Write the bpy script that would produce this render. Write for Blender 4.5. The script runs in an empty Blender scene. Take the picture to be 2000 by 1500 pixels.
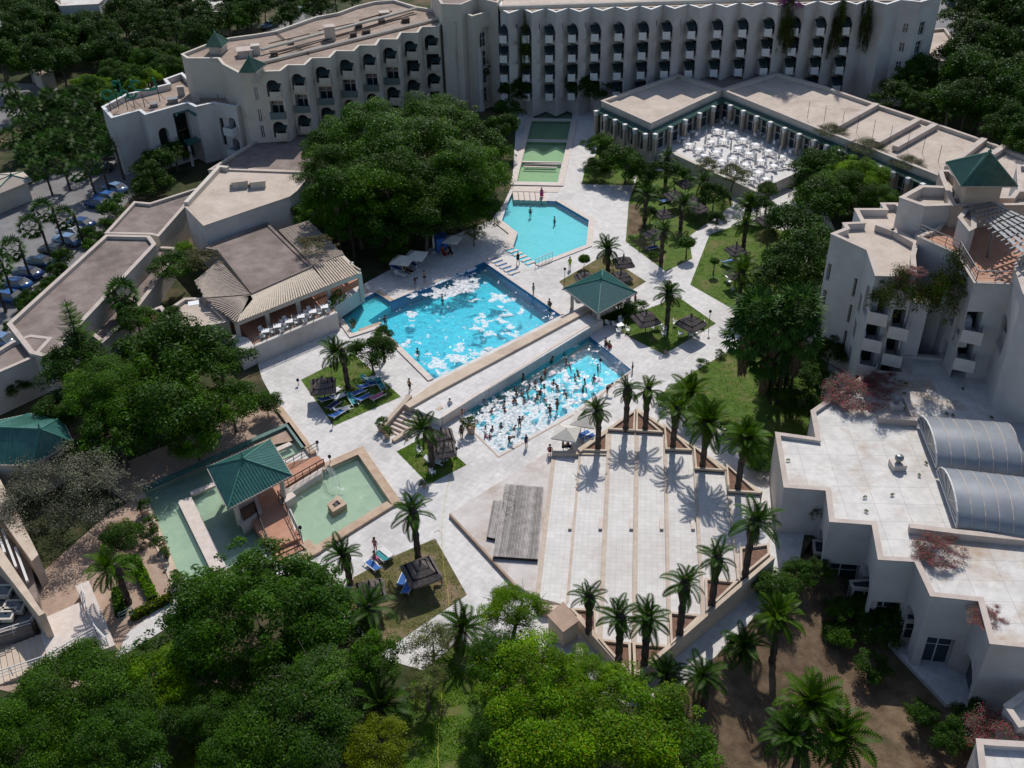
import bpy, math, random
import numpy as np
from mathutils import Vector, Matrix, noise
from mathutils.geometry import tessellate_polygon
random.seed(7)
sc = bpy.context.scene
COL = sc.collection
# ------------------------------------------------------------------ camera
CAM_H = 64.0; FPX = 2000.0; TH = math.radians(34.8); RO = math.radians(-1.5)
_c, _s, _cr, _sr = math.cos(TH), math.sin(TH), math.cos(RO), math.sin(RO)
RM = np.array([[_cr, -_sr, 0], [_sr, _cr, 0], [0, 0, 1.]]) @ np.array([[1, 0, 0], [0, -_s, -_c], [0, _c, -_s]])
camd = bpy.data.cameras.new('camera'); cam = bpy.data.objects.new('camera', camd); COL.objects.link(cam)
camd.sensor_width = 36; camd.lens = 36 * FPX / 2000; camd.clip_start = 1; camd.clip_end = 3000
cam.matrix_world = Matrix(((RM[0][0], -RM[1][0], -RM[2][0], 0), (RM[0][1], -RM[1][1], -RM[2][1], 0),
                           (RM[0][2], -RM[1][2], -RM[2][2], CAM_H), (0, 0, 0, 1)))
sc.camera = cam
# ------------------------------------------------------------------ light
SUN_AZ = math.radians(10); SUN_EL = math.radians(48)
S = Vector((math.cos(SUN_EL) * math.sin(SUN_AZ), math.cos(SUN_EL) * math.cos(SUN_AZ), math.sin(SUN_EL)))
sl = bpy.data.lights.new('sun', 'SUN'); sl.energy = 3.9; sl.angle = math.radians(0.5); sl.color = (1, .955, .89)
so = bpy.data.objects.new('sun', sl); COL.objects.link(so); so.rotation_euler = (-S).to_track_quat('-Z', 'Y').to_euler(); so.location = (0, 0, 90)
w = bpy.data.worlds.new('World'); sc.world = w; w.use_nodes = True
wn = w.node_tree.nodes; wl = w.node_tree.links
sky = wn.new('ShaderNodeTexSky'); sky.sky_type = 'NISHITA'; sky.sun_disc = False
sky.sun_elevation = SUN_EL; sky.sun_rotation = SUN_AZ
hs_ = wn.new('ShaderNodeHueSaturation'); hs_.inputs['Saturation'].default_value = 1.0; wl.new(sky.outputs[0], hs_.inputs['Color']); wl.new(hs_.outputs[0], wn['Background'].inputs[0]); wn['Background'].inputs[1].default_value = 0.105
sc.view_settings.view_transform = 'Standard'; sc.view_settings.look = 'None'
sc.view_settings.exposure = 0.0; sc.view_settings.gamma = 1
sc.view_settings.use_curve_mapping = False
try:
    sc.cycles.max_bounces = 6; sc.cycles.diffuse_bounces = 2; sc.cycles.glossy_bounces = 2
    sc.cycles.transparent_max_bounces = 8; sc.cycles.use_denoising = True
except Exception: pass
# ------------------------------------------------------------------ helpers
def P(x, y, z=0.0):
    """ground position of a feature measured in the survey photograph, at height z"""
    d = RM.T @ np.array([x - 1000, y - 750, FPX]); t = (z - CAM_H) / d[2]
    return Vector((d[0] * t, d[1] * t, z))
def PP(pts, z=0.0): return [P(x, y, z) for x, y in pts]
OFF = {}
def tag(o, label=None, cat=None, group=None, kind=None):
    if label: o['label'] = label
    if cat: o['category'] = cat
    if group: o['group'] = group
    if kind: o['kind'] = kind
    return o
def thing(name, loc, label, cat, group=None, rz=0):
    o = bpy.data.objects.new(name, None); COL.objects.link(o); o.location = loc; o.rotation_euler = (0, 0, rz)
    OFF[o.name] = Vector(loc); o.empty_display_size = .3
    return tag(o, label, cat, group)
def link(name, me, parent=None, loc=(0, 0, 0), rz=0, scale=None):
    o = bpy.data.objects.new(name, me); COL.objects.link(o); o.location = loc; o.rotation_euler = (0, 0, rz)
    if scale: o.scale = scale
    if parent is not None:
        o.parent = parent; OFF[o.name] = OFF.get(parent.name, Vector((0, 0, 0)))
    else: OFF[o.name] = Vector((0, 0, 0))
    return o
def copy_tree(o, loc=None, rz=None, scale=None, parent=None):
    c = o.copy(); COL.objects.link(c); c.parent = parent
    if loc is not None: c.location = loc
    if rz is not None: c.rotation_euler = (0, 0, rz)
    if scale is not None: c.scale = scale if hasattr(scale, '__len__') else (scale,) * 3
    for ch in o.children: copy_tree(ch, parent=c)
    return c
class MB:
    def __init__(s): s.v = []; s.f = []; s.m = []; s.cm = 0
    def add(s, vs, fs):
        b = len(s.v); s.v.extend([tuple(v) for v in vs])
        for f in fs: s.f.append(tuple(b + i for i in f)); s.m.append(s.cm)
    def quad(s, a, b, c, d): s.add([a, b, c, d], [(0, 1, 2, 3)])
    def box(s, c, size, rz=0, rx=0):
        sx, sy, sz = size[0] / 2, size[1] / 2, size[2] / 2
        R = Matrix.Rotation(rz, 3, 'Z')
        if rx: R = R @ Matrix.Rotation(rx, 3, 'X')
        c = Vector(c)
        vs = [c + R @ Vector((x * sx, y * sy, z * sz)) for z in (-1, 1) for x, y in ((-1, -1), (1, -1), (1, 1), (-1, 1))]
        s.add(vs, [(3, 2, 1, 0), (4, 5, 6, 7), (0, 1, 5, 4), (1, 2, 6, 5), (2, 3, 7, 6), (3, 0, 4, 7)])
    def prism(s, pts, z0, z1, holes=(), bottom=False):
        pts = [Vector((p[0], p[1])) for p in pts]
        ar = sum(pts[i].x * pts[(i + 1) % len(pts)].y - pts[(i + 1) % len(pts)].x * pts[i].y for i in range(len(pts)))
        if ar < 0: pts.reverse()
        n = len(pts); b = len(s.v)
        s.flat(pts, z1, holes)
        if bottom: s.flat(pts, z0, holes, True)
        vs = [(p.x, p.y, z0) for p in pts] + [(p.x, p.y, z1) for p in pts]
        s.add(vs, [(i, (i + 1) % n, n + (i + 1) % n, n + i) for i in range(n)])
        for h in holes:
            h = [Vector((p[0], p[1])) for p in h]; m = len(h)
            ar = sum(h[i].x * h[(i + 1) % m].y - h[(i + 1) % m].x * h[i].y for i in range(m))
            if ar > 0: h.reverse()
            s.add([(p.x, p.y, z0) for p in h] + [(p.x, p.y, z1) for p in h], [(i, (i + 1) % m, m + (i + 1) % m, m + i) for i in range(m)])
    def flat(s, pts, z, holes=(), flip=False):
        loops = [[Vector((p[0], p[1], 0)) for p in pts]] + [[Vector((p[0], p[1], 0)) for p in h] for h in holes]
        tri = tessellate_polygon(loops); vs = [v for l in loops for v in l]
        fs = []
        for a, b, c in tri:
            n = (vs[b] - vs[a]).cross(vs[c] - vs[a]).z
            if abs(n) < 1e-9: continue
            fs.append((a, b, c) if (n > 0) != flip else (a, c, b))
        s.add([(v.x, v.y, z) for v in vs], fs)
    def tube(s, p0, p1, r0, r1=None, n=6, cap=True):
        p0 = Vector(p0); p1 = Vector(p1); r1 = r0 if r1 is None else r1
        d = (p1 - p0).normalized(); a = d.orthogonal().normalized(); b = d.cross(a)
        vs = [p + (a * math.cos(2 * math.pi * i / n) + b * math.sin(2 * math.pi * i / n)) * r for p, r in ((p0, r0), (p1, r1)) for i in range(n)]
        fs = [(i, (i + 1) % n, n + (i + 1) % n, n + i) for i in range(n)]
        if cap: fs += [tuple(range(n - 1, -1, -1)), tuple(range(n, 2 * n))]
        s.add(vs, fs)
    def lathe(s, c, prof, n=10, sx=1, sy=1):
        c = Vector(c); vs = []
        for r, z in prof:
            for i in range(n):
                t = 2 * math.pi * i / n; vs.append(c + Vector((r * math.cos(t) * sx, r * math.sin(t) * sy, z)))
        fs = [(j * n + i, j * n + (i + 1) % n, (j + 1) * n + (i + 1) % n, (j + 1) * n + i) for j in range(len(prof) - 1) for i in range(n)]
        fs += [tuple(range(n - 1, -1, -1)), tuple(range((len(prof) - 1) * n, len(prof) * n))]
        s.add(vs, fs)
    def mesh(s, name, mats, smooth=False, off=(0, 0, 0)):
        me = bpy.data.meshes.new(name); off = Vector(off)
        vs = s.v if off.length == 0 else [tuple(Vector(v) - off) for v in s.v]
        me.from_pydata(vs, [], s.f)
        for m in (mats if isinstance(mats, (list, tuple)) else [mats]): me.materials.append(m)
        if isinstance(mats, (list, tuple)) and len(mats) > 1: me.polygons.foreach_set('material_index', s.m)
        if smooth: me.polygons.foreach_set('use_smooth', [True] * len(me.polygons))
        me.update(); return me
    def build(s, name, mats, parent=None, smooth=False, origin=None):
        if parent is not None:
            return link(name, s.mesh(name, mats, smooth, OFF.get(parent.name, (0, 0, 0))), parent)
        off = Vector(origin) if origin is not None else Vector((0, 0, 0))
        o = link(name, s.mesh(name, mats, smooth, off)); o.location = off; OFF[o.name] = off
        return o
def lerp(a, b, t): return a + (b - a) * t
def cen(pts):
    return Vector((sum(p[0] for p in pts) / len(pts), sum(p[1] for p in pts) / len(pts), 0))
def inset(pts, d):
    """offset a closed 2D polygon inwards by d"""
    pts = [Vector((p[0], p[1])) for p in pts]; n = len(pts)
    ar = sum(pts[i].x * pts[(i + 1) % n].y - pts[(i + 1) % n].x * pts[i].y for i in range(n))
    if ar < 0: pts.reverse()
    out = []
    for i in range(n):
        a, b, c = pts[i - 1], pts[i], pts[(i + 1) % n]
        e1 = (b - a).normalized(); e2 = (c - b).normalized()
        n1 = Vector((-e1.y, e1.x)); n2 = Vector((-e2.y, e2.x))
        k = (n1 + n2); L = k.length
        if L < .3: out.append(b + n1 * d); continue
        k = k / L; out.append(b + k * min(d / max(k.dot(n1), .35), d * 2.2))
    return out
# ------------------------------------------------------------------ materials
def mat(name, c1, c2=None, scale=1.0, rough=.85, bump=0.0, bscale=None, spec=.3, detail=4, c3=None, s3=.2, metallic=0, rnd=0, coord='Object', stain=None):
    m = bpy.data.materials.new(name); m.use_nodes = True; N = m.node_tree.nodes; L = m.node_tree.links
    b = N['Principled BSDF']; b.inputs['Roughness'].default_value = rough; b.inputs['Metallic'].default_value = metallic
    b.inputs['Specular IOR Level'].default_value = spec
    tc = N.new('ShaderNodeTexCoord')
    col = None
    def rgb(c): return (c[0], c[1], c[2], 1)
    if c2 is not None:
        n = N.new('ShaderNodeTexNoise'); n.inputs['Scale'].default_value = scale; n.inputs['Detail'].default_value = detail
        n.inputs['Roughness'].default_value = .65; L.new(tc.outputs[coord], n.inputs['Vector'])
        r = N.new('ShaderNodeValToRGB'); r.color_ramp.elements[0].position = .36; r.color_ramp.elements[1].position = .64
        r.color_ramp.elements[0].color = rgb(c1); r.color_ramp.elements[1].color = rgb(c2); L.new(n.outputs['Fac'], r.inputs['Fac']); col = r.outputs[0]
    if c3 is not None:
        n = N.new('ShaderNodeTexNoise'); n.inputs['Scale'].default_value = s3; n.inputs['Detail'].default_value = 5; L.new(tc.outputs[coord], n.inputs['Vector'])
        n.inputs['Roughness'].default_value = .7
        r = N.new('ShaderNodeValToRGB'); r.color_ramp.elements[0].position = .5; r.color_ramp.elements[1].position = .68; L.new(n.outputs['Fac'], r.inputs['Fac'])
        x = N.new('ShaderNodeMix'); x.data_type = 'RGBA'; L.new(r.outputs[0], x.inputs[0]); L.new(col, x.inputs[6]); x.inputs[7].default_value = rgb(c3); col = x.outputs[2]
    if rnd:
        oi = N.new('ShaderNodeObjectInfo'); h = N.new('ShaderNodeHueSaturation')
        mr = N.new('ShaderNodeMapRange'); mr.inputs[3].default_value = 1 - rnd; mr.inputs[4].default_value = 1 + rnd; L.new(oi.outputs['Random'], mr.inputs[0])
        L.new(mr.outputs[0], h.inputs['Value'])
        if col is None: h.inputs['Color'].default_value = rgb(c1)
        else: L.new(col, h.inputs['Color'])
        col = h.outputs[0]
    if col is None: b.inputs['Base Color'].default_value = rgb(c1)
    else: L.new(col, b.inputs['Base Color'])
    if bump:
        n = N.new('ShaderNodeTexNoise'); n.inputs['Scale'].default_value = bscale or scale * 6; n.inputs['Detail'].default_value = 5; L.new(tc.outputs[coord], n.inputs['Vector'])
        bp = N.new('ShaderNodeBump'); bp.inputs['Strength'].default_value = min(1, bump); bp.inputs['Distance'].default_value = .05; L.new(n.outputs['Fac'], bp.inputs['Height']); L.new(bp.outputs[0], b.inputs['Normal'])
    return m
def tiled(name, c1, c2, joint, size, ang, jw=.02, scale=.6, c3=None, rough=.8, size2=None):
    """pale slabs with faint joints; the joints follow the paving grid turned by ang"""
    m = mat(name, c1, c2, scale, rough, c3=c3, s3=.12)
    N = m.node_tree.nodes; L = m.node_tree.links; b = N['Principled BSDF']
    src = b.inputs['Base Color'].links[0].from_socket
    tc = N.new('ShaderNodeTexCoord'); mp = N.new('ShaderNodeMapping'); mp.inputs['Rotation'].default_value = (0, 0, ang); L.new(tc.outputs['Object'], mp.inputs[0])
    br = N.new('ShaderNodeTexBrick'); br.offset = 0.0; br.inputs['Scale'].default_value = 1; br.inputs['Brick Width'].default_value = size; br.inputs['Row Height'].default_value = size2 or size
    br.inputs['Mortar Size'].default_value = jw; br.inputs['Mortar Smooth'].default_value = .3
    br.inputs['Color1'].default_value = (.93, .93, .93, 1); br.inputs['Color2'].default_value = (1, 1, 1, 1); br.inputs['Mortar'].default_value = (joint, joint, joint, 1)
    L.new(mp.outputs[0], br.inputs['Vector'])
    x = N.new('ShaderNodeMix'); x.data_type = 'RGBA'; x.blend_type = 'MULTIPLY'; x.inputs[0].default_value = 1
    L.new(src, x.inputs[6]); L.new(br.outputs['Color'], x.inputs[7]); L.new(x.outputs[2], b.inputs['Base Color'])
    return m
def water_mat(name, tint, dens=.0, wave=3.0, wamt=.35, spec=1.0):
    """clear water sheet: tinted see-through body with a rippled reflecting skin"""
    m = bpy.data.materials.new(name); m.use_nodes = True; N = m.node_tree.nodes; L = m.node_tree.links
    N.remove(N['Principled BSDF']); out = N['Material Output']
    t = N.new('ShaderNodeBsdfTransparent'); t.inputs[0].default_value = (*tint, 1)
    g = N.new('ShaderNodeBsdfGlossy'); g.inputs['Roughness'].default_value = .06
    d = N.new('ShaderNodeBsdfDiffuse'); d.inputs[0].default_value = (tint[0] * .5, tint[1] * .75, tint[2] * .75, 1)
    f = N.new('ShaderNodeFresnel'); f.inputs[0].default_value = 1.33
    tc = N.new('ShaderNodeTexCoord'); n = N.new('ShaderNodeTexNoise'); n.inputs['Scale'].default_value = wave; n.inputs['Detail'].default_value = 4; n.inputs['Distortion'].default_value = .6
    L.new(tc.outputs['Object'], n.inputs['Vector']); bp = N.new('ShaderNodeBump'); bp.inputs['Strength'].default_value = wamt; bp.inputs['Distance'].default_value = .12
    L.new(n.outputs['Fac'], bp.inputs['Height']); L.new(bp.outputs[0], g.inputs['Normal']); L.new(bp.outputs[0], f.inputs['Normal'])
    x0 = N.new('ShaderNodeMixShader'); x0.inputs[0].default_value = dens; L.new(t.outputs[0], x0.inputs[1]); L.new(d.outputs[0], x0.inputs[2])
    x = N.new('ShaderNodeMixShader'); L.new(f.outputs[0], x.inputs[0]); L.new(x0.outputs[0], x.inputs[1]); L.new(g.outputs[0], x.inputs[2]); L.new(x.outputs[0], out.inputs[0])
    return m
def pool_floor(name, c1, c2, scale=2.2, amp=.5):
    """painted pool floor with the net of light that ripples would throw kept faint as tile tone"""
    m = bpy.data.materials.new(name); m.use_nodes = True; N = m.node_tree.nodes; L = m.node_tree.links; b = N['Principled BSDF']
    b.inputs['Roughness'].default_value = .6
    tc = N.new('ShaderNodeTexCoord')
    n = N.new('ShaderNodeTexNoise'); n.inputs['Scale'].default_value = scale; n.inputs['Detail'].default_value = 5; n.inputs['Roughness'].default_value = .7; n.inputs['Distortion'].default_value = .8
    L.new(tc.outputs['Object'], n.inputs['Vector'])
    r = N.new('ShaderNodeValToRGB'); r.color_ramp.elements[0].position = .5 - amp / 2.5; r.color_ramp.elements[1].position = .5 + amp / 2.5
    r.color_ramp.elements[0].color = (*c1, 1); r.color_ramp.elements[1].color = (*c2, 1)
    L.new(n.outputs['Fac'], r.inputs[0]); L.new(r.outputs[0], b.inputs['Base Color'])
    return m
def _pass(): pass
def leaf_mat(name, c1, c2, trans=.25, rough=.5, scale=.35, rnd=.15):
    m = mat(name, c1, c2, scale, rough, rnd=rnd, spec=.12, detail=3, coord='Object')
    N = m.node_tree.nodes; L = m.node_tree.links; b = N['Principled BSDF']; out = N['Material Output']
    src = b.inputs['Base Color'].links[0].from_socket
    at = N.new('ShaderNodeAttribute'); at.attribute_name = 'tone'
    mr = N.new('ShaderNodeMapRange'); mr.inputs[3].default_value = .45; mr.inputs[4].default_value = 1.5; L.new(at.outputs['Fac'], mr.inputs[0])
    h = N.new('ShaderNodeHueSaturation'); h.inputs['Saturation'].default_value = 1.1; L.new(src, h.inputs['Color']); L.new(mr.outputs[0], h.inputs['Value']); L.new(h.outputs[0], b.inputs['Base Color'])
    t = N.new('ShaderNodeBsdfTranslucent'); L.new(h.outputs[0], t.inputs[0])
    x = N.new('ShaderNodeMixShader'); x.inputs[0].default_value = trans; L.new(b.outputs[0], x.inputs[1]); L.new(t.outputs[0], x.inputs[2]); L.new(x.outputs[0], out.inputs[0])
    return m
PAVE_ANG = -math.radians(-36)
M = dict(
    pave=tiled('white_paving', (.56, .54, .525), (.68, .655, .64), .74, .62, math.radians(33), .016, 1.1, c3=(.47, .45, .44)),
    terr=tiled('terrace_paving', (.585, .56, .535), (.67, .645, .62), .80, .5, math.radians(7), .02, .8, c3=(.54, .50, .47)),
    roofw=tiled('white_roof_slabs', (.55, .53, .51), (.67, .65, .62), .60, 2.6, math.radians(4), .02, .9, c3=(.42, .32, .24), size2=2.2),
    tan=mat('tan_stone', (.40, .28, .20), (.50, .38, .28), 1.2, .85, .3),
    sand=mat('sandy_render', (.50, .40, .31), (.58, .48, .38), .7, .9, .2, c3=(.42, .33, .26), s3=.3),
    rim=mat('pale_pool_rim', (.56, .48, .43), (.64, .57, .52), 1.5, .8, .2),
    wall=mat('white_render', (.525, .495, .475), (.60, .57, .545), .35, .9, .25, 8, c3=(.46, .41, .38), s3=.12),
    wallc=mat('cream_render', (.53, .485, .42), (.60, .555, .485), .3, .9, .25, 8, c3=(.40, .355, .29), s3=.15),
    roof=mat('brown_roof_screed', (.185, .145, .13), (.27, .22, .20), .45, .95, .5, 6, c3=(.14, .115, .10), s3=.15),
    roofm=mat('mid_roof_screed', (.27, .205, .165), (.37, .29, .24), .4, .95, .5, 6, c3=(.21, .165, .135), s3=.15),
    roofl=mat('pale_roof_screed', (.44, .37, .31), (.56, .48, .415), .35, .95, .5, 6, c3=(.37, .30, .25), s3=.18),
    coping=mat('coping', (.44, .37, .33), (.52, .45, .40), .8, .9, .2),
    dark=mat('dark_opening', (.018, .018, .02), rough=.4),
    glass=mat('window_glass', (.02, .035, .045), rough=.12, spec=.8),
    frame=mat('white_frame', (.62, .62, .62), rough=.5),
    green=mat('green_glazed_tile', (.018, .09, .078), (.042, .14, .125), 1.6, .38, .4, 12, spec=.6, c3=(.05, .16, .135), s3=.5),
    greenl=mat('green_ridge_tile', (.03, .14, .11), (.05, .19, .15), 3, .4, spec=.6),
    thatch=mat('thatch', (.075, .062, .06), (.20, .17, .16), 9, 1.0, 1.0, 30, detail=6),
    wood=mat('weathered_plank', (.26, .235, .225), (.40, .365, .35), 1.4, .9, .4, 25, rnd=.28, detail=5),
    grass=mat('lawn_grass', (.05, .10, .012), (.10, .16, .022), 1.3, .95, 1, 20, c3=(.17, .15, .06), s3=.35, detail=8),
    grass2=mat('worn_grass', (.09, .095, .025), (.17, .14, .065), .8, .95, 1, 20, c3=(.24, .17, .11), s3=.4, detail=8),
    soil=mat('bare_soil', (.10, .065, .04), (.20, .14, .09), .9, 1, 1, 12, c3=(.07, .06, .03), s3=.3, detail=8),
    bed=mat('planter_soil', (.15, .085, .06), (.22, .13, .095), 3, 1, 1, 14, detail=7),
    ground=mat('ground_cover', (.02, .035, .008), (.055, .06, .025), .5, 1, 1, 8, c3=(.14, .10, .06), s3=.12, detail=8),
    court=mat('brown_courtyard', (.34, .24, .18), (.42, .31, .24), .8, .9, .3, c3=(.27, .19, .15), s3=.3),
    greens=mat('speckled_green_tile', (.02, .10, .095), (.11, .21, .21), 7, .38, .4, 12, spec=.6, detail=8),
    tier=mat('tier_lip', (.44, .355, .29), (.54, .45, .38), 1.5, .85, .2),
    awn=mat('dark_awning', (.008, .02, .022), (.02, .04, .04), 2, .7),
    stage=mat('pinkish_stage_floor', (.50, .455, .43), (.60, .56, .54), .6, .9, .2, c3=(.42, .35, .30), s3=.25),
    asph=mat('asphalt', (.17, .165, .17), (.23, .225, .225), .6, .9, .4, 12, c3=(.14, .135, .14), s3=.3),
    metal=mat('dark_metal', (.02, .022, .024), rough=.45, metallic=.4),
    rail=mat('teal_railing', (.10, .16, .17), rough=.4, metallic=.3),
    steel=mat('grey_steel', (.22, .23, .24), rough=.4, metallic=.5),
    white=mat('white_plastic', (.74, .74, .75), rough=.4),
    canvas=mat('cream_canvas', (.52, .49, .44), (.58, .55, .50), 2, .9),
    blue=mat('blue_fabric', (.03, .10, .34), (.05, .15, .42), 3, .85, rnd=.35),
    trunk=mat('palm_trunk', (.035, .026, .022), (.11, .085, .07), 5, 1, 1, 18, detail=6),
    bark=mat('tree_bark', (.07, .055, .045), (.16, .13, .11), 3, 1, 1, 12),
    vault=mat('grey_polycarbonate', (.20, .22, .245), (.25, .27, .30), .5, .28, spec=.7),
    foam=mat('foam', (.70, .72, .74), (.80, .81, .82), 3, .9, .6, 14),
    slatd=mat('brown_slat', (.27, .225, .19), (.38, .32, .27), 2, .9),
    pilaster=mat('pilaster_stone', (.36, .30, .23), (.46, .39, .31), .8, .9),
    eave=mat('dark_green_eave', (.008, .05, .04), (.015, .075, .06), 2, .5),
    terra=mat('terracotta_tile', (.40, .20, .13), (.47, .26, .18), .9, .85),
)
M['w_main'] = water_mat('pool_water', (.62, .95, .99), .05, 2.2, .45)
M['w_oct'] = water_mat('octagon_water', (.75, .96, .97), .05, 1.6, .22)
M['w_pond'] = water_mat('pond_water', (.80, .90, .82), .10, 3, .15)
M['w_deep'] = water_mat('dark_pond_water', (.30, .55, .60), .25, 2, .12)
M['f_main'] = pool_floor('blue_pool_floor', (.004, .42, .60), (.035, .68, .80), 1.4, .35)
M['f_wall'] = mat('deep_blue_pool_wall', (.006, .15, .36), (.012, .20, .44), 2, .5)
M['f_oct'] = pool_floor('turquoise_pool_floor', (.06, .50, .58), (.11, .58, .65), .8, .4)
M['f_pond'] = pool_floor('pale_green_floor', (.36, .42, .37), (.55, .57, .47), .5, .5)
M['f_canal'] = pool_floor('green_basin_floor', (.28, .42, .20), (.38, .50, .28), .6, .5)

def holes_in(m, amount, scale):
    """broken cover: lets what lies below show through in fine gaps"""
    N = m.node_tree.nodes; L = m.node_tree.links; out = N['Material Output']; src = out.inputs[0].links[0].from_socket
    tc = N.new('ShaderNodeTexCoord'); n = N.new('ShaderNodeTexNoise'); n.inputs['Scale'].default_value = scale; n.inputs['Detail'].default_value = 6; n.inputs['Roughness'].default_value = .75; L.new(tc.outputs['Object'], n.inputs['Vector'])
    r = N.new('ShaderNodeMapRange'); r.inputs[1].default_value = .5 - .17; r.inputs[2].default_value = .5 + .17; r.inputs[3].default_value = 1 - amount * 2; r.inputs[4].default_value = 1.3; r.clamp = True; L.new(n.outputs['Fac'], r.inputs[0])
    t = N.new('ShaderNodeBsdfTransparent'); x = N.new('ShaderNodeMixShader'); L.new(r.outputs[0], x.inputs[0]); L.new(t.outputs[0], x.inputs[1]); L.new(src, x.inputs[2]); L.new(x.outputs[0], out.inputs[0])
holes_in(M['foam'], .42, 2.6)
# ================================================================== setting: pools, ground, paving
MAIN = [(945, 512), (1095, 616), (847, 741), (740, 636), (690, 652), (658, 608), (733, 571), (762, 590)]
OCT = [(992, 394), (1001, 375), (1066, 376), (1066, 392), (1085, 393), (1150, 431), (1145, 479), (1046, 517), (1002, 484), (1011, 456), (980, 432)]
LOW = [(893, 797), (976, 884), (1123, 799), (1233, 722), (1143, 650)]
CAN = [[(1009, 354), (1089, 356), (1097, 321), (1019, 318)], [(1020, 314), (1099, 316), (1107, 278), (1029, 276)],
       [(1030, 272), (1108, 273), (1115, 237), (1039, 236)], [(1041, 231), (1117, 232), (1122, 196), (1052, 195)]]
FOUNT = [(560, 975), (625, 925), (700, 892), (768, 992), (627, 1080), (596, 1062)]
PONDL = [(282, 962), (560, 838), (590, 880), (480, 930), (530, 1075), (360, 1148)]
pool_list = [MAIN, OCT, LOW, FOUNT, PONDL] + CAN
HOLES = [[(p.x, p.y) for p in PP(q)] for q in pool_list]
def sheet(name, px, z, m, holes=(), world=None):
    b = MB(); pts = world or PP(px); b.flat(pts, z, holes); o = b.build(name, m); return tag(o, kind='structure')
# the near right garden falls away from the terrace path to the foot of the vaulted building
SUNK = [(1296, 1372), (1420, 1262), (1500, 1178), (1562, 1092), (1600, 1030), (2150, 1120), (2150, 1660), (1260, 1660)]
_e = [P(x, y) for x, y in SUNK[:4]]
def fall(p):
    d = 1e9
    for a, c in zip(_e[:-1], _e[1:]):
        e = c - a; t = max(0, min(1, (p - a).dot(e) / e.dot(e))); d = min(d, (p - a - e * t).length)
    return -min(3.0, d * .42)
def gz(x, y):
    z = 0.0
    for _ in range(25): p = P(x, y, z); z = .5 * z + .5 * fall(Vector((p.x, p.y, 0)))
    return z
sheet('ground', None, -.02, M['ground'], HOLES + [[(p.x, p.y) for p in PP(SUNK)]], [(-900, -200), (900, -200), (900, 1400), (-900, 1400)])
PAVE = [(500, 700), (652, 628), (640, 600), (700, 560), (830, 490), (880, 462), (960, 430), (985, 395), (1000, 362), (1012, 190), (1160, 185),
        (1165, 300), (1230, 330), (1345, 330), (1600, 380), (1640, 470), (1580, 640), (1600, 700), (1700, 760), (1560, 900), (1575, 1020), (1562, 1092),
        (1500, 1178), (1420, 1262), (1296, 1372), (1230, 1380), (1040, 1290), (900, 1330), (760, 1290), (640, 1180), (560, 1120), (400, 1180), (240, 1280), (190, 1300),
        (235, 1230), (361, 1152), (533, 1077), (482, 931), (593, 881), (562, 838), (545, 800), (512, 740)]
pv = [(p.x, p.y) for p in PP(PAVE)]
# pave is built as one sheet; the pools lie open in it
sheet('paving', None, 0.0, M['pave'], [HOLES[i] for i in (0, 1, 2, 3, 5, 6, 7, 8)], pv)
def patch(name, px, m, z=.02):
    return sheet(name, px, z, M[m])
patch('lawn', [(588, 742), (690, 690), (783, 775), (652, 832)], 'grass')
patch('lawn', [(775, 882), (842, 846), (911, 908), (838, 946)], 'grass')
patch('lawn', [(690, 1128), (765, 1088), (850, 1052), (912, 1162), (800, 1238), (740, 1280), (680, 1190)], 'grass2')
patch('lawn', [(1092, 550), (1180, 498), (1262, 550), (1195, 590), (1120, 580)], 'grass2')
patch('lawn', [(1190, 632), (1325, 580), (1398, 632), (1297, 692), (1232, 660)], 'grass')
patch('lawn', [(1142, 332), (1165, 300), (1232, 330), (1240, 362), (1136, 360)], 'grass')
patch('lawn', [(1228, 395), (1250, 330), (1420, 345), (1432, 400), (1345, 462), (1352, 505), (1300, 530), (1222, 472)], 'grass')
patch('soil_patch', [(1229, 398), (1252, 400), (1254, 455), (1226, 460)], 'soil', .024)
patch('soil_patch', [(1235, 470), (1262, 462), (1300, 500), (1296, 524)], 'grass2', .024)
patch('lawn', [(1386, 458), (1462, 432), (1560, 460), (1600, 600), (1500, 640), (1432, 604), (1348, 556)], 'grass')
patch('lawn', [(1340, 735), (1430, 682), (1620, 690), (1600, 850), (1560, 905), (1480, 900), (1395, 815), (1290, 770)], 'grass')
patch('lawn', [(800, 1330), (900, 1250), (960, 1300), (960, 1520), (780, 1520)], 'grass')
b = MB(); nu, nv = 60, 36; grid = {}
def edge_top(x):
    for (x0, y0), (x1, y1) in zip(SUNK[:6][:-1], SUNK[:6][1:]):
        if x0 <= x <= x1: return y0 + (y1 - y0) * (x - x0) / (x1 - x0)
    return SUNK[5][1] if x > 2000 else SUNK[0][1] + (SUNK[0][0] - x) * 8
for i in range(nu + 1):
    x = 1262 + (2148 - 1262) * i / nu; y0 = edge_top(x)
    for j in range(nv + 1):
        y = y0 + (1658 - y0) * j / nv; z = gz(x, y); p = P(x, y, z); b.v.append((p.x, p.y, z + (.0 if j == 0 else .05 * noise.noise(Vector((p.x, p.y, 0))))))
for i in range(nu):
    for j in range(nv): a = i * (nv + 1) + j; b.f.append((a, a + 1, a + nv + 2, a + nv + 1)); b.m.append(0)
tag(b.build('soil_ground', M['soil'], smooth=True), kind='structure')
patch('courtyard', [(215, 1000), (285, 965), (362, 1150), (250, 1235), (205, 1330), (60, 1360), (-80, 1330), (-60, 1230), (80, 1120)], 'court', .01)
patch('courtyard', [(180, 930), (540, 780), (575, 860), (480, 880), (282, 962), (270, 1000)], 'court', .006)
patch('parking_lot', [(-60, 690), (-60, 420), (120, 330), (235, 290), (270, 330), (262, 380), (60, 620), (0, 700)], 'asph')
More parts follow.
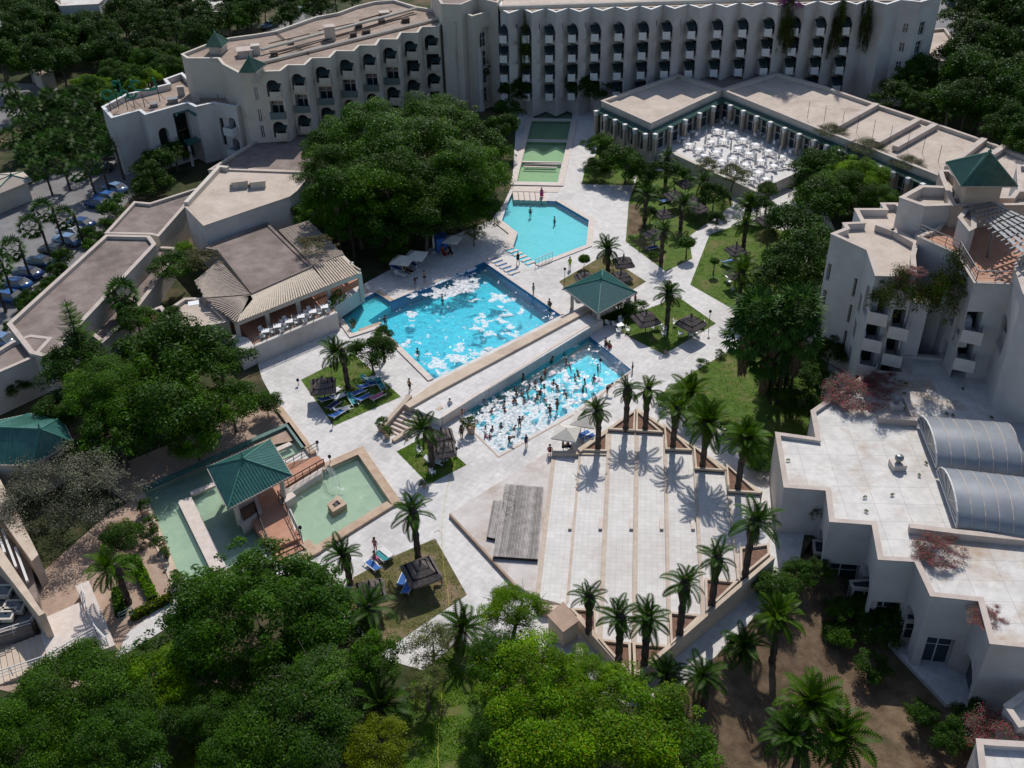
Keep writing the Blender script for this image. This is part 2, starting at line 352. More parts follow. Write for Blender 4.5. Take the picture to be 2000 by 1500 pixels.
patch('road', [(-60, 210), (-60, 160), (110, 165), (115, 190), (0, 260), (-60, 300)], 'asph')
patch('road', [(1830, -60), (1880, -60), (1885, 80), (1850, 60), (1815, 70), (1800, 130), (1790, 130)], 'asph')
patch('road', [(470, 90), (620, 0), (660, 10), (520, 110)], 'asph')
# ------------------------------------------------------------------ pool basins (floor and walls sunk below the paving)
def basin(name, px, depth, floor, wallm, steps=None):
    b = MB(); pts = [(p.x, p.y) for p in PP(px)]
    n = len(pts); ar = sum(pts[i][0] * pts[(i + 1) % n][1] - pts[(i + 1) % n][0] * pts[i][1] for i in range(n))
    if ar > 0: pts = pts[::-1]
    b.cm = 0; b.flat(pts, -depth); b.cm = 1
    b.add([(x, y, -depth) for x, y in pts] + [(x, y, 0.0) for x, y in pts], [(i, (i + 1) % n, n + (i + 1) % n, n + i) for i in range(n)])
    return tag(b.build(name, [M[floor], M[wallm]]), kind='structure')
def water(name, px, z, m):
    b = MB(); b.flat([(p.x, p.y) for p in PP(px)], z); return tag(b.build(name, M[m]), kind='structure')
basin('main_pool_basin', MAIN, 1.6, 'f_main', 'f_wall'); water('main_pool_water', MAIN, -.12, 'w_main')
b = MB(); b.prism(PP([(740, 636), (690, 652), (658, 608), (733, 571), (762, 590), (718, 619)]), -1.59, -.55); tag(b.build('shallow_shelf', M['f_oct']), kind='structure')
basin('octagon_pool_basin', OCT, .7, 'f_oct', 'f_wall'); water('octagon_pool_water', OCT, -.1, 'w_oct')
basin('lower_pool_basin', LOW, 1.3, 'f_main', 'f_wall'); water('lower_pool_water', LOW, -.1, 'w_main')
for i, q in enumerate(CAN):
    basin('canal_basin', q, .5, 'f_canal', 'f_canal'); water('canal_water', q, -.12, 'w_pond')
basin('fountain_pond_basin', FOUNT, .55, 'f_pond', 'f_pond'); water('fountain_pond_water', FOUNT, -.12, 'w_pond')
basin('long_pond_basin', PONDL, .6, 'f_pond', 'f_pond'); water('long_pond_water', PONDL, -.14, 'w_pond')
def strip(name, px, w, h, m, z=0, closed=False, label=None, cat=None, parent=None, out=0):
    """a low kerb or wall following px, w wide and h high, mitred"""
    pts = [Vector((p.x, p.y)) for p in PP(px, 0)] if not hasattr(px[0], 'x') else [Vector((p.x, p.y)) for p in px]
    n = len(pts); L = []; R = []
    for i in range(n):
        a = pts[i - 1] if (i > 0 or closed) else pts[i]; c = pts[(i + 1) % n] if (i < n - 1 or closed) else pts[i]
        e1 = (pts[i] - a); e2 = (c - pts[i])
        if e1.length < 1e-6: e1 = e2
        if e2.length < 1e-6: e2 = e1
        e1.normalize(); e2.normalize(); n1 = Vector((-e1.y, e1.x)); n2 = Vector((-e2.y, e2.x)); k = (n1 + n2).normalized(); s_ = 1 / max(.4, k.dot(n1))
        L.append(pts[i] + k * s_ * w * (.5 + out)); R.append(pts[i] - k * s_ * w * (.5 - out))
    b = MB(); m_ = n if closed else n - 1
    for i in range(m_):
        j = (i + 1) % n; a, c, d, e = L[i], L[j], R[j], R[i]
        vs = [(q.x, q.y, z) for q in (a, c, d, e)] + [(q.x, q.y, z + h) for q in (a, c, d, e)]
        fs = [(4, 7, 6, 5), (0, 4, 5, 1), (3, 2, 6, 7)]
        if not closed and i == 0: fs.append((3, 7, 4, 0))
        if not closed and i == m_ - 1: fs.append((1, 5, 6, 2))
        b.add(vs, fs)
    o = b.build(name, M[m], parent)
    if parent is None:
        if label: tag(o, label, cat)
        else: tag(o, kind='structure')
    return o
strip('pool_kerb', [(735, 571), (762, 590), (945, 512)], .5, .10, 'rim', out=.5)
strip('pool_kerb', [(945, 512), (1095, 616)], .45, .10, 'rim', out=.5)
strip('pool_kerb', [(847, 741), (740, 636), (690, 652), (658, 608)], .7, .16, 'rim', out=.5)
strip('pool_kerb', [(742, 630), (700, 645)], .5, .17, 'tan', out=.6)
strip('pool_kerb', [(733, 571), (762, 590)], .5, .11, 'tan', out=.7)
strip('pool_kerb', [(1085, 393), (1150, 431), (1145, 479), (1046, 517)], .8, .12, 'rim', out=.5)
strip('pool_kerb', [(1002, 484), (1011, 456), (980, 432)], 1.2, .16, 'rim', out=.5)
strip('pool_kerb', [(880, 800), (974, 893), (1128, 806), (1236, 724)], .14, .03, 'tan', out=0)
strip('pool_kerb', [(768, 992), (627, 1080), (590, 1100)], .9, .3, 'tan', out=-.5)
strip('pool_kerb', [(625, 925), (700, 892), (768, 992)], .9, .3, 'tan', out=.5)
strip('pool_kerb', [(596, 1062), (620, 1085)], .9, .29, 'tan')
strip('pool_kerb', [(282, 962), (560, 838), (590, 880)], .5, .35, 'green', out=.5)
strip('pool_kerb', [(282, 962), (360, 1148)], .9, .1, 'sand', out=-.5)
strip('pool_kerb', [(545, 800), (612, 890)], .7, .35, 'tan')
strip('pool_kerb', [(360, 975), (432, 1120)], 1.3, .25, 'rim', z=-.2)
strip('pool_kerb', [(372, 965), (420, 945)], .6, .25, 'rim', z=-.2)
strip('pool_kerb', [(538, 880), (568, 866)], .6, .25, 'rim', z=-.2)
strip('canal_rim', [(1003, 360), (1095, 362), (1123, 236), (1033, 234)], .9, .16, 'rim', closed=True)
for a, c in (((1019, 317), (1098, 318)), ((1029, 274), (1107, 275)), ((1040, 233), (1115, 234))):
    strip('canal_weir', [a, c], .35, .12, 'rim')
strip('canal_weir', [(1025, 322), (1086, 323)], .5, .1, 'dark')
strip('canal_weir', [(1022, 326), (1088, 328)], .3, .12, 'rim')
patch('deck_step', [(1002, 364), (1094, 366), (1090, 376), (1000, 374)], 'rim', .05)
# stepping blocks at the heads of the pools
def pier_row(a, c, n, w, l, ang, z=.06, label=''):
    A, C = P(*a), P(*c); me = None
    for i in range(n):
        q = lerp(A, C, i / (n - 1))
        if me is None: b = MB(); b.box((0, 0, 0), (w, l, .5)); me = b.mesh('stepping_block', M['rim'])
        o = link('stepping_block', me, None, (q.x, q.y, z - .25), ang)
        tag(o, ('leftmost', 'second', 'third', 'fourth', 'fifth', 'rightmost')[i] + ' ' + label, 'stepping block', label + ' row')
dA = P(945, 512); dB = P(1095, 616); angW = math.atan2((dB - dA).y, (dB - dA).x)
patch('painted_gap_strip', [(954, 508), (966, 499), (1013, 530), (1001, 540)], 'f_wall', .012)  # flat dark strip; its colour stands in for shade in the gaps between blocks
patch('painted_gap_strip', [(986, 489), (998, 481), (1044, 512), (1032, 521)], 'f_main', .012)
pier_row((962, 504), (1004, 533), 6, .55, 1.6, angW, .12, 'stepping block at the far right side of the main pool')
pier_row((995, 486), (1036, 514), 6, .5, 1.4, angW, .12, 'pale stepping block at the lower left edge of the octagonal pool')
pier_row((1007, 383), (1062, 385), 6, .75, 2.9, 0.03, .05, 'white stepping block at the far edge of the octagonal pool')
# ------------------------------------------------------------------ foam on the water
def inside(p, poly):
    c = False; n = len(poly)
    for i in range(n):
        a, b = poly[i], poly[i - 1]
        if (a[1] > p[1]) != (b[1] > p[1]) and p[0] < (b[0] - a[0]) * (p[1] - a[1]) / (b[1] - a[1]) + a[0]: c = not c
    return c
def foam(name, zone, blobs, thr, cell, z, extra=None, nz=.55, label=None):
    zp = [(p.x, p.y) for p in PP(zone)]; B = []
    for bx, by, r in blobs:
        q = P(bx, by); q2 = P(bx + r, by); B.append((q.x, q.y, (q2 - q).length))
    x0 = min(p[0] for p in zp); x1 = max(p[0] for p in zp); y0 = min(p[1] for p in zp); y1 = max(p[1] for p in zp)
    nx = int((x1 - x0) / cell) + 1; ny = int((y1 - y0) / cell) + 1; G = {}
    for i in range(nx):
        for j in range(ny):
            x = x0 + i * cell; y = y0 + j * cell
            f = 0; wx = x + .9 * noise.noise(Vector((x * .8, y * .8, 7))) + .3 * noise.noise(Vector((x * 3, y * 3, 9))); wy = y + .9 * noise.noise(Vector((x * .8, y * .8, 17))) + .3 * noise.noise(Vector((x * 3, y * 3, 19)))
            for bx, by, r in B:
                d = math.hypot((wx - bx) * .85, wy - by) / r
                if d < 2.2: f = max(f, 1.15 - d)
            if extra: f = max(f, extra(x, y))
            if f <= -.2: continue
            f += nz * (noise.fractal(Vector((x * 1.1, y * 1.1, 3.1)), .7, 2.2, 6))
            if f > thr and inside((x, y), zp): G[(i, j)] = f
    b = MB(); idx = {}
    def v(i, j):
        if (i, j) not in idx:
            x = x0 + i * cell; y = y0 + j * cell; jx = noise.noise(Vector((x * 7, y * 7, 0))) * cell * .45
            ed = 1 if all(((i + a, j + c) in G) for a, c in ((0, 0), (-1, 0), (0, -1), (-1, -1))) else 0
            h = ed * (.012 + .03 * abs(noise.noise(Vector((x * 2.5, y * 2.5, 5)))))
            idx[(i, j)] = len(b.v); b.v.append((x + jx, y - jx, z + h))
        return idx[(i, j)]
    for (i, j) in G:
        b.f.append((v(i, j), v(i + 1, j), v(i + 1, j + 1), v(i, j + 1))); b.m.append(0)
    o = b.build(name, M['foam'], smooth=True)
    return tag(o, label, None, None, 'stuff')
foam('foam', MAIN, [(800, 577, 9), (802, 611, 11), (803, 623, 6), (799, 670, 15), (815, 691, 9), (855, 705, 26), (838, 690, 10), (900, 700, 18), (893, 682, 14), (862, 726, 14), (894, 671, 8),
    (933, 641, 14), (948, 628, 12), (938, 616, 12), (950, 650, 12), (975, 625, 13), (990, 612, 11), (1000, 637, 13), (986, 652, 10), (961, 683, 16), (945, 690, 12), (1000, 652, 12), (920, 688, 14),
    (978, 581, 16), (960, 585, 10), (928, 587, 8), (978, 597, 9), (1018, 608, 9), (995, 585, 8), (835, 655, 5), (1075, 615, 8), (880, 575, 8), (905, 560, 28), (880, 566, 26), (860, 572, 22), (895, 545, 30), (925, 545, 14), (845, 572, 16)],
    .42, .09, -.10, label='white foam floating on the main pool')
foam('foam', [(800, 570), (860, 500), (945, 500), (945, 520), (762, 592)], [(915, 528, 22), (890, 540, 28), (865, 552, 26), (842, 562, 20), (815, 572, 14)], .45, .13, .012, label='white foam spilled over the main pool edge onto the paving')
WA = P(882, 790); WB = P(1143, 648); wd = (WB - WA).normalized(); wn_ = Vector((wd.y, -wd.x, 0))
def lowf(x, y):
    q = Vector((x, y, 0)) - WA; d = q.dot(wn_); u = q.dot(wd)
    return min((d - 2.4) * .28, .42) - max(0, (u - 9) * .035) - (.2 if u > 15 else 0) + (.3 if u < 6 else 0)
foam('foam', LOW, [(1160, 690, 6), (1125, 700, 6)], .42, .09, -.08, lowf, nz=.85, label='churned white foam filling the lower pool')
foam('foam', [(880, 802), (974, 892), (1124, 806), (1120, 798), (976, 880), (893, 797)], [(910, 830, 26), (930, 850, 24), (955, 872, 20), (1010, 865, 14), (1060, 836, 14)], .35, .12, .01, label='white foam on the lower pool kerb')
# ------------------------------------------------------------------ raised walkway between the pools
rt = thing('raised_walkway', P(980, 730), 'raised pale walkway with tan parapet and steps between the two big pools', 'walkway')
b = MB(); b.prism(PP([(806, 797), (1143, 607), (1172, 628), (858, 818)], 1.1), -.9, 1.1); b.build('deck', M['pave'], rt)
b = MB(); b.prism(PP([(848, 747), (1100, 620), (1150, 597), (1157, 603), (858, 763), (800, 796), (790, 789)], 1.4), -.1, 1.4); b.build('parapet', M['sand'], rt)
b = MB(); b.prism(PP([(862, 811), (1140, 636), (1175, 622), (1178, 626), (1143, 640), (864, 815)], 1.14), 0, 1.14); b.build('coping', M['rim'], rt)
A0, B0 = P(800, 794), P(862, 812); A1, B1 = P(748, 838), P(796, 862)
b = MB(); b.prism([A0, B0, B1, A1], 0, .1)
for i in range(9):
    t = i / 9
    q0, q1 = lerp(A0, A1, t), lerp(B0, B1, t); q2, q3 = lerp(B0, B1, t + 1 / 9), lerp(A0, A1, t + 1 / 9)
    s_ = MB(); s_.prism([q0, q1, q2, q3], 0, 1.1 - (i + 1) * .12); s_.build('step', M['terra'] if i % 2 == 9 else M['rim'], rt)
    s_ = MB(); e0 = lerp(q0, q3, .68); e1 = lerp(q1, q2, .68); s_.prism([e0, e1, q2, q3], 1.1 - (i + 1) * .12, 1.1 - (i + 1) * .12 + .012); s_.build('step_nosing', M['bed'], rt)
def slopewall(a, c, z0a, z0c, w, m, name, parent):
    a, c = Vector((a.x, a.y, 0)), Vector((c.x, c.y, 0)); d = (c - a).normalized(); n_ = Vector((-d.y, d.x, 0)) * w / 2
    bb = MB(); vs = [a - n_, a + n_, c + n_, c - n_]
    bb.add([(v.x, v.y, -.05) for v in vs] + [(vs[0].x, vs[0].y, z0a), (vs[1].x, vs[1].y, z0a), (vs[2].x, vs[2].y, z0c), (vs[3].x, vs[3].y, z0c)],
           [(0, 1, 5, 4), (1, 2, 6, 5), (2, 3, 7, 6), (3, 0, 4, 7), (4, 5, 6, 7)])
    return bb.build(name, M[m], parent)
slopewall(P(803, 793), P(744, 842), 1.45, .4, .5, 'sand', 'stair_wall', rt)
slopewall(P(864, 812), P(768, 864), 1.2, .3, .45, 'sand', 'stair_wall', rt)
for i in range(8):
    q = lerp(P(796, 790), P(746, 832), i / 7); b = MB(); b.box((q.x, q.y, .2 + .1 * (7 - i)), (.35, .12, .22), .6); b.build('corbel', M['rim'], rt)
# ------------------------------------------------------------------ stepped terrace
tz = [.35, .6, .85, 1.1, 1.35, 1.6, 1.85, 2.1]
tr = thing('stepped_terrace', P(1150, 1050), 'large pale stepped terrace with long parallel tiers and tan edges', 'terrace')
# riser lines top (far) and bottom (near) ends in photo pixels
RT = [(1079, 884), (1131, 884), (1187, 843), (1240.5, 845), (1296, 849), (1353, 880), (1416, 920), (1482, 966)]
RB = [(1045, 1165), (1105, 1182), (1167, 1250), (1234, 1256), (1304, 1263), (1370, 1200), (1440, 1130), (1500, 1062)]
b = MB(); b.prism(PP([(878, 1003), (1064, 886), (1079, 884), (1045, 1165), (1010, 1142)], tz[0]), -.1, tz[0]); b.build('stage_floor', M['stage'], tr)
for i in range(7):
    z = tz[i + 1]
    q = [P(*RT[i], z), P(*RB[i], z), P(*RB[i + 1], z), P(*RT[i + 1], z)]
    b = MB(); b.prism(q, -.1, z); b.build('tier', M['terr'], tr)
    b = MB(); d = (q[3] - q[0]).normalized()
    wl_ = .40
    b.prism([q[0] - d * .02, q[1] - d * .02, q[1] + d * wl_, q[0] + d * wl_], z - .16, z + .012); b.build('tier_edge', M['tier'], tr)
    if 0 < i < 6:
        c = lerp(q[0], q[1], .60 if i < 5 else .45); b = MB()
        c = P((0, 1114, 1173, 1233, 1292, 1353)[i], 1025, tz[i]); u = (q[1] - q[0]).normalized(); a_ = math.atan2(u.y, u.x)
        b.box((c.x, c.y, tz[i] + .10), (1.5, .32, .26), a_); b.build('step_block', M['rim'], tr)
# planter beds with soil, kerbs
def planter(px, z, zk=.22):
    q = PP(px, z); b = MB(); b.prism(q, -.1, z); b.build('planter_bed', M['bed'], tr)
    n = len(q); pr = [Vector((p.x, p.y)) for p in q]
    b = MB(); b.prism(q, z - .3, z + zk, [inset(pr, .22)]); b.build('planter_kerb', M['sand'], tr)
planter([(1131, 882), (1186, 884), (1186, 843)], 1.0)
planter([(1187, 841), (1240, 844), (1241, 803)], 1.25)
planter([(1243, 803), (1241, 844), (1295, 847)], 1.5)
planter([(1297, 830), (1299, 880), (1352, 882)], 1.75)
planter([(1354, 872), (1357, 918), (1415, 922)], 2.0)
planter([(1418, 908), (1421, 962), (1484, 966)], 2.25)
planter([(1112, 1190), (1165, 1193), (1163, 1248), (1158, 1240)], 1.0)
planter([(1168, 1250), (1232, 1258), (1233, 1326)], 1.25)
planter([(1235, 1258), (1303, 1263), (1304, 1270), (1238, 1326)], 1.5)
planter([(1306, 1197), (1372, 1204), (1310, 1262)], 1.75)
planter([(1376, 1132), (1442, 1138), (1378, 1198)], 2.0)
planter([(1444, 1072), (1502, 1064), (1504, 1085), (1446, 1132)], 2.25)
b = MB(); b.prism(PP([(1125, 1205), (1236, 1330), (1240, 1322), (1133, 1200)], 1.35), -.1, 1.35); b.build('outer_wall', M['sand'], tr)
slopewall(P(1236, 1324, 1.6), P(1510, 1088, 2.4), 1.65, 2.45, .35, 'sand', 'outer_wall', tr)
b = MB(); b.prism(PP([(1128, 876), (1245, 796), (1247, 800), (1134, 882)], 1.25), -.1, 1.25); b.build('outer_wall', M['sand'], tr)
slopewall(P(1243, 798, 1.5), P(1487, 963, 2.3), 1.5, 2.4, .3, 'sand', 'outer_wall', tr)
b = MB(); b.prism(PP([(1048, 1180), (1110, 1183), (1112, 1190), (1060, 1192)], .8), -.1, .8); b.build('outer_wall', M['sand'], tr)
b = MB(); b.prism(PP([(877, 1004), (880, 1002), (1010, 1142), (1006, 1144)], .37), -.1, .37); b.build('outer_wall', M['court'], tr)
b = MB(); b.prism(PP([(1078, 880), (1188, 883), (1188, 888), (1079, 886)], 1.0), .3, 1.0); b.build('outer_wall', M['sand'], tr)
# cubic kiosk
kb = thing('stone_kiosk', P(1100, 1240), 'square tan stone kiosk at the near left corner of the stepped terrace', 'kiosk')
b = MB(); q = PP([(1100, 1177), (1129, 1212), (1100, 1233), (1071, 1202)], 2.0); b.prism(q, -.05, 1.95); b.build('wall', M['sand'], kb)
b = MB(); b.prism(inset([(p.x, p.y) for p in q], -.05), 1.95, 2.03, bottom=True); b.build('roof', M['court'], kb)
# timber stage: two decks laid plank by plank
def deck(px, z, n, label):
    t = thing('timber_stage', P(px[0][0], px[0][1], z), label, 'stage', 'timber stage decks')
    a, bq, c, d = PP(px, z)
    for i in range(n):
        b = MB(); u0, u1 = i / n + .04 / n, (i + 1) / n - .14 / n
        b.prism([lerp(a, bq, u0), lerp(d, c, u0), lerp(d, c, u1), lerp(a, bq, u1)], z - .03, z + random.uniform(-.006, .006)); o = b.build('plank', M['wood'], t)
    b = MB(); b.prism([lerp(a, c, .01), lerp(bq, d, .01), lerp(c, a, .01), lerp(d, bq, .01)], tz[0], z - .03); b.build('frame', M['trunk'], t)
deck([(986, 945), (1063, 951), (1051, 1092), (962, 1086)], .75, 30, 'larger grey timber stage deck beside the terrace tiers')
deck([(963, 977), (984, 978), (968, 1052), (950, 1048)], .7, 8, 'narrow grey timber deck on the left flank of the stage')
# ================================================================== buildings
def wallface(b, p0, p1, z0, z1, ops=()):
    """vertical wall from p0 to p1 with recessed openings (u0,u1,v0,v1,arch,depth); outward side is right of p0->p1"""
    p0 = Vector((p0[0], p0[1], 0)); p1 = Vector((p1[0], p1[1], 0)); L = (p1 - p0).length
    e = (p1 - p0) / L; n = Vector((e.y, -e.x, 0))
    W = lambda u, v, d=0: p0 + e * u + Vector((0, 0, v)) - n * d
    outer = [(0, z0), (L, z0), (L, z1), (0, z1)]; hs = []
    for u0, u1, v0, v1, arch, dp in ops:
        if arch:
            r = (u1 - u0) / 2; c = (u0 + u1) / 2; h = [(u0, v0), (u1, v0)] + [(c + r * math.cos(t), v1 - r + r * math.sin(t)) for t in [math.pi * k / 6 for k in range(7)]]
        else: h = [(u0, v0), (u1, v0), (u1, v1), (u0, v1)]
        hs.append(h)
    loops = [[Vector((u, v, 0)) for u, v in outer]] + [[Vector((u, v, 0)) for u, v in h] for h in hs]
    vs = [v for l in loops for v in l]; fs = []
    for a, c, d in tessellate_polygon(loops):
        k = (vs[c] - vs[a]).cross(vs[d] - vs[a]).z
        if abs(k) > 1e-9: fs.append((a, c, d) if k > 0 else (a, d, c))
    b.add([W(v.x, v.y) for v in vs], fs)
    for h, o in zip(hs, ops):
        m = len(h); dp = o[5]
        b.add([W(u, v) for u, v in h] + [W(u, v, dp) for u, v in h], [(i, (i + 1) % m, m + (i + 1) % m, m + i) for i in range(m)])
    return W, hs, e, n, L
def window(parent, W, o, m='glass', bars=True, name='window', fr='frame'):
    u0, u1, v0, v1, arch, dp = o; d = dp - .02
    b = MB(); b.add([W(u0, v0, d), W(u1, v0, d), W(u1, v1, d), W(u0, v1, d)], [(0, 1, 2, 3)]); x = b.build(name, M[m], parent)
    if bars:
        b = MB(); t = .05; d -= .03
        def bar(a0, a1, c0, c1): b.add([W(a0, c0, d), W(a1, c0, d), W(a1, c1, d), W(a0, c1, d)], [(0, 1, 2, 3)]); 
        bar(u0, u0 + t, v0, v1); bar(u1 - t, u1, v0, v1); c = (u0 + u1) / 2; bar(c - t, c + t, v0, v1); bar(u0, u1, v0, v0 + t * 1.5); bar(u0, u1, lerp(v0, v1, .6), lerp(v0, v1, .6) + t * 1.5)
        y = b.build('window_frame', M[fr], x); y.parent = x
    return x
def ccw(p):
    p = [Vector((q[0], q[1])) for q in p]; n = len(p)
    return p if sum(p[i].x * p[(i + 1) % n].y - p[(i + 1) % n].x * p[i].y for i in range(n)) > 0 else p[::-1]
def block(name, px, zt, zb, label, cat='building', wallm='wall', roofm='roof', ph=.5, pw=.35, parent=None, ops=None, cop='coping', world=None):
    """flat roofed mass whose roof outline is px at height zt; ops: {edge start px: [openings as fractions]}"""
    w0 = [Vector((p.x, p.y)) for p in (world or PP(px, zt))]
    c = cen(w0); root = parent or thing(name, (c.x, c.y, zb), label, cat)
    w_ = ccw(w0); rev = (w_[0] - w0[0]).length > 1e-6; n = len(w_)
    b = MB(); wins = []
    for i in range(n):
        a, c2 = w_[i], w_[(i + 1) % n]; k = (n - 1 - i - 1) % n if rev else i
        o_ = (ops or {}).get(k, []); L = (c2 - a).length
        oo = []
        for (u0, u1, v0, v1, arch, dp, kind) in o_:
            if rev: u0, u1 = 1 - u1, 1 - u0
            oo.append((u0 * L, u1 * L, v0, v1, arch, dp, kind))
        W, hs, e, nn, L = wallface(b, a, c2, zb, zt, [q[:6] for q in oo])
        wins += [(W, q, e, nn) for q in oo]
    inn = inset(w_, pw)
    b.add([(q.x, q.y, zt) for q in w_] + [(q.x, q.y, zt) for q in inn] + [(q.x, q.y, zt - ph) for q in inn],
          [(n + i, n + (i + 1) % n, (i + 1) % n, i)[::-1] for i in range(n)] + [(n + i, 2 * n + i, 2 * n + (i + 1) % n, n + (i + 1) % n)[::-1] for i in range(n)])
    b.build('wall', M[wallm], root)
    for W, q, e, nn in wins: fit(root, W, q, e, nn)
    r = MB(); r.flat(inset(w_, pw * .5), zt - ph); r.build('roof', M[roofm], root)
    cb = MB(); o2 = inset(w_, -.05); i2 = inset(w_, pw + .05)
    cb.add([(q.x, q.y, zt + .06) for q in o2] + [(q.x, q.y, zt + .06) for q in i2] + [(q.x, q.y, zt - .03) for q in o2] + [(q.x, q.y, zt - .03) for q in i2],
           [(i, (i + 1) % n, n + (i + 1) % n, n + i) for i in range(n)] + [(2 * n + i, 2 * n + (i + 1) % n, (i + 1) % n, i) for i in range(n)] + [(n + i, n + (i + 1) % n, 3 * n + (i + 1) % n, 3 * n + i) for i in range(n)])
    cb.build('parapet_coping', M[cop], root)
    return root
BALM = {}
def balcony(root, W, q, e, nn, out=1.1, wid=1.5, m='frame', h=1.05, skew=0):
    u0, u1, v0 = q[0], q[1], q[2]; c = W((u0 + u1) / 2, v0)
    key = (round(out, 1), round(wid, 1), m, h)
    if key not in BALM:
        b = MB(); t = .12
        b.box((0, -out / 2, -.1), (wid, out, .2)); b.box((0, -out + t / 2, h / 2), (wid, t, h)); b.box((-wid / 2 + t / 2, -out / 2, h / 2), (t, out - t, h)); b.box((wid / 2 - t / 2, -out / 2, h / 2), (t, out - t, h))
        BALM[key] = b.mesh('balcony', M[m])
    # local -Y is the outward normal
    a = math.atan2(e.y, e.x) + skew
    o = link('balcony', BALM[key], root, c - OFF[root.name], a)
    return o
def awning(root, W, q, e, u, wid, out, skew):
    key = ('aw', round(wid, 1), round(out, 1))
    if key not in BALM:
        b = MB(); vs = [(-wid / 2, .1, .35), (wid / 2, .1, .35), (wid / 2 * .8, -out, -.25), (0, -out * 1.15, -.3), (-wid / 2 * .8, -out, -.25)]
        b.add(vs + [(x, y, z - .07) for x, y, z in vs], [(4, 3, 2, 1, 0), (5, 6, 7, 8, 9)] + [(i, (i + 1) % 5, 5 + (i + 1) % 5, 5 + i) for i in range(5)]); BALM[key] = b.mesh('awning', M['awn'])
    c = W(q[0] + u, q[2] + 1.75); link('awning', BALM[key], root, c - OFF[root.name], math.atan2(e.y, e.x) + skew)
def fit(root, W, q, e, nn):
    k = q[6]
    if k == 'w': window(root, W, q[:6])
    elif k == 'd': window(root, W, q[:6], 'dark', False, 'opening')
    elif k == 'hb':
        window(root, W, q[:6], 'dark', False, 'balcony_door'); balcony(root, W, (q[0] + .2, q[0] + 1.7, q[2]), e, nn, 1.75, 1.25, 'frame', 1.05, skew=-math.atan2(e.y, e.x) - .1); awning(root, W, q, e, 1.15, 2.0, 1.5, -math.atan2(e.y, e.x) - .1)
    elif k == 'gb':
        window(root, W, q[:6], 'dark', False, 'balcony_door'); balcony(root, W, (q[0] + .1, q[0] + 1.9, q[2]), e, nn, 1.6, 1.9, 'wall', 1.15, skew=-.35)
    elif k == 'cb':
        window(root, W, q[:6], 'dark', False, 'balcony_door'); balcony(root, W, (q[1] - 1.6, q[1] + .5, q[2]), e, nn, .9, 1.7, 'wallc', 1.0); awning(root, W, q, e, (q[1] - q[0]) * .72, 1.9, .95, 0)
    elif k[0] == 'b':
        window(root, W, q[:6], 'glass', True, 'balcony_door'); balcony(root, W, q, e, nn, *( (1.0, max(1.5, (q[1] - q[0]) * 1.0)) if k == 'b' else (1.3, 1.9)), m='wall' if k == 'b' else 'frame')
    elif k[0] == 'r':
        window(root, W, q[:6], 'glass', True, 'balcony_door'); balcony(root, W, q, e, nn, .5, (q[1] - q[0]) + .3, 'rail', .9)
# ---- main hotel range, zigzag front
HZ = 17.7
pk = [(977, 17.5), (1021, 17.3), (1066, 17), (1110.5, 16), (1155, 14.5), (1201, 13.5), (1249, 11.5), (1296, 10), (1344, 9), (1395, 7.3), (1444, 5.8), (1494, 4.6), (1546, 3.2), (1597, 2.4), (1647, 1.4), (1697, .3)]
lo = [(993.5, 26.5), (1038.5, 25.5), (1086, 24.5), (1132, 23.5), (1177, 21.5), (1224, 20.5), (1272, 19), (1318, 17.5), (1368, 16), (1419, 14.5), (1469, 13), (1521, 11.5), (1573, 10.5), (1623, 9.8), (1673, 9), (1732, 9)]
ht = []
for a, c in zip(pk, lo): ht += [a, c]
ht += [(1760, 0), (1798, 4), (1836, -6), (1850, -60), (975, -50)]
ops = {}
for i in range(16):
    L_ = []
    for fz in (13.0, 9.7, 6.4, 3.1):
        L_.append((.05, .90, fz, fz + 2.6, fz > 12, 1.7, 'hb'))
    if i < 15: ops[2 * i] = L_
ops[32] = [(.35, .62, z, z + 1.5, False, .25, 'w') for z in (12.5, 9.3, 6.1, 3)]
ops[33] = [(.2, .5, z, z + 2.2, False, .3, 'w') for z in (12, 8.8, 5.6)]
hotel = block('hotel_range', ht, HZ, 0, 'long cream hotel range with zigzag balconied front across the top of the view', wallm='wall', roofm='roofl', ph=.35, pw=.3, ops=ops, cop='frame')
b = MB()
q = PP([(975, 9), (1400, -4), (1800, -14)], HZ + .8)
for a, c in zip(q[:-1], q[1:]): b.tube((a.x, a.y, HZ + .25), (c.x, c.y, HZ + .25), .45, n=8)
b.build('roof_duct', M['wallc'], hotel)
cp = thing('hotel_column', P(1083, 213), 'white column carrying the hotel range at the head of the canal', 'column')
b = MB(); c = P(1083, 213); b.lathe((c.x, c.y, 0), [(.55, -.5), (.5, .6), (.42, 1), (.42, 3.2), (.9, 5.2)], 12); b.build('shaft', M['wall'], cp)
b = MB(); b.box((c.x, c.y, -.2), (1.6, 1.6, .7)); b.build('base', M['wall'], cp)
# ---- arched stair tower
TZ = 16.6
tw = block('arched_tower', [(889, 18), (922, 32), (964, 20), (968, -5), (935, 3)], TZ, 0, 'cream stair tower with a tall arched window bay beside the hotel range', 'tower', wallm='wallc', ph=.9, pw=.35,
     ops={1: [(.30, .92, 1.0, 14.3, True, .7, 'x')]}, cop='wallc')
a, c = P(922, 32, TZ), P(964, 20, TZ); a.z = c.z = 0; L = (c - a).length; e = (c - a) / L; nn = Vector((e.y, -e.x, 0))
W = lambda u, v, d=0: a + e * u + Vector((0, 0, v)) - nn * d
for z in (1.2, 4.4, 7.6, 10.8):
    window(tw, W, (L * .40, L * .66, z, z + 2.4, False, .69))
    b = MB(); b.add([W(L * .3, z - .6, .62), W(L * .92, z - .6, .62), W(L * .92, z, .62), W(L * .3, z, .62)], [(0, 1, 2, 3)]); b.build('spandrel', M['wallc'], tw)
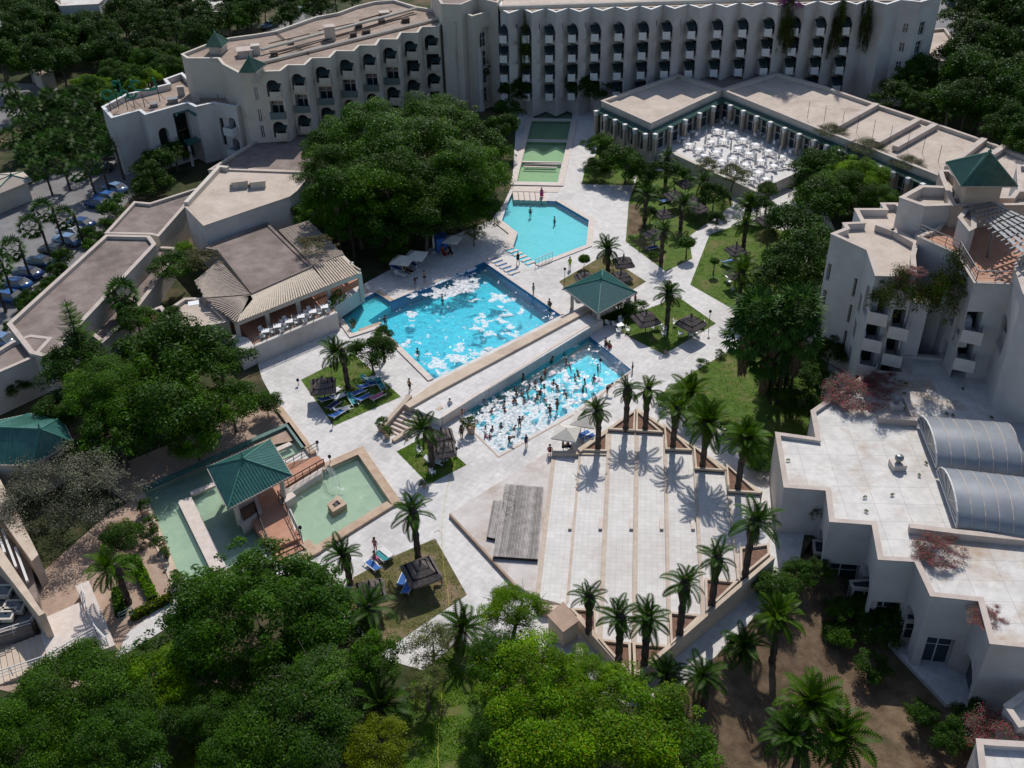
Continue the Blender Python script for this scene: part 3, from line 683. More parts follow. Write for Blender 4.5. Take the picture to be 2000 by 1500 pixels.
b = MB(); b.add([W(L * .3, 1, .7), W(L * .92, 1, .7), W(L * .92, 14.4, .7), W(L * .3, 14.4, .7)], [(0, 1, 2, 3)]); b.build('recess_wall', M['wallc'], tw)
for u in (.26, .95):
    q = W(L * u, 0, -.1); b = MB(); b.lathe((q.x, q.y, 0), [(.6, 0), (.42, 3), (.42, 9.5), (.25, 11.2)], 8); b.build('buttress', M['wall'], tw)
block('link_range', [(866, 38), (890, 44), (897, 30), (905, -25), (850, -25)], 15.5, 0, 'cream wall with three stacked windows between the left wing and the arched tower', wallm='wallc', ph=.5,
      ops={0: [(.3, .75, z, z + 2, False, .3, 'w') for z in (11.5, 7.8, 4.2)]})
block('upper_roof_mass', [(838, -30), (862, 8), (900, 9), (932, -4), (972, 6), (992, -30)], 18.4, 0, 'higher cream roof mass rising behind the arched tower', wallm='wallc')
# ---- left wing
WZ = 14.8
tf = [(500, 141), (512, 140), (547, 139), (562, 127.5), (595, 127.5), (609, 114), (644, 113), (656, 100), (691, 100), (702, 89), (734, 89), (742, 77), (776, 77), (784, 64), (816, 64), (824, 53), (857, 52), (867, 37),
      (868, 22), (812, 13), (770, 0), (732, 3), (695, 12), (660, 25), (617, 33), (572, 49), (537, 61), (500, 67), (448, 74), (400, 88), (354, 106), (366, 114), (426, 114), (436, 126), (468, 143)]
ops = {}
for k in range(1, 17, 2):
    ops[k] = [(.10, .80, 10.9, 13.5, True, 1.6, 'cb'), (.14, .90, 7.6, 10.2, False, 1.3, 'r' if k < 13 else 'cb'), (.10, .80, 4.3, 6.9, True, 1.6, 'cb'), (.22, .8, 1.2, 3.6, False, 1, 'd')]
ops[34] = [(.70, .92, z, z + 2.0, False, .25, 'w') for z in (10.5, 7, 4.4)]
wing = block('hotel_wing', tf, WZ, 0, 'left hotel wing with sawtooth cream front and pale brown roof', wallm='wallc', roofm='roofm', ph=.45, pw=.3, ops=ops, cop='wallc')
def pipe(root, pts, z, r, m, name='roof_pipe'):
    q = [P(x, y, z) for x, y in pts]; b = MB()
    for a, c in zip(q[:-1], q[1:]): b.tube(a, c, r, n=6)
    b.build(name, M[m], root)
pipe(wing, [(510, 97), (814, 16)], WZ + .35, .28, 'wallc'); pipe(wing, [(512, 122), (866, 34)], WZ - .1, .3, 'wallc')
pipe(wing, [(533, 110), (808, 24)], WZ - .1, .1, 'trunk'); pipe(wing, [(535, 104), (640, 78), (700, 60), (790, 35)], WZ - .1, .09, 'trunk'); pipe(wing, [(525, 85), (605, 66)], WZ - .1, .09, 'trunk'); pipe(wing, [(622, 60), (692, 45)], WZ - .1, .09, 'trunk')
pipe(wing, [(702, 40), (765, 22)], WZ - .1, .12, 'trunk'); pipe(wing, [(538, 63), (555, 76)], WZ - .2, .1, 'trunk'); pipe(wing, [(578, 92), (604, 104)], WZ - .2, .1, 'trunk')
for (x, y, s_, h, m) in [(645, 72, 1.6, 2.2, 'coping'), (690, 68, 1.0, .7, 'trunk'), (535, 104, 1.1, .6, 'trunk'), (715, 60, 1.2, .5, 'trunk'), (792, 38, 1.2, .6, 'trunk'), (750, 24, 1.6, .5, 'coping'), (478, 103, 2.2, 1, 'coping'), (500, 100, 1.2, 1.4, 'wallc'), (700, 50, 1.1, .6, 'trunk'), (745, 40, 1, .5, 'trunk'), (568, 80, .9, .5, 'trunk')]:
    q = P(x, y, WZ); b = MB(); b.box((q.x, q.y, WZ - .45 + h / 2), (s_, s_, h), .3); b.box((q.x, q.y, WZ - .45 + h + .05), (s_ * 1.15, s_ * 1.15, .1), .3)
    b.build('roof_unit', M[m], wing)
def hiproof(name, eave, ez, apex, az, label, cat, body=0, zb=0, m='green', ridge2=None, wallm='wallc', ribs=True, cols=None, rib_sp=.34, root=None):
    """tiled hip roof: eave corners px at height ez, apex px at az (optional second ridge end)"""
    w_ = ccw([(p.x, p.y) for p in PP(eave, ez)]); c = cen(w_)
    root = root or thing(name, (c.x, c.y, zb), label, cat)
    A = P(*apex, az); B = P(*ridge2, az) if ridge2 else A
    n = len(w_)
    for i in range(n):
        p, q = Vector((*w_[i], ez)), Vector((*w_[(i + 1) % n], ez)); mid = (p + q) / 2
        if ridge2:
            ta = A if (A - p).length < (B - p).length else B; tb = A if (A - q).length < (B - q).length else B
        else: ta = tb = A
        b = MB(); b.cm = 0
        if (ta - tb).length < .01: b.add([p, q, ta], [(0, 1, 2)])
        else: b.add([p, q, tb, ta], [(0, 1, 2, 3)])
        b.build('roof_slope', M[m], root)
        if ribs:
            nr = max(3, int((q - p).length / rib_sp)); b = MB(); up = (q - p).cross(((ta + tb) / 2) - p).normalized()
            if up.z < 0: up = -up
            e = (q - p).normalized()
            for k in range(1, nr):
                t = k / nr; s0 = lerp(p, q, t); x = (q - p).length * t
                # climb straight up the slope until a hip is met
                slope = ((ta + tb) / 2 - mid); slope -= e * slope.dot(e); H_ = slope.length; sd = slope / H_
                ua = (ta - p).dot(e); ub = (tb - p).dot(e); LL = (q - p).length
                hgt_ = H_
                if x < ua: hgt_ = H_ * x / ua
                if x > ub: hgt_ = min(hgt_, H_ * (LL - x) / (LL - ub))
                s1 = s0 + sd * hgt_; wv = e * .05; o_ = up * .055
                b.add([s0 - wv, s0 + o_, s0 + wv, s1 - wv, s1 + o_, s1 + wv], [(0, 1, 4, 3), (1, 2, 5, 4), (0, 2, 1)])
            tag(b.build('tile_rib', M['greenl'], root), kind='stuff')
        b = MB(); b.tube(p, ta, .10, n=6); b.build('hip_tile', M['greenl'], root)
    if ridge2: b = MB(); b.tube(A, B, .12, n=6); b.build('ridge_tile', M['greenl'], root)
    b = MB(); b.lathe(A, [(.16, -.05), (.2, .15), (.05, .3), (.09, .42), (.02, .7)], 8); b.build('finial', M['greenl'], root)
    b = MB(); b.flat(inset(w_, .06), ez - .14, flip=True); i0 = inset(w_, -.04); i1 = inset(w_, .3)
    b.prism(i0, ez - .16, ez - .01, [i1]); b.build('eave_board', M['coping'], root)
    if body:
        b = MB(); b.prism(inset(w_, body), zb, ez - .1); b.build('wall', M[wallm], root)
    if cols:
        cm = None
        for q in inset(w_, cols):
            b = MB(); b.box((q.x, q.y, (zb + ez) / 2), (.4, .4, ez - zb - .1)); b.build('column', M[wallm], root)
    return root
hiproof('roof_turret', [(467, 142), (499, 142), (520, 125), (487, 124)], WZ + .8, (486, 111), WZ + 3.2, 'small green pyramid turret at the near left corner of the left wing', 'turret', .35, WZ - .5, rib_sp=.5)
hiproof('roof_turret', [(401, 92), (434, 93), (448, 79), (415, 78)], WZ + .8, (419, 64), WZ + 3.2, 'small green pyramid turret at the far left end of the left wing', 'turret', .4, WZ - .5, rib_sp=.5)
# ---- lower entrance block on the left
ez = 9.3
ops = {3: [(.20, .44, 3.6, 6.6, True, 1.0, 'd'), (.62, .98, .3, 8.3, False, 1.2, 'x')], 6: [(.12, .3, 2.5, 7, False, .4, 'd'), (.55, .85, 5.0, 7.4, True, 1.1, 'bb'), (.55, .85, 1.4, 4.0, True, 1.1, 'bb')]}
ent = block('entrance_block', [(199, 209), (218, 231), (272, 216), (283, 224.5), (366, 201), (382, 209), (416, 201), (461, 209), (471, 203), (478, 180), (440, 150), (370, 155), (356, 142), (320, 155), (328, 164), (246, 184)],
            ez, 0, 'white entrance block with green rooftop letters and a tall porch', wallm='wall', roofm='roofm', ph=.9, pw=.4, ops=ops, cop='frame')
for (x, y, sx, h) in [(398, 163, 2.0, 1.6), (408, 176, 2.4, 1.5), (387, 180, 1.5, 1.2), (354, 182, 1.1, 1.5), (337, 196, 1.6, .7), (382, 194, 1.2, 1), (430, 185, 1, .6), (300, 204, 1.2, .5)]:
    q = P(x, y, ez - .5); b = MB(); b.box((q.x, q.y, ez - .9 + h / 2), (sx, sx * .6, h), .3); b.box((q.x, q.y, ez - .88 + h), (sx * 1.08, sx * .7, .06), .3); b.build('roof_unit', M['coping' if h > .8 else 'steel'], ent)
b = MB(); q = PP([(358, 274), (400, 262), (413, 264), (366, 282)], 3.9); b.prism(q, 3.6, 3.95, bottom=True); b.build('porch_canopy', M['green'], ent)
for x, y in ((368, 281), (404, 271)):
    q = P(x, y, 3.7); b = MB(); b.box((q.x, q.y, 1.8), (.45, .45, 3.7), .3); b.build('porch_column', M['wall'], ent)
b = MB(); b.prism(PP([(341, 222), (347, 215), (372, 211), (384, 221), (380, 225), (368, 216), (350, 219), (344, 226)], 8.2), 8.0, 8.25, bottom=True); b.build('porch_hood', M['green'], ent)
# green letters standing on the roof edge, seen from behind
lt = mat('green_sign', (.01, .17, .10), rough=.5)
def letter(px, py, shape, label):
    q = P(px, py, ez - .6); t = thing('roof_letter', q, label, 'sign letter', 'green letters on the roof edge')
    a, c = P(205, 205, ez), P(310, 190, ez); e = Vector(((c - a).x, (c - a).y, 0)).normalized()
    b = MB()
    for (u0, v0, u1, v1) in shape: b.tube(q + e * u0 + Vector((0, 0, v0 + 2.0)), q + e * u1 + Vector((0, 0, v1 + 2.0)), .17, n=6)
    b.build('letter_face', lt, t)
    b = MB(); b.tube(q, q + Vector((0, 0, 2.2)), .06, n=5); b.tube(q + Vector((0, 0, 1.7)), q + Vector((.5, 1.2, 0)), .04, n=4); b.build('post', M['metal'], t)
arc = lambda cx, cy, r, a0, a1, n=8: [(cx + r * math.cos(a0 + (a1 - a0) * i / n), cy + r * math.sin(a0 + (a1 - a0) * i / n), cx + r * math.cos(a0 + (a1 - a0) * (i + 1) / n), cy + r * math.sin(a0 + (a1 - a0) * (i + 1) / n)) for i in range(n)]
letter(217, 218, arc(0, .7, .7, 0, 6.28) + [(0, 0, .9, 0)], 'round looped green roof letter at the far left corner of the entrance block')
letter(232, 212, [(-.8, 0, 1.0, 0), (1.0, 0, 1.0, 2.4), (.2, 0, .2, 1.0), (-.5, 0, -.5, .9)] + arc(.3, 2.0, .35, 0, 5), 'tall hooked green roof letter second from the left')
letter(250, 216, arc(0, .6, .6, -1.6, 3.4) + [(.6, .4, 1.2, .5)], 'low curled green roof letter third from the left')
letter(264, 213, arc(0, .5, .7, 3.14, 6.28) + [(-.2, 1.6, .2, 1.6)], 'cup shaped green roof letter with a dot above it')
letter(283, 210, [(-.9, .9, 1.4, .6), (1.4, .6, 2.4, .7), (-.9, .9, -1.2, 2.6)] + arc(-.6, 1.9, .5, 0, 4), 'long barred green roof letter with a curl at its left end')
letter(313, 200, [(-1.2, .4, 0, .4), (0, .4, -.3, 2.0)], 'upright green roof letter at the right end of the row')
# ---- low roofs between the wing and the restaurant
block('low_roof', [(407, 332), (520, 262), (655, 232), (700, 300), (606, 337), (462, 330)], 3.9, 0, 'low brown roof lying in the shadow of the left wing', wallm='wallc', ph=.3)
b2 = block('raised_hall', [(361, 403), (428, 330), (462, 331), (598, 336), (604, 342), (579, 373), (565, 384), (398, 441)], 7.0, 0, 'raised hall with pale roof and two roof lights above the restaurant', wallm='wall', roofm='roofl', ph=.18, pw=.25, cop='roofl')
for (x, y) in ((468, 351), (503, 351)):
    q = P(x, y, 7.6); b = MB(); b.box((q.x, q.y, 7.25), (2.0, 2.3, .9), .2); b.build('roof_light', M['wallc'], b2)
    b = MB(); b.box((q.x, q.y, 7.76), (2.3, 2.6, .14), .2); b.build('roof_light_lid', M['roofl'], b2)
strip('hall_parapet', [P(x, y, 7.1) for x, y in ((364, 400), (429, 329), (446, 331))], .6, .7, 'wallc', 6.8, label='double pale parapet along the upper left side of the raised hall', cat='parapet')
block('corridor_roof', [(205, 456), (262, 394), (293, 397), (390, 366), (363, 401), (310, 462), (294, 458)], 4.4, 0, 'upper section of the long brown corridor roof beside the car park', wallm='wallc', ph=.35)
block('corridor_roof', [(15, 633), (207, 459), (292, 461), (304, 477), (150, 641), (100, 700), (60, 690)], 5.2, 0, 'lower section of the long brown corridor roof beside the parked cars', wallm='wallc', ph=.4, pw=.4)
block('side_roof', [(309, 482), (340, 484), (344, 492), (300, 560), (250, 625), (200, 670), (168, 644)], 2.9, 0, 'narrow lower brown roof stepping down from the corridor roof', wallm='wallc', ph=.3)
block('corner_hut', [(22, 668), (60, 655), (102, 660), (68, 697), (-30, 740), (-30, 700)], 4.8, 0, 'small white walled block with brown roof at the left edge', wallm='wall', ph=.4)
block('side_annex', [(338, 598), (360, 583), (402, 582), (448, 628), (372, 642), (330, 655)], 3.6, 0, 'beige annex with gravel roof left of the slatted pergola', wallm='wallc', roofm='roofl', ph=.35)
block('planter_box', [(280, 612), (315, 598), (322, 606), (338, 640), (300, 640)], 3.4, 0, 'walled roof planter left of the beige annex', 'planter', wallm='wallc', roofm='bed', ph=.3)
rs = block('restaurant', [(398, 484), (522, 436), (609, 521), (492, 573), (427, 489)], 4.7, 0, 'pool restaurant with dark brown flat roof inside its slatted pergola', wallm='wallc', ph=.1, pw=.25, cop='roof')
pg = thing('slatted_pergola', P(560, 590, 5.6), 'pale slatted pergola wrapped round the pool restaurant roof', 'pergola')
pz = 4.5; SL = {}
def slats(a0, a1, c0, c1, n, wd, jit=0, m='rim', zz=pz):
    """n slats from edge a0-a1 to edge c0-c1"""
    A0, A1, C0, C1 = P(*a0, zz), P(*a1, zz), P(*c0, zz), P(*c1, zz)
    for i in range(n):
        t = (i + .5) / n; s0, s1 = lerp(A0, A1, t), lerp(C0, C1, t); e = (s1 - s0); L = e.length + random.uniform(0, jit); mid = s0 + e.normalized() * L / 2
        b = MB(); b.box((mid.x, mid.y, zz), (L, wd, .16), math.atan2(e.y, e.x)); b.build('slat', M[m], pg)
M['slat'] = mat('bleached_slat', (.46, .39, .31), (.58, .50, .41), 2, .9)
slats((491, 574), (610, 523), (462, 630), (640, 558), 36, .2, .1, 'slat')
slats((612, 521), (668, 500), (640, 558), (702, 534), 13, .18, .1, 'slat')
slats((428, 508), (490, 576), (383, 548), (402, 582), 26, .2, .3, 'slatd')
slats((490, 578), (493, 585), (404, 584), (460, 630), 15, .18, .3, 'slatd')
slats((544, 450), (612, 521), (600, 432), (668, 498), 34, .2, .4, 'slatd')
slats((668, 500), (704, 534), (700, 520), (706, 534), 1, .16, .4, 'slat')
b = MB()
for a, c in (((462, 632), (704, 536)), ((383, 550), (462, 632)), ((476, 602), (690, 515)), ((600, 433), (704, 536))):
    q0, q1 = P(*a, pz - .4), P(*c, pz - .4); d = q1 - q0; b.box(((q0 + q1) / 2).to_tuple(), (d.length, .3, .5), math.atan2(d.y, d.x))
b.build('beam', M['wallc'], pg)
for x, y in ((462, 632), (520, 610), (580, 584), (640, 560), (702, 536), (400, 584)):
    q = P(x, y, pz - .5); b = MB(); b.box((q.x, q.y, 2.2), (.5, .5, 3.9), .4); b.build('column', M['wallc'], pg)
rt2 = thing('dining_terrace', P(570, 640, 0), 'raised tiled dining terrace under the pergola with white front wall', 'terrace')
b = MB(); b.prism(PP([(497, 674), (657, 609), (640, 575), (700, 545), (640, 500), (420, 590), (470, 640)], 2.1), 0, 2.1); b.build('floor', M['terra'], rt2)
b = MB(); b.prism(PP([(495, 673), (497, 677), (659, 611), (656, 607)], 2.35), 0, 2.35); b.build('front_wall', M['wall'], rt2)
b = MB(); b.prism(PP([(640, 590), (704, 556), (708, 562), (652, 600)], 2.0), 0, 2.0); b.build('planter_wall', M['wall'], rt2)
b = MB(); b.prism(PP([(497, 677), (485, 660), (440, 650), (470, 690)], 2.3), 0, 2.3); b.build('end_wall', M['wall'], rt2)
def railing(px, z, h, label, m='rail', post=1.4, mids=(.5,), parent=None, panel=False):
    q = [P(x, y, z) for x, y in px]; root = parent or thing('railing', q[0], label, 'railing')
    b = MB(); pb = MB()
    for a, c in zip(q[:-1], q[1:]):
        for k in (*mids, 1.0): b.tube(a + Vector((0, 0, h * k)), c + Vector((0, 0, h * k)), .035 if k < 1 else .05, n=4)
        n = max(1, int((c - a).length / post))
        for i in range(n + 1): s_ = lerp(a, c, i / n); pb.tube(s_, s_ + Vector((0, 0, h)), .04, n=4)
    b.build('rail', M[m], root); pb.build('post', M[m], root); return root
railing([(498, 675), (656, 610)], 2.35, .9, 'teal railing along the front of the dining terrace', mids=(.33, .66))
# ---- right restaurant with the colonnade
FZ = 6.6
fr = block('colonnade_restaurant', [(1174, 197), (1324, 145), (1410, 176), (1271, 241)], FZ, 0, 'left wing of the colonnaded restaurant with pale flat roof', wallm='wallc', roofm='roofl', ph=.5, pw=.4)
f2 = block('colonnade_restaurant', [(1412, 176), (1515, 142), (1602, 166), (1715, 205), (1832, 243), (1905, 268), (2040, 318), (2040, 420), (1850, 350), (1700, 290), (1602, 253)], FZ, 0,
           'long right wing of the colonnaded restaurant running to the right edge', wallm='wallc', roofm='roofl', ph=.5, pw=.4)
block('shaded_roof', [(1326, 144), (1345, 134), (1500, 137), (1513, 142), (1411, 175)], FZ - .6, 0, 'shaded brown roof between the two colonnaded restaurant wings', wallm='wallc')
for a, c in (((1632, 250), (1712, 206)), ((1712, 281), (1794, 236)), ((1748, 290), (1826, 246)), ((1850, 330), (1922, 274)), ((1935, 305), (1962, 288))):
    q0, q1 = P(*a, FZ), P(*c, FZ); d = q1 - q0; b = MB(); b.box(((q0 + q1) / 2).to_tuple(), (d.length, .9, .75), math.atan2(d.y, d.x)); b.build('roof_beam', M['coping'], f2)
for x, y in ((1577, 230), (1609, 240), (1644, 250), (1673, 258), (1704, 268), (1737, 279), (1771, 290), (1801, 300), (1832, 318)):
    q = P(x, y, FZ - .5); b = MB(); b.tube(q, q + Vector((0, 0, 2.6)), .035, n=4); b.build('roof_rod', M['metal'], f2)
# terrace slab
FT = 1.9
ft = thing('cafe_terrace', P(1430, 300, 0), 'raised white cafe terrace in the angle of the colonnaded restaurant', 'terrace')
b = MB(); b.prism(PP([(1282, 292), (1275, 250), (1412, 180), (1606, 262), (1640, 300), (1568, 332), (1480, 372), (1320, 300)], FT), 0, FT); b.build('floor', M['pave'], ft)
b = MB(); b.prism(PP([(1316, 301), (1480, 376), (1484, 373), (1320, 297)], FT + .3), 0, FT + .3); b.build('front_wall', M['wallc'], ft)
gm = MB()
def colonnade(line, n, zb, root, ndoor=True):
    """pilasters, glass bays and green tile eave outside the wall line (px at FZ)"""
    a, c = P(*line[0], FZ), P(*line[1], FZ); a.z = c.z = 0; L = (c - a).length; e = (c - a) / L; nn = Vector((e.y, -e.x, 0))
    ang = math.atan2(e.y, e.x)
    gb = MB(); gb.add([a + nn * .02 + Vector((0, 0, FZ - .95)), c + nn * .02 + Vector((0, 0, FZ - .95)), c + nn * .85 + Vector((0, 0, FZ - 1.45)), a + nn * .85 + Vector((0, 0, FZ - 1.45)),
                      a + nn * .85 + Vector((0, 0, FZ - 1.6)), c + nn * .85 + Vector((0, 0, FZ - 1.6)), a + Vector((0, 0, FZ - 1.75)), c + Vector((0, 0, FZ - 1.75))], [(3, 2, 1, 0), (4, 5, 2, 3), (6, 7, 5, 4)])
    gb.build('tile_eave', M['eave'], root)
    for i in range(n + 1):
        q = lerp(a, c, i / n) + nn * .95
        if 'pil' not in SL:
            b = MB(); h = FZ - FT
            b.box((0, 0, FT + h / 2 - .7), (.42, .5, h - 1.2)); SL['pil'] = b.mesh('pilaster', M['pilaster'])
            b = MB(); b.box((0, -.02, FZ - 1.45), (.6, .65, .4)); b.box((0, .0, FZ - 1.85), (.48, .56, .4)); SL['cap'] = b.mesh('capital', M['frame'])
        o = link('pilaster', SL['pil'], root, Vector((q.x, q.y, 0)) - OFF[root.name], ang); link('capital', SL['cap'], o)
        if i < n:
            u0, u1 = (i + .14) / n * L, (i + .86) / n * L
            W = lambda u, v, d=0: a + e * u + Vector((0, 0, v)) + nn * (.06 - d)
            window(root, W, (u0, u1, zb + .15, FZ - 1.9, False, 0), 'glass', True)
colonnade([(1174, 199), (1271, 243)], 5, FT, fr)
colonnade([(1271, 243), (1412, 178)], 5, FT, fr)
colonnade([(1412, 178), (1602, 255)], 7, FT, f2)
colonnade([(1602, 255), (1845, 350)], 9, .3, f2)
# ---- right hotel block
G1Z = 14.9
ops = {0: [(.06, .16, z, z + 2.0, False, .5, 'w') for z in (9.6, 6.4, 3.2)] + [(.82, .9, z, z + 2.2, False, .4, 'd') for z in (9.2, 6.0, 2.8)], 1: [(.12, .34, z, z + 2.1, False, .3, 'w') for z in (8.4, 5.2, 2)] + [(.5, .92, 9.6, 12.9, True, .9, 'd')],
       2: [(.03, .40, z, z + 2.4, False, 1.4, 'gb') for z in (10.4, 7.3, 4.2, 1.1)] + [(.62, .95, z, z + 2.4, False, 1.4, 'gb') for z in (8.8, 5.6, 2.4)]}
g1 = block('terraced_hotel', [(1623, 457), (1694, 489), (1710, 539), (1790, 541), (1786, 500), (1800, 440), (1752, 397), (1720, 397), (1727, 408), (1669, 408), (1683, 434), (1646, 436), (1652, 446)],
           G1Z, 0, 'stepped left part of the right hotel block with bare pale roof', wallm='wall', roofm='roofl', ph=.7, pw=.35, ops=ops, cop='coping')
b = MB()
for a, c in (((1712, 443), (1745, 455)), ((1742, 452), (1790, 480))):
    q0, q1 = P(*a, G1Z - .3), P(*c, G1Z - .3); d = q1 - q0; b.box(((q0 + q1) / 2).to_tuple(), (d.length, .7, .7), math.atan2(d.y, d.x))
b.build('roof_upstand', M['coping'], g1)
gp = block('balcony_pier', [(1788, 560), (1812, 566), (1816, 592), (1780, 590)], 11.6, 0, 'white projecting pier with stacked balconies between the two halves of the right hotel block', wallm='wall', ph=.1, ops={3: [(.1, .9, z, z + 2.2, False, 1, 'gb') for z in (7.6, 4.4, 1.2)]})
g2 = block('hotel_drum', [(1757, 386), (1799, 363), (1857, 365), (1862, 401), (1806, 403)], 17.8, 0, 'taller pale drum with low parapet behind the stepped roof', wallm='wall', roofm='roofl', ph=1.0, pw=.4)
G3Z = 15.8
ops = {0: [(.1, .4, z, z + 2.4, False, 1.2, 'gb') for z in (8.2, 5.2, 2.2)] + [(.60, .90, 9.4, 12.6, True, 1, 'd')], 1: [(.30, .58, 9.4, 12.6, True, 1, 'd'), (.64, .94, 8.4, 11.6, True, 1, 'd'), (.3, .6, 5.4, 7.6, False, 1, 'd')],
       2: [(.02, .45, z, z + 2.5, False, 1.5, 'gb') for z in (10.2, 7.0, 3.8)],
       3: [(.1, .5, z, z + 2.5, False, 1.5, 'gb') for z in (9.6, 6.4, 3.2)]}
g3 = block('hotel_roof_terrace', [(1792, 462), (1869, 496), (1903, 553), (1979, 555), (2060, 545), (2060, 420), (1900, 400), (1862, 402), (1832, 445)], G3Z, 0,
           'front of the right hotel block carrying a tiled roof terrace', wallm='wall', roofm='terra', ph=.35, pw=.3, ops=ops)
railing([(1795, 458), (1872, 492), (1906, 549), (1978, 551)], G3Z, 1.1, 'thin steel railing round the tiled roof terrace', 'steel', 1.5, (.33, .66))
block('terrace_hut', [(1872, 425), (1888, 405), (1905, 415), (1905, 445), (1893, 452)], 18.3, 15, 'small pale hut standing on the tiled roof terrace', wallm='wall', ph=.1)
# grey slatted pergola on top
pgr = thing('roof_pergola', P(1950, 440, 18.5), 'dark grey slatted pergola over the roof terrace', 'pergola')
A0, A1, C1, C0 = P(1889, 404, 18.6), P(1936, 396, 18.6), P(2080, 460, 18.6), P(1996, 500, 18.6)
for i in range(14):
    t = i / 13; q0, q1 = lerp(A0, C0, t), lerp(A1, C1, t); d = q1 - q0; q0 = q0 - d.normalized() * .5; d = q1 - q0
    b = MB(); b.box(((q0 + q1) / 2).to_tuple(), (d.length, .12, .2), math.atan2(d.y, d.x)); b.build('rafter', M['steel'], pgr)
for i in range(7):
    t = (i + .15) / 7; t2 = (i + .72) / 7
    for j in range(7):
        s0, s1 = (j + .03) / 7, (j + random.uniform(.8, .95)) / 7
        b = MB(); vs = [lerp(lerp(A0, A1, t), lerp(C0, C1, t), s0), lerp(lerp(A0, A1, t2), lerp(C0, C1, t2), s0), lerp(lerp(A0, A1, t2), lerp(C0, C1, t2), s1), lerp(lerp(A0, A1, t), lerp(C0, C1, t), s1)]
        b.prism(vs, 18.75, 18.79, bottom=True); b.build('shade_panel', M['steel'], pgr)
for q in (A0, lerp(A0, C0, .5), C0): b = MB(); b.box((q.x + .3, q.y + .4, 17), (.2, .2, 3.2)); b.build('post', M['steel'], pgr)
g4 = block('hotel_bay', [(1982, 520), (1993, 500), (2080, 500), (2080, 640), (2000, 575)], 17.2, 0, 'rounded pale bay of the right hotel block at the right edge', wallm='wall', roofm='roofl', ops={4: [(.3, .9, 9.5, 13, True, .8, 'w')]})
g5 = block('tower_room', [(1838, 346), (1834, 333), (1857, 333), (1875, 352), (1872, 385), (1975, 385), (1985, 372), (2060, 372), (2060, 400), (1860, 402)], 17.9, 12, 'pale walls clustered under the green tiled tower roof', wallm='sand', roofm='roofl', ph=.8)
hiproof('tower_roof', [(1848, 317), (1877, 363), (1987, 363), (1938, 322)], 20.3, (1933, 297), 24.2, 'large green pyramid roof crowning the right hotel block', 'tower', .9, 15, wallm='sand', rib_sp=.3)
block('far_wing', [(1986, 322), (2060, 330), (2060, 440), (1990, 380)], 15, 0, 'pale flat roof behind the green pyramid at the right edge', wallm='wall', roofm='roofl')
# ---- low white roofed building with the two barrel vaults
HZ2 = 5.3
hp = [(1515, 845), (1532, 952), (1614, 958), (1621, 1019), (1704, 1025), (1716, 1093), (1787, 1097), (1818, 1164), (1912, 1174), (1934, 1257), (2060, 1270), (2060, 700), (1926, 702), (1747, 690), (1765, 729), (1701, 724), (1640, 765), (1585, 803), (1594, 856)]
ops = {1: [(.45, .98, -2.8, -.2, False, .7, 'd')], 2: [(.12, .88, -2.8, 2.2, True, .9, 'w')], 3: [(.1, .95, -2.6, .6, False, .7, 'w')], 4: [(.12, .88, -2.8, 2.2, True, .9, 'w')], 5: [(.1, .95, -2.6, .6, False, .7, 'w')],
       6: [(.15, .7, -2.8, 1.6, True, .8, 'w')], 7: [(.2, .8, -2.7, .8, False, .7, 'w')], 8: [(.1, .9, -2.7, 1, True, .7, 'w')]}
h1 = block('vaulted_building', hp, HZ2, -3.2, 'low building with white slab roof and twin grey barrel vaults', wallm='wall', roofm='roofw', ph=.3, pw=.35, ops=ops, cop='coping')
strip('roof_upstand', [P(x, y, HZ2 + .3) for x, y in ((1716, 812), (1790, 818))], .6, .45, 'coping', HZ2 - .25, parent=h1) if False else None
for pts in ([(1716, 815), (1792, 820)], [(1776, 1028), (1872, 1040), (2050, 1058)], [(1768, 775), (1786, 815)]):
    q = [P(x, y, HZ2 + .3) for x, y in pts]; b = MB()
    for a, c in zip(q[:-1], q[1:]):
        d = c - a; b.box(((a + c) / 2).to_tuple()[:2] + (HZ2,), (d.length, .55, .8), math.atan2(d.y, d.x))
    b.build('roof_upstand', M['coping'], h1)
def vault(p0, p1, r0, r1, label):
    """barrel vault: left end from p0 (far foot) to p1 (near foot), right end r0,r1"""
    zb = HZ2 + .25; a, c, d, f = P(*p0, zb), P(*p1, zb), P(*r0, zb), P(*r1, zb)
    t = thing('barrel_vault', a, label, 'skylight', 'twin barrel vault skylights'); n = 13; m = 10
    def pt(s, k, rr=1):
        x = lerp(a, d, s); y = lerp(c, f, s); th = math.pi * k / m; cc = (x + y) / 2; hw = (y - x) / 2
        return cc - hw * math.cos(th) * rr + Vector((0, 0, math.sin(th) * hw.length * .52 * rr))
    for i in range(n):
        b = MB(); s0, s1 = (i + .02) / n, (i + .98) / n
        b.add([pt(s0, k) for k in range(m + 1)] + [pt(s1, k) for k in range(m + 1)], [(k, m + 1 + k, m + 2 + k, k + 1) for k in range(m)]); b.build('vault_panel', M['vault'], t, smooth=True)
        b = MB(); s0, s1 = (i - .03) / n, (i + .03) / n
        b.add([pt(s0, k, 1.012) for k in range(m + 1)] + [pt(s1, k, 1.012) for k in range(m + 1)], [(k, m + 1 + k, m + 2 + k, k + 1) for k in range(m)]); b.build('vault_rib', M['coping'], t)
    b = MB(); b.add([pt(0, k) for k in range(m + 1)], [tuple(range(m, -1, -1))]); b.build('end_glazing', M['steel'], t)
    b = MB()
    for k in range(m): b.tube(pt(-.004, k), pt(-.004, k + 1), .07, n=4)
    cc = (a + c) / 2
    for k in range(1, m, 2): b.tube(cc, pt(-.004, k), .04, n=4)
    b.tube(a, c, .1, n=4); b.build('end_frame', M['frame'], t)
vault((1793, 822), (1829, 913), (2150, 850), (2190, 950), 'farther grey barrel vault on the white slab roof')
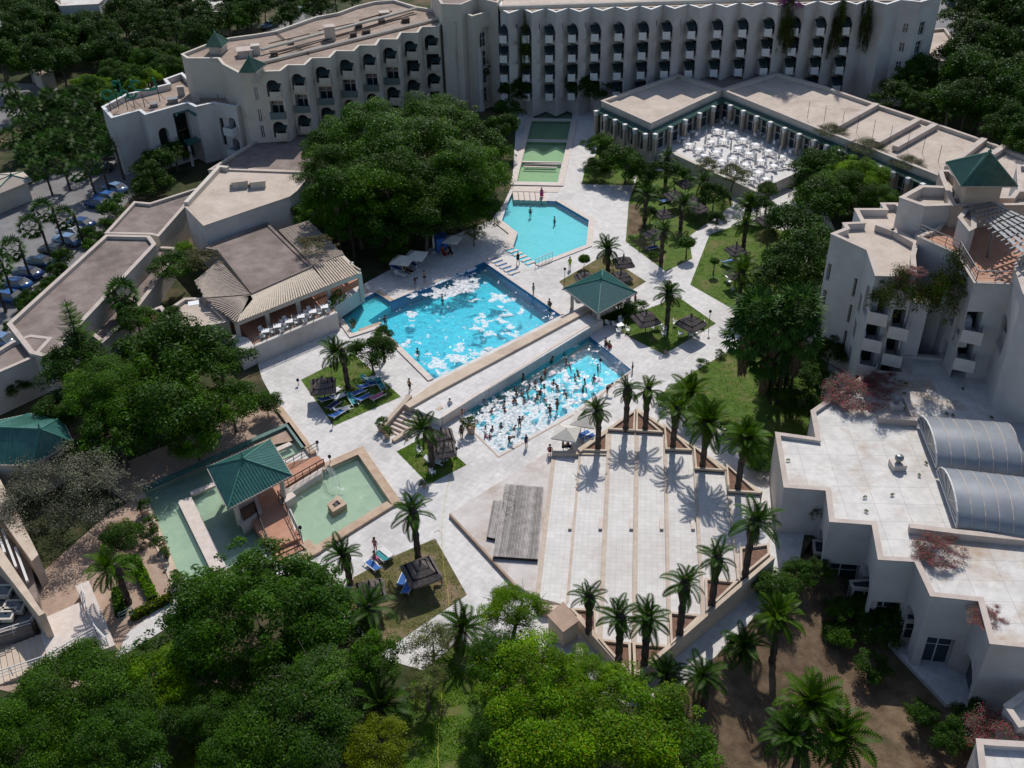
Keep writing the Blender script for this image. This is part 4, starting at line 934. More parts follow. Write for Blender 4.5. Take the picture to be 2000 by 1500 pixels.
vault((1831, 922), (1869, 1030), (2190, 965), (2230, 1090), 'nearer grey barrel vault on the white slab roof')
for x, y, lb in ((1748, 797, 'roof ventilator with dark cowl beside the magenta flowers'), (1752, 913, 'roof ventilator with dark cowl in the middle of the white roof')):
    q = P(x, y, HZ2 - .3); t = thing('roof_ventilator', q, lb, 'ventilator', 'roof ventilators on the white roof'); b = MB(); b.box(q + Vector((0, 0, .3)), (1.25, 1.1, .6), .05); b.build('curb', M['rim'], t)
    b = MB(); b.lathe(q + Vector((0, 0, .6)), [(.22, 0), (.22, .25), (.38, .35), (.4, .6), (.25, .8), (.05, .85)], 10); b.build('cowl', M['steel'], t)
# ground terraces of that building, in its shade
b = MB(); b.prism(PP([(1575, 1150), (1590, 1085), (1640, 1090), (1760, 1170), (1672, 1215)], -2.7), -3.3, -2.7); tag(b.build('shaded_patio', M['pave']), kind='structure')
b = MB(); b.prism(PP([(1735, 1255), (1760, 1215), (1890, 1230), (1950, 1300), (1932, 1378), (1848, 1375)], -2.6), -3.3, -2.6); tag(b.build('shaded_patio', M['pave']), kind='structure')
def bay(px, z, label):
    t = block('glazed_bay', px, z - 2.9, -3.1, label, 'bay window', wallm='wallc', roofm='glass', ph=.1, pw=.12, ops={k: [(.08, .92, -2.2, z - 3.2, False, .1, 'w')] for k in range(4)})
bay([(1588, 1055), (1590, 1080), (1640, 1086), (1648, 1060)], 3.0, 'glazed bay under the first step of the white roofed building')
bay([(1660, 1135), (1665, 1148), (1715, 1153), (1722, 1130)], 2.8, 'glazed bay under the second step of the white roofed building')
bay([(1770, 1188), (1768, 1212), (1812, 1216), (1817, 1190)], 2.8, 'glazed bay below the magenta vine on the vaulted building')
block('garden_annex', [(1962, 1378), (1998, 1352), (2080, 1362), (2080, 1400), (1990, 1420)], 2.0, -3.2, 'white walled annex corner near the right edge', wallm='wall', roofm='roofw')
block('garden_annex', [(1908, 1445), (1945, 1448), (2080, 1455), (2080, 1600), (1925, 1600)], 2.2, -3.2, 'white walled annex in the bottom right corner', wallm='wall', roofm='roofw')
# ---- left edge: octagonal pavilion, terrace house, plaza and stairs
hiproof('octagonal_pavilion', [(-60, 905), (0, 907), (62, 908), (142, 862), (119, 815), (58, 808), (-60, 832)], 4.2, (78, 838), 6.6, 'green tiled pavilion roof at the left edge behind the grey shrub', 'pavilion', .5, 0, ridge2=(-20, 834))
hs = thing('terrace_house', P(20, 1150, 0), 'terrace house with long cream parapets at the left edge', 'house')
b = MB(); b.prism(PP([(-60, 900), (0, 935), (75, 1083), (62, 1096), (0, 1010), (-60, 960)], 3.2), 0, 3.2); b.build('upper_parapet', M['sand'], hs)
b = MB(); b.prism(PP([(-60, 1010), (0, 1068), (80, 1190), (88, 1197), (76, 1203), (0, 1105), (-60, 1040)], 3.6), 0, 3.6); b.build('lower_parapet', M['sand'], hs)
b = MB(); b.prism(PP([(-60, 960), (0, 1012), (60, 1100), (76, 1180), (-60, 1010)], 1.4), 0, 1.4); b.build('roof', M['roof'], hs)
for k in range(3):
    b = MB(); q0, q1 = P(-20 + k * 25, 1000 + k * 35, 2.4), P(10 + k * 22, 1080 + k * 28, 2.4); d = q1 - q0; b.box(((q0 + q1) / 2).to_tuple(), (d.length, .2, .25), math.atan2(d.y, d.x)); b.build('beam', M['frame'], hs)
b = MB(); b.prism(PP([(-60, 1050), (0, 1110), (72, 1200), (60, 1222), (0, 1235), (-60, 1240)], 1.5), 0, 1.5); b.build('lower_roof', M['roof'], hs)
for (x, y) in ((5, 1160), (30, 1190), (10, 1205)):
    q = P(x, y, 1.6); b = MB(); b.box((q.x, q.y, 1.75), (1.6, 1.2, .5), .5); b.build('roof_light', M['glass'], hs)
    b = MB(); b.prism(inset([Vector((q.x + sx * .9, q.y + sy * .7)) for sx, sy in ((-1, -1), (1, -1), (1, 1), (-1, 1))], 0), 1.7, 2.05, [[(q.x + sx * .7, q.y + sy * .5) for sx, sy in ((-1, -1), (1, -1), (1, 1), (-1, 1))]]); b.build('roof_light_frame', M['wallc'], hs)
pl = thing('stair_plaza', P(120, 1240, 0), 'sunny cream landing with broad steps going down to the left edge', 'stairs')
b = MB(); b.prism(PP([(84, 1208), (165, 1172), (190, 1238), (96, 1296), (80, 1240)], .9), 0, .9); b.build('landing', M['rim'], pl)
for i in range(8):
    t0, t1 = i / 8, (i + 1) / 8; q = [lerp(P(80, 1238, .9), P(-20, 1262, .9), t0), lerp(P(95, 1296, .9), P(-10, 1325, .9), t0), lerp(P(95, 1296, .9), P(-10, 1325, .9), t1), lerp(P(80, 1238, .9), P(-20, 1262, .9), t1)]
    b = MB(); b.prism(q, 0, .85 - i * .1); b.build('step', M['sand'], pl)
railing([(-10, 1332), (96, 1297), (188, 1243)], .9, 1.0, 'white railing with rails along the near side of the plaza steps', 'frame', 1.2, (.35, .7))
railing([(-10, 1252), (66, 1228), (80, 1200)], .9, 1.0, 'white railing on the far side of the plaza steps', 'frame', 1.2, (.35, .7))
railing([(165, 1155), (172, 1195), (190, 1238), (212, 1262)], .9, 1.0, 'white railing around the sloping planter beside the plaza', 'frame', 1.2, (.35, .7))
railing([(236, 1215), (262, 1203)], .5, 1.0, 'short teal railing by the yellow hedge', 'rail', 1.2, (.35, .7))
railing([(340, 1168), (440, 1125), (530, 1084)], .3, 1.0, 'dark railing along the near side of the long green pond', 'steel', 1.4, (.35, .7))
slopewall(P(168, 1160), P(215, 1275), 1.3, .6, 1.1, 'rim', 'planter_wall', pl)
# ---- fountain pavilion with bridge
fp = hiproof('pond_pavilion', [(404, 912), (445, 994), (570, 928), (528, 858)], 3.4, (474, 896), 5.6, 'green tiled pyramid roofed pavilion between the two ponds', 'pavilion', 0, .2, rib_sp=.28, cols=.9)
br = thing('bridge_deck', P(570, 1000, 0), 'terracotta bridge deck with steps beside the fountain pond', 'bridge')
b = MB(); b.prism(PP([(455, 960), (560, 905), (622, 890), (634, 902), (545, 958), (562, 1000), (582, 1052), (528, 1074)], .62), -.6, .62); b.build('deck', M['terra'], br)
b = MB(); b.prism(PP([(548, 962), (630, 912), (628, 925), (552, 972)], .5), -.6, .5); b.build('edge_wall', M['rim'], br)
b = MB(); b.prism(PP([(545, 975), (570, 960), (578, 968), (552, 985)], .7), -.6, .7); b.build('edge_wall', M['rim'], br)
for i in range(4):
    q = [P(528 + i * 3, 1066 + i * 8), P(583 + i * 3, 1040 + i * 8), P(586 + i * 3, 1049 + i * 8), P(531 + i * 3, 1075 + i * 8)]
    b = MB(); b.prism(q, 0, .5 - i * .12); b.build('step', M['terra'], br)
railing([(560, 915), (620, 880)], .55, 1.0, 'dark railing on the far side of the bridge', 'metal', .8, (.2, .6))
railing([(550, 960), (634, 912)], .55, 1.0, 'dark railing on the near side of the bridge above the fountain pond', 'metal', .8, (.2, .6))
railing([(545, 974), (562, 1000), (592, 1062)], .6, 1.0, 'dark railing down the pond side of the bridge steps', 'metal', .8, (.2, .6))
railing([(500, 1000), (528, 1072), (540, 1098)], .6, 1.0, 'dark railing down the pavilion side of the bridge steps', 'metal', .8, (.2, .6))
block('pond_planter', [(458, 994), (500, 970), (510, 1000), (474, 1026)], .9, -.5, 'square stone planter in the dark pond under the pavilion', 'planter', wallm='rim', roofm='bed', ph=.2, pw=.2)
fn = thing('pond_fountain', P(657, 988), 'square tan fountain box in the pale green pond', 'fountain')
q = [(p.x, p.y) for p in PP([(639, 985), (660, 967), (677, 984), (650, 1000)], .35)]; b = MB(); b.prism(q, -.5, .35, [inset(q, .4)]); b.build('rim', M['tan'], fn)
b = MB(); b.flat(inset(q, .3), .15); b.build('basin', M['dark'], fn)
b = MB(); c = cen(q)
for k in range(7): b.tube((c.x, c.y, .15), (c.x + .3 * math.cos(k), c.y + .3 * math.sin(k), .7 + .1 * (k % 3)), .02, .01, n=4)
b.build('water_jet', M['foam'], fn)
j = thing('water_jet', P(640, 905), 'arching white water jet at the bridge end of the fountain pond', 'water jet'); b = MB(); q0, q1 = P(634, 912, .6), P(655, 952, 0)
for k in range(9):
    o = Vector((random.gauss(0, .12), random.gauss(0, .12), 0)); pr = None
    for i in range(9):
        t = i / 8; p_ = lerp(q0, q1, t) + o * (1 + t * 2) + Vector((0, 0, 3.2 * t * (1 - t)))
        if pr is not None: b.tube(pr, p_, .015, n=3, cap=False)
        pr = p_
b.build('spray', M['foam'], j)
tag(foam('foam', FOUNT, [(656, 953, 9)], .5, .09, -.10, label='white splash where the jet meets the pale green pond'), kind='stuff')
# ---- pool pavilion
hiproof('pool_pavilion', [(1101, 563), (1168, 612), (1244, 571), (1178, 526)], 2.7, (1174, 527 + 18), 4.4, 'green tiled pyramid roofed pavilion at the head of the raised walkway', 'pavilion', 0, 0, rib_sp=.25, cols=.8, m='greens')
railing([(1046, 520), (1079, 505)], .1, 1.0, 'white railing at the near corner of the octagonal pool', 'frame', .6, (.5,))
railing([(984, 486), (1003, 492)], .1, 1.0, 'short thin railing at the left corner of the octagonal pool', 'frame', .6, (.5,))
# ---- far white houses and huts
block('far_house', [(95, -8), (118, 12), (192, 8), (215, -12)], 7, 0, 'distant white villa in the trees at the top left', 'house', wallm='wall', roofm='roofw', ops={1: [(.2, .32, 2, 4, False, .3, 'w'), (.5, .62, 2, 4, False, .3, 'w'), (.75, .85, 2, 4, False, .3, 'w')]})
block('far_house', [(-40, 20), (5, 25), (22, 48), (-40, 75)], 6, 0, 'distant white villa at the top left corner of the view', 'house', wallm='wall', roofm='roofw')
block('far_house', [(50, 92), (68, 94), (72, 110), (50, 112)], 5, 0, 'small pale blue walled house among the dark trees', 'house', wallm='wall')
block('far_house', [(62, 136), (90, 124), (104, 140), (80, 150)], 3, 0, 'low flat roofed hut by the road at the upper left', 'hut', wallm='wallc', roofm='roofl')
block('far_house', [(375, -5), (440, -10), (445, 25), (380, 20)], 5, 0, 'distant white house between trees above the left wing', 'house', wallm='wall', roofm='roofw')
block('far_house', [(1790, 60), (1846, 55), (1872, 90), (1880, 120), (1810, 118)], 3, 0, 'low tan roofed terrace behind the end of the hotel range', 'building', wallm='wallc', roofm='roofl')
hiproof('gate_lodge', [(-50, 370), (-20, 385), (62, 352), (44, 335), (-10, 340)], 3.2, (22, 342), 4.4, 'tan pyramid roofed gate lodge at the left edge', 'lodge', .6, 0, m='roofl', ribs=False)
# ================================================================== vegetation
rng = np.random.RandomState(11)
LM = dict(
    dark=leaf_mat('leaf_dark', (.018, .050, .006), (.042, .095, .010)),
    mid=leaf_mat('leaf_mid', (.026, .070, .006), (.060, .130, .012)),
    bright=leaf_mat('leaf_bright', (.06, .15, .006), (.15, .29, .014), .35),
    yellow=leaf_mat('leaf_yellow', (.10, .14, .006), (.20, .25, .014), .3),
    olive=leaf_mat('leaf_olive', (.08, .095, .03), (.17, .185, .075), .2),
    grey=leaf_mat('leaf_grey', (.07, .075, .045), (.15, .15, .11), .1),
    red=leaf_mat('leaf_red', (.05, .02, .012), (.07, .05, .015), .1),
    magenta=leaf_mat('blossom_magenta', (.30, .012, .06), (.52, .025, .13), .3),
    purple=leaf_mat('blossom_purple', (.16, .02, .16), (.30, .04, .28), .3),
    palm=leaf_mat('palm_leaf', (.022, .055, .008), (.050, .105, .016), .2),
    palmy=leaf_mat('palm_leaf_pale', (.035, .08, .008), (.08, .145, .016), .25),
    fan=leaf_mat('fan_palm_leaf', (.025, .065, .012), (.06, .12, .026), .2),
    dry=leaf_mat('dry_frond', (.09, .065, .04), (.16, .12, .075), .1),
)
def quads_mesh(name, C, U, V, mats, tone, mi=None):
    """many small quads: centres C, half-axes U and V"""
    n = len(C); v = np.empty((n, 4, 3), np.float32); v[:, 0] = C - U; v[:, 1] = C - V * .8; v[:, 2] = C + U; v[:, 3] = C + V * .8
    me = bpy.data.meshes.new(name); me.vertices.add(n * 4); me.vertices.foreach_set('co', v.ravel())
    me.loops.add(n * 4); me.loops.foreach_set('vertex_index', np.arange(n * 4, dtype=np.int32))
    me.polygons.add(n); me.polygons.foreach_set('loop_start', np.arange(0, n * 4, 4, dtype=np.int32)); me.polygons.foreach_set('loop_total', np.full(n, 4, np.int32))
    for m in mats: me.materials.append(m)
    if mi is not None: me.polygons.foreach_set('material_index', mi.astype(np.int32))
    me.update(calc_edges=True)
    a = me.attributes.new('tone', 'FLOAT', 'FACE'); a.data.foreach_set('value', tone.astype(np.float32)); return me
def rdir(n):
    v = rng.normal(size=(n, 3)); return v / np.linalg.norm(v, axis=1, keepdims=True)
def crown_mesh(name, nb, nl, leaf, flat=.75, spread=1.0, lump=.34, mats=('mid',), mix=0.0, hollow=.75, up=.35):
    """crown of unit radius: nl leaf sprays on nb uneven lumps, gaps between them"""
    bc = rdir(nb); bc[:, 2] = np.abs(bc[:, 2]) * 1.15 - .25
    rad = (.45 + .45 * rng.rand(nb) ** .6)[:, None]; bc = bc * rad * spread; bc[:, 2] *= flat
    wob = np.array([1 + .42 * noise.noise(Vector(tuple(c * 2.6 + nb))) for c in bc]); bc = bc * wob[:, None]
    br = lump * (.35 + 1.25 * rng.rand(nb) ** 1.5); w_ = br ** 2; k = rng.choice(nb, nl, p=w_ / w_.sum())
    d = rdir(nl); d[:, 2] = np.where(d[:, 2] < -.3, -d[:, 2], d[:, 2])
    rr = br[k] * (hollow + (1 - hollow) * rng.rand(nl)) * (1 + .25 * rng.normal(size=nl) * .5)
    C = bc[k] + d * rr[:, None] * np.array([1, 1, .8])
    nrm = d * .8 + rdir(nl) * .75 + np.array([0, 0, up]); nrm /= np.linalg.norm(nrm, axis=1, keepdims=True)
    U = np.cross(nrm, rdir(nl)); U /= np.linalg.norm(U, axis=1, keepdims=True); V = np.cross(nrm, U)
    s_ = leaf * (.45 + .85 * rng.rand(nl) ** 1.6)[:, None]
    bt = rng.rand(nb)[k] * .62; tone = np.clip(bt + .45 * rng.rand(nl), 0, 1)
    mi = (rng.rand(nl) < mix).astype(np.int32) if mix else None
    return quads_mesh(name, C, U * s_, V * s_ * .62, [LM[m] for m in mats], tone, mi)
CR = {}
def crowns(key, n, *a, **k): CR[key] = [crown_mesh('crown', *a, **k) for _ in range(n)]
crowns('big', 3, 210, 76000, .0185, .62, 1.0, .17, ('mid', 'bright'), mix=.12, up=.5)
crowns('bigd', 2, 150, 40000, .021, .65, 1.0, .18, ('dark', 'mid'), mix=.35, up=.5)
crowns('bright', 2, 130, 34000, .025, .7, 1.05, .19, ('bright', 'yellow'), mix=.25)
crowns('mid', 4, 70, 15000, .040, .8, 1.0, .25, ('mid', 'dark'), mix=.3)
crowns('dark', 3, 60, 12000, .042, .8, 1.0, .25, ('dark',))
crowns('yellow', 1, 90, 22000, .025, .7, 1.0, .19, ('yellow',))
crowns('olive', 2, 70, 9000, .032, .8, 1.05, .22, ('olive',), hollow=.4)
crowns('grey', 1, 110, 26000, .018, .7, 1.1, .22, ('grey',), hollow=.2)
crowns('ball', 1, 1, 5000, .06, 1, .01, 1.0, ('mid',), hollow=.9)
crowns('shrub', 2, 16, 1600, .085, .8, 1, .36, ('mid',))
crowns('ivy', 1, 60, 12000, .026, .8, 1.0, .24, ('dark', 'red'), mix=.4, hollow=.4)
crowns('boug', 1, 90, 20000, .022, .7, 1.1, .24, ('grey', 'magenta'), mix=.30, hollow=.2)
crowns('purp', 1, 40, 5000, .045, .8, 1.0, .3, ('dark', 'purple'), mix=.6)
crowns('redb', 1, 40, 6000, .035, .8, 1.0, .3, ('olive', 'red'), mix=.5, hollow=.3)
def trunk_mesh(h, r, limbs=4, lean=0):
    b = MB(); n = 5; pts = [Vector((lean * (i / n) ** 2 * h, .12 * math.sin(i * 1.7) * r * 3, h * i / n)) for i in range(n + 1)]
    for i in range(n): b.tube(pts[i], pts[i + 1], r * (1 - .45 * i / n) * (1.3 if i == 0 else 1), r * (1 - .45 * (i + 1) / n), 7, cap=False)
    for k in range(limbs):
        a = k * 2.4 + 1; e = pts[-2] + Vector((math.cos(a), math.sin(a), .9)) * h * .35; b.tube(pts[-2], e, r * .4, r * .12, 5, cap=False)
        e2 = e + Vector((math.cos(a + .5), math.sin(a + .5), .5)) * h * .2; b.tube(e, e2, r * .13, r * .05, 4, cap=False)
    return b.mesh('trunk', M['bark'])
TRK = [trunk_mesh(1, .055), trunk_mesh(1, .045, 5, .1)]
def tree(cx, cy, rp, z, kind, label, flat=1.0, rx=1.0, group=None, name=None, cat='tree', ang=None, zb=0, trunk=True, i=None):
    """tree whose crown centre shows at (cx,cy) with a radius of rp photo pixels, crown centre z metres up"""
    if zb == 0 and cy > 1090 and inside((cx, cy), SUNK): zb = gz(cx, cy + rp * .8); z += zb
    q = P(cx, cy, z); d = math.sqrt(q.x ** 2 + q.y ** 2 + (CAM_H - z) ** 2); r = rp * d / FPX
    t = thing(name or (kind_names.get(kind, 'broadleaf_tree')), (q.x, q.y, zb), label, cat, group)
    me = CR[kind][random.randrange(len(CR[kind])) if i is None else i]
    o = link('crown' if cat == 'tree' else 'foliage', me, t, (0, 0, z - zb), random.uniform(0, 6.28) if ang is None else ang, (r * rx, r, r * flat))
    if trunk and z - zb > .8: link('trunk' if cat == 'tree' else 'stem', random.choice(TRK), t, (0, 0, -.1), random.uniform(0, 6), ((z - zb) * .9,) * 2 + ((z - zb) * .95,) if z - zb < 5 else (5, 5, z - zb))
    return t
kind_names = dict(shrub='shrub', ball='topiary_tree', ivy='climbing_vine', boug='bougainvillea', purp='bougainvillea', redb='shrub', grey='grey_shrub')
# --- big trees at the near edge
G_ = 'dense trees along the near edge'
crowns('dome', 1, 420, 90000, .0165, .9, 1.0, .105, ('mid', 'dark'), mix=.35, up=.6)
tree(510, 1218, 176, 4.4, 'dome', 'huge round dense green dome of a tree below the long pond', 1.0, 1.2, G_, i=0)
tree(160, 1370, 125, 4.5, 'big', 'broad green tree under the plaza steps at the lower left', .8, 1.1, G_, i=1)
tree(310, 1330, 80, 4, 'bright', 'lighter green tree between the plaza and the big dome tree', .9, 1, G_)
tree(55, 1450, 110, 4.5, 'big', 'green tree in the bottom left corner', .8, 1, G_)
tree(235, 1465, 105, 5, 'bigd', 'dark green tree at the bottom edge left of the white canopy', .9, 1, G_)
tree(575, 1400, 125, 5, 'bigd', 'dark green spreading tree below the big dome tree', .8, 1.1, G_)
tree(470, 1480, 90, 4, 'bigd', 'dark tree at the bottom edge under the spreading tree', .8, 1, G_)
tree(610, 1322, 52, 6.4, 'mid', 'light green sprays of a tree rising over the dark spreading tree', .5, 1.5, G_)
tree(415, 1400, 80, 4, 'bigd', 'dark tree under the left side of the dome tree', .8, 1, G_)
tree(735, 1462, 76, 4.5, 'yellow', 'yellow green rounded tree at the bottom beside the lawn strip', .8, 1, G_)
tree(365, 1478, 32, 1, 'yellow', 'small yellowish bush at the bottom edge near the white canopy', .9, 1.5, G_, 'shrub')
tree(845, 1265, 52, 3.6, 'olive', 'open pale olive tree over the white path', .9, 1, G_)
tree(832, 1335, 42, 3, 'olive', 'darker olive tree at the top of the lawn strip', .9, 1, G_)
tree(730, 1290, 55, 4, 'mid', 'green tree behind the palm by the brown lawn', .9, 1, G_)
tree(1000, 1195, 62, 5.5, 'bright', 'bright green tree left of the stone kiosk', .9, 1, G_)
tree(975, 1290, 72, 5, 'bigd', 'tall dark green tree right of the lawn strip', 1, 1, G_)
tree(1035, 1330, 105, 5.5, 'bright', 'large bright green tree in front of the terrace corner', .85, 1, G_)
tree(1150, 1320, 60, 5, 'bright', 'open yellow green tree before the terrace wall', .8, 1, G_)
tree(1240, 1430, 120, 5, 'bright', 'wide bright green tree at the bottom right of the path', .75, 1.1, G_)
tree(1080, 1440, 120, 5, 'bright', 'bright green tree at the bottom edge in the middle', .8, 1, G_)
tree(985, 1450, 72, 4.5, 'bigd', 'shadowed dark tree at the bottom edge beside the lawn strip', .9, 1, G_)
tree(1320, 1475, 80, 3, 'mid', 'low green tree at the bottom edge next to bare soil', .7, 1, G_)
# --- group behind the main pool
G_ = 'tall trees between the restaurant and the canal'
for cx, cy, rp, z, k, f, lb in [(800, 320, 140, 8, 'big', .95, 'largest tree in the middle of the big green mass'), (700, 420, 80, 5, 'big', 1, 'tree filling the gap above the poolside parasols'), (860, 400, 90, 5, 'big', .9, 'tree above the blue hut'), (660, 330, 80, 7, 'big', .95, 'tree at the left flank of the big green mass'), (620, 420, 45, 4, 'mid', 1, 'tree right of the raised hall'), (720, 265, 100, 9, 'big', .9, 'tall tree hiding the left wing bays'), (848, 245, 95, 9, 'big', .85, 'tall broad tree in front of the arched tower'), (765, 365, 110, 8, 'big', 1, 'large tree over the umbrellas by the main pool'),
                                (895, 350, 100, 7.5, 'big', 1, 'dark tree beside the octagonal pool'), (650, 380, 62, 8, 'mid', 1.1, 'tree touching the raised hall'), (945, 295, 58, 6, 'mid', 1, 'tree at the left side of the canal'),
                                (978, 250, 34, 4.5, 'mid', 1, 'small tree in sun at the foot of the arched tower'), (925, 415, 50, 4, 'mid', .8, 'low spreading tree over the octagonal pool corner'), (745, 452, 55, 4, 'dark', 1, 'dark tree behind the cream umbrellas'), (640, 300, 50, 7.5, 'mid', 1, 'tree leaning over the low brown roof'),
                                (830, 430, 60, 5, 'dark', .9, 'dark tree above the poolside paving'), (770, 500, 30, 1.6, 'mid', .9, 'bright bush behind the pair of cream umbrellas')]:
    tree(cx, cy, rp, z, k, lb + ', green and dense', f, 1, G_)
tree(925, 455, 22, 2, 'olive', 'small pale tree on the paving by the octagonal pool', 1)
# --- left middle
G_ = 'trees left of the fountain pavilion'
for cx, cy, rp, z, k, lb in [(335, 700, 95, 6, 'mid', 'glossy green tree below the beige annex'), (425, 705, 62, 5.5, 'mid', 'glossy green tree at the end of the dining terrace'), (215, 760, 90, 6, 'big', 'green tree in the middle of the left garden'), (335, 800, 80, 5, 'mid', 'green tree above the brown courtyard'),
                             (450, 790, 55, 3.5, 'mid', 'green tree beside the white path'), (150, 710, 62, 6, 'dark', 'dark tree around the foot of the araucaria'), (230, 850, 70, 4, 'dark', 'dark tree above the grey shrub'), (120, 800, 50, 4, 'dark', 'dark tree behind the octagonal pavilion'),
                             (160, 890, 40, 3, 'dark', 'dark tree beside the pavilion eave'), (265, 625, 40, 4, 'mid', 'small tree at the foot of the tall fan palm'), (380, 860, 50, 2.5, 'mid', 'low tree shading the courtyard'), (520, 790, 32, 1.6, 'mid', 'bush beside the white path'), (30, 755, 30, 2, 'dark', 'dark bush under the white walled corner block')]:
    tree(cx, cy, rp, z, k, lb, .85, 1, G_)
tree(130, 965, 112, 3.0, 'grey', 'sprawling grey leaved shrub beside the octagonal pavilion', .75, 1.05)
tree(300, 420 - 60, 40, 2, 'dark', 'dark bush at the foot of the corridor roof', 1); tree(305, 325, 42, 2.5, 'dark', 'dark bush in the shade of the entrance block', 1); tree(340, 300, 28, 3, 'dark', 'dark climber beside the tall porch', 1)
tree(340, 520, 42, 4.2, 'mid', 'green roof bush beside the brown restaurant roof', .7, name='shrub', zb=2.5); tree(395, 508, 34, 5.2, 'redb', 'rust tinted bush on the corner of the pergola', .7, 1.2, zb=3.5); tree(362, 485, 20, 5, 'bright', 'small bright bush against the raised hall', .8, zb=3)
tree(617, 480, 36, 6.0, 'redb', 'dark red and grey vine lying on the pergola', .55, 1.1, zb=5); tree(330, 620, 26, 4.2, 'mid', 'green planting in the walled roof planter', .8, zb=3.2)
tree(725, 690, 46, 3.2, 'mid', 'dark leaved tree beside the palm at the umbrella lawn', .95); tree(745, 655, 22, 3.5, 'mid', 'upper sprays of a small tree by the shallow pool', .9)
tree(660, 583, 16, 2.4, 'shrub', 'low plants in the planter at the end of the dining terrace', .8, 2, zb=2)
# --- right gardens
G_ = 'garden trees right of the pools'
for cx, cy, rp, z, k, lb in [(1222, 322, 44, 3, 'mid', 'round green tree left of the cafe terrace'), (1165, 330, 26, 1.8, 'mid', 'bush beside the canal path'), (1172, 285, 32, 3, 'mid', 'palm-like bush under the colonnade corner'), (1590, 335, 45, 4, 'mid', 'green tree at the right corner of the cafe terrace'),
                             (1650, 370, 60, 4, 'big', 'broad green tree in front of the colonnade'), (1710, 385, 42, 4, 'big', 'green tree beside the stepped hotel block'), (1600, 400, 55, 4, 'mid', 'green tree behind the round umbrella'), (1545, 440, 60, 4.5, 'dark', 'dark tree right of the garden path'),
                             (1560, 520, 70, 5, 'dark', 'dark tree in the middle of the right garden'), (1515, 560, 50, 4, 'dark', 'dark tree behind the fan palms'), (1570, 600, 50, 4, 'dark', 'dark tree against the terraced hotel wall'), (1500, 470, 30, 3, 'olive', 'olive tree beside the path'),
                             (1430, 345, 34, 3.6, 'olive', 'wispy olive tree before the cafe terrace'), (1385, 328, 26, 3.4, 'olive', 'thin olive tree at the cafe terrace wall'), (1140, 172, 46, 4, 'dark', 'dark tree in the hotel shade right of the canal'), (1170, 175, 40, 3.5, 'dark', 'dark tree near the shaded cafe roof'),
                             (1010, 180, 34, 4, 'dark', 'dark tree in the hotel shade left of the canal'), (990, 215, 28, 3.5, 'dark', 'dark tree left of the top canal basin'), (1500, 372, 22, 3.2, 'mid', 'small round headed tree at the cafe terrace tip'), (1620, 690, 40, 2, 'dark', 'dark tree under the hotel balconies'), (1700, 160, 40, 2.5, 'dark', 'dark bush below the end of the hotel range'),
                             (1560, 155, 26, 1.5, 'dark', 'dark bush behind the cafe roof'), (1480, 400, 30, 2.2, 'mid', 'green bush right of the garden path fork'), (1255, 345, 34, 2, 'dark', 'dark bush in the upper garden corner'), (1395, 380, 30, 2.5, 'dark', 'dark tree in the shaded garden below the cafe wall'),
                             (1318, 345, 30, 2.5, 'dark', 'dark tree under the left part of the cafe wall'), (1590, 480, 55, 4, 'mid', 'lighter tree right of the thatched umbrella lawn'), (1530, 620, 45, 3, 'dark', 'dark undergrowth behind the fan palm clump'), (1600, 560, 45, 4, 'dark', 'dark tree close to the stepped hotel block'), (1270, 420, 22, 1.5, 'dark', 'small dark bush between garden palms'), (1400, 430, 20, 1.2, 'dark', 'small dark bush left of the path'), (1480, 610, 35, 2.5, 'dark', 'dark tree left of the fan palm clump'), (1560, 790, 40, 2, 'dark', 'dark shrubs at the shaded end of the bright lawn'), (1590, 740, 40, 2, 'dark', 'dark shrubs beside the stepped hotel foot'), (1680, 345, 50, 5, 'bright', 'sunny green tree before the right end of the colonnade'), (1620, 330, 45, 4, 'mid', 'tree touching the cafe terrace corner')]:
    tree(cx, cy, rp, z, k, lb, .95, 1, G_)
tree(1512, 745, 40, 1.5, 'dark', 'dark growth round the feet of the fan palm clump', 1.3)
tree(1342, 474, 32, 2.2, 'ball', 'large round clipped tree beside the garden path', .85); tree(1396, 510, 18, 1.9, 'ball', 'small round clipped tree on the right hand lawn', .9); tree(1141, 507, 23, 1.3, 'ball', 'round clipped bush behind the pool pavilion', 1)
G_ = 'dark shrubs in the near right garden'
for cx, cy, rp, lb in [(1600, 1120, 30, 'dark shrub at the corner of the first patio'), (1700, 1300, 34, 'dark shrub in the middle of the near right garden'), (1640, 1190, 30, 'dark shrub left of the glossy bright bush'), (1800, 1395, 30, 'dark shrub below the second patio'), (1900, 1410, 40, 'dark shrub before the garden annex'), (1560, 1120, 34, 'dark shrub beside the terrace path'), (1440, 1260, 26, 'dark shrub at the foot of the path palm'), (1690, 1190, 36, 'dark shrub against the glazed bays'), (1860, 1440, 34, 'dark shrub at the bottom right')]: tree(cx, cy, rp, 1.4, 'dark', lb, .8, 1, G_, 'shrub', 'shrub')
G_ = 'low shrubs'
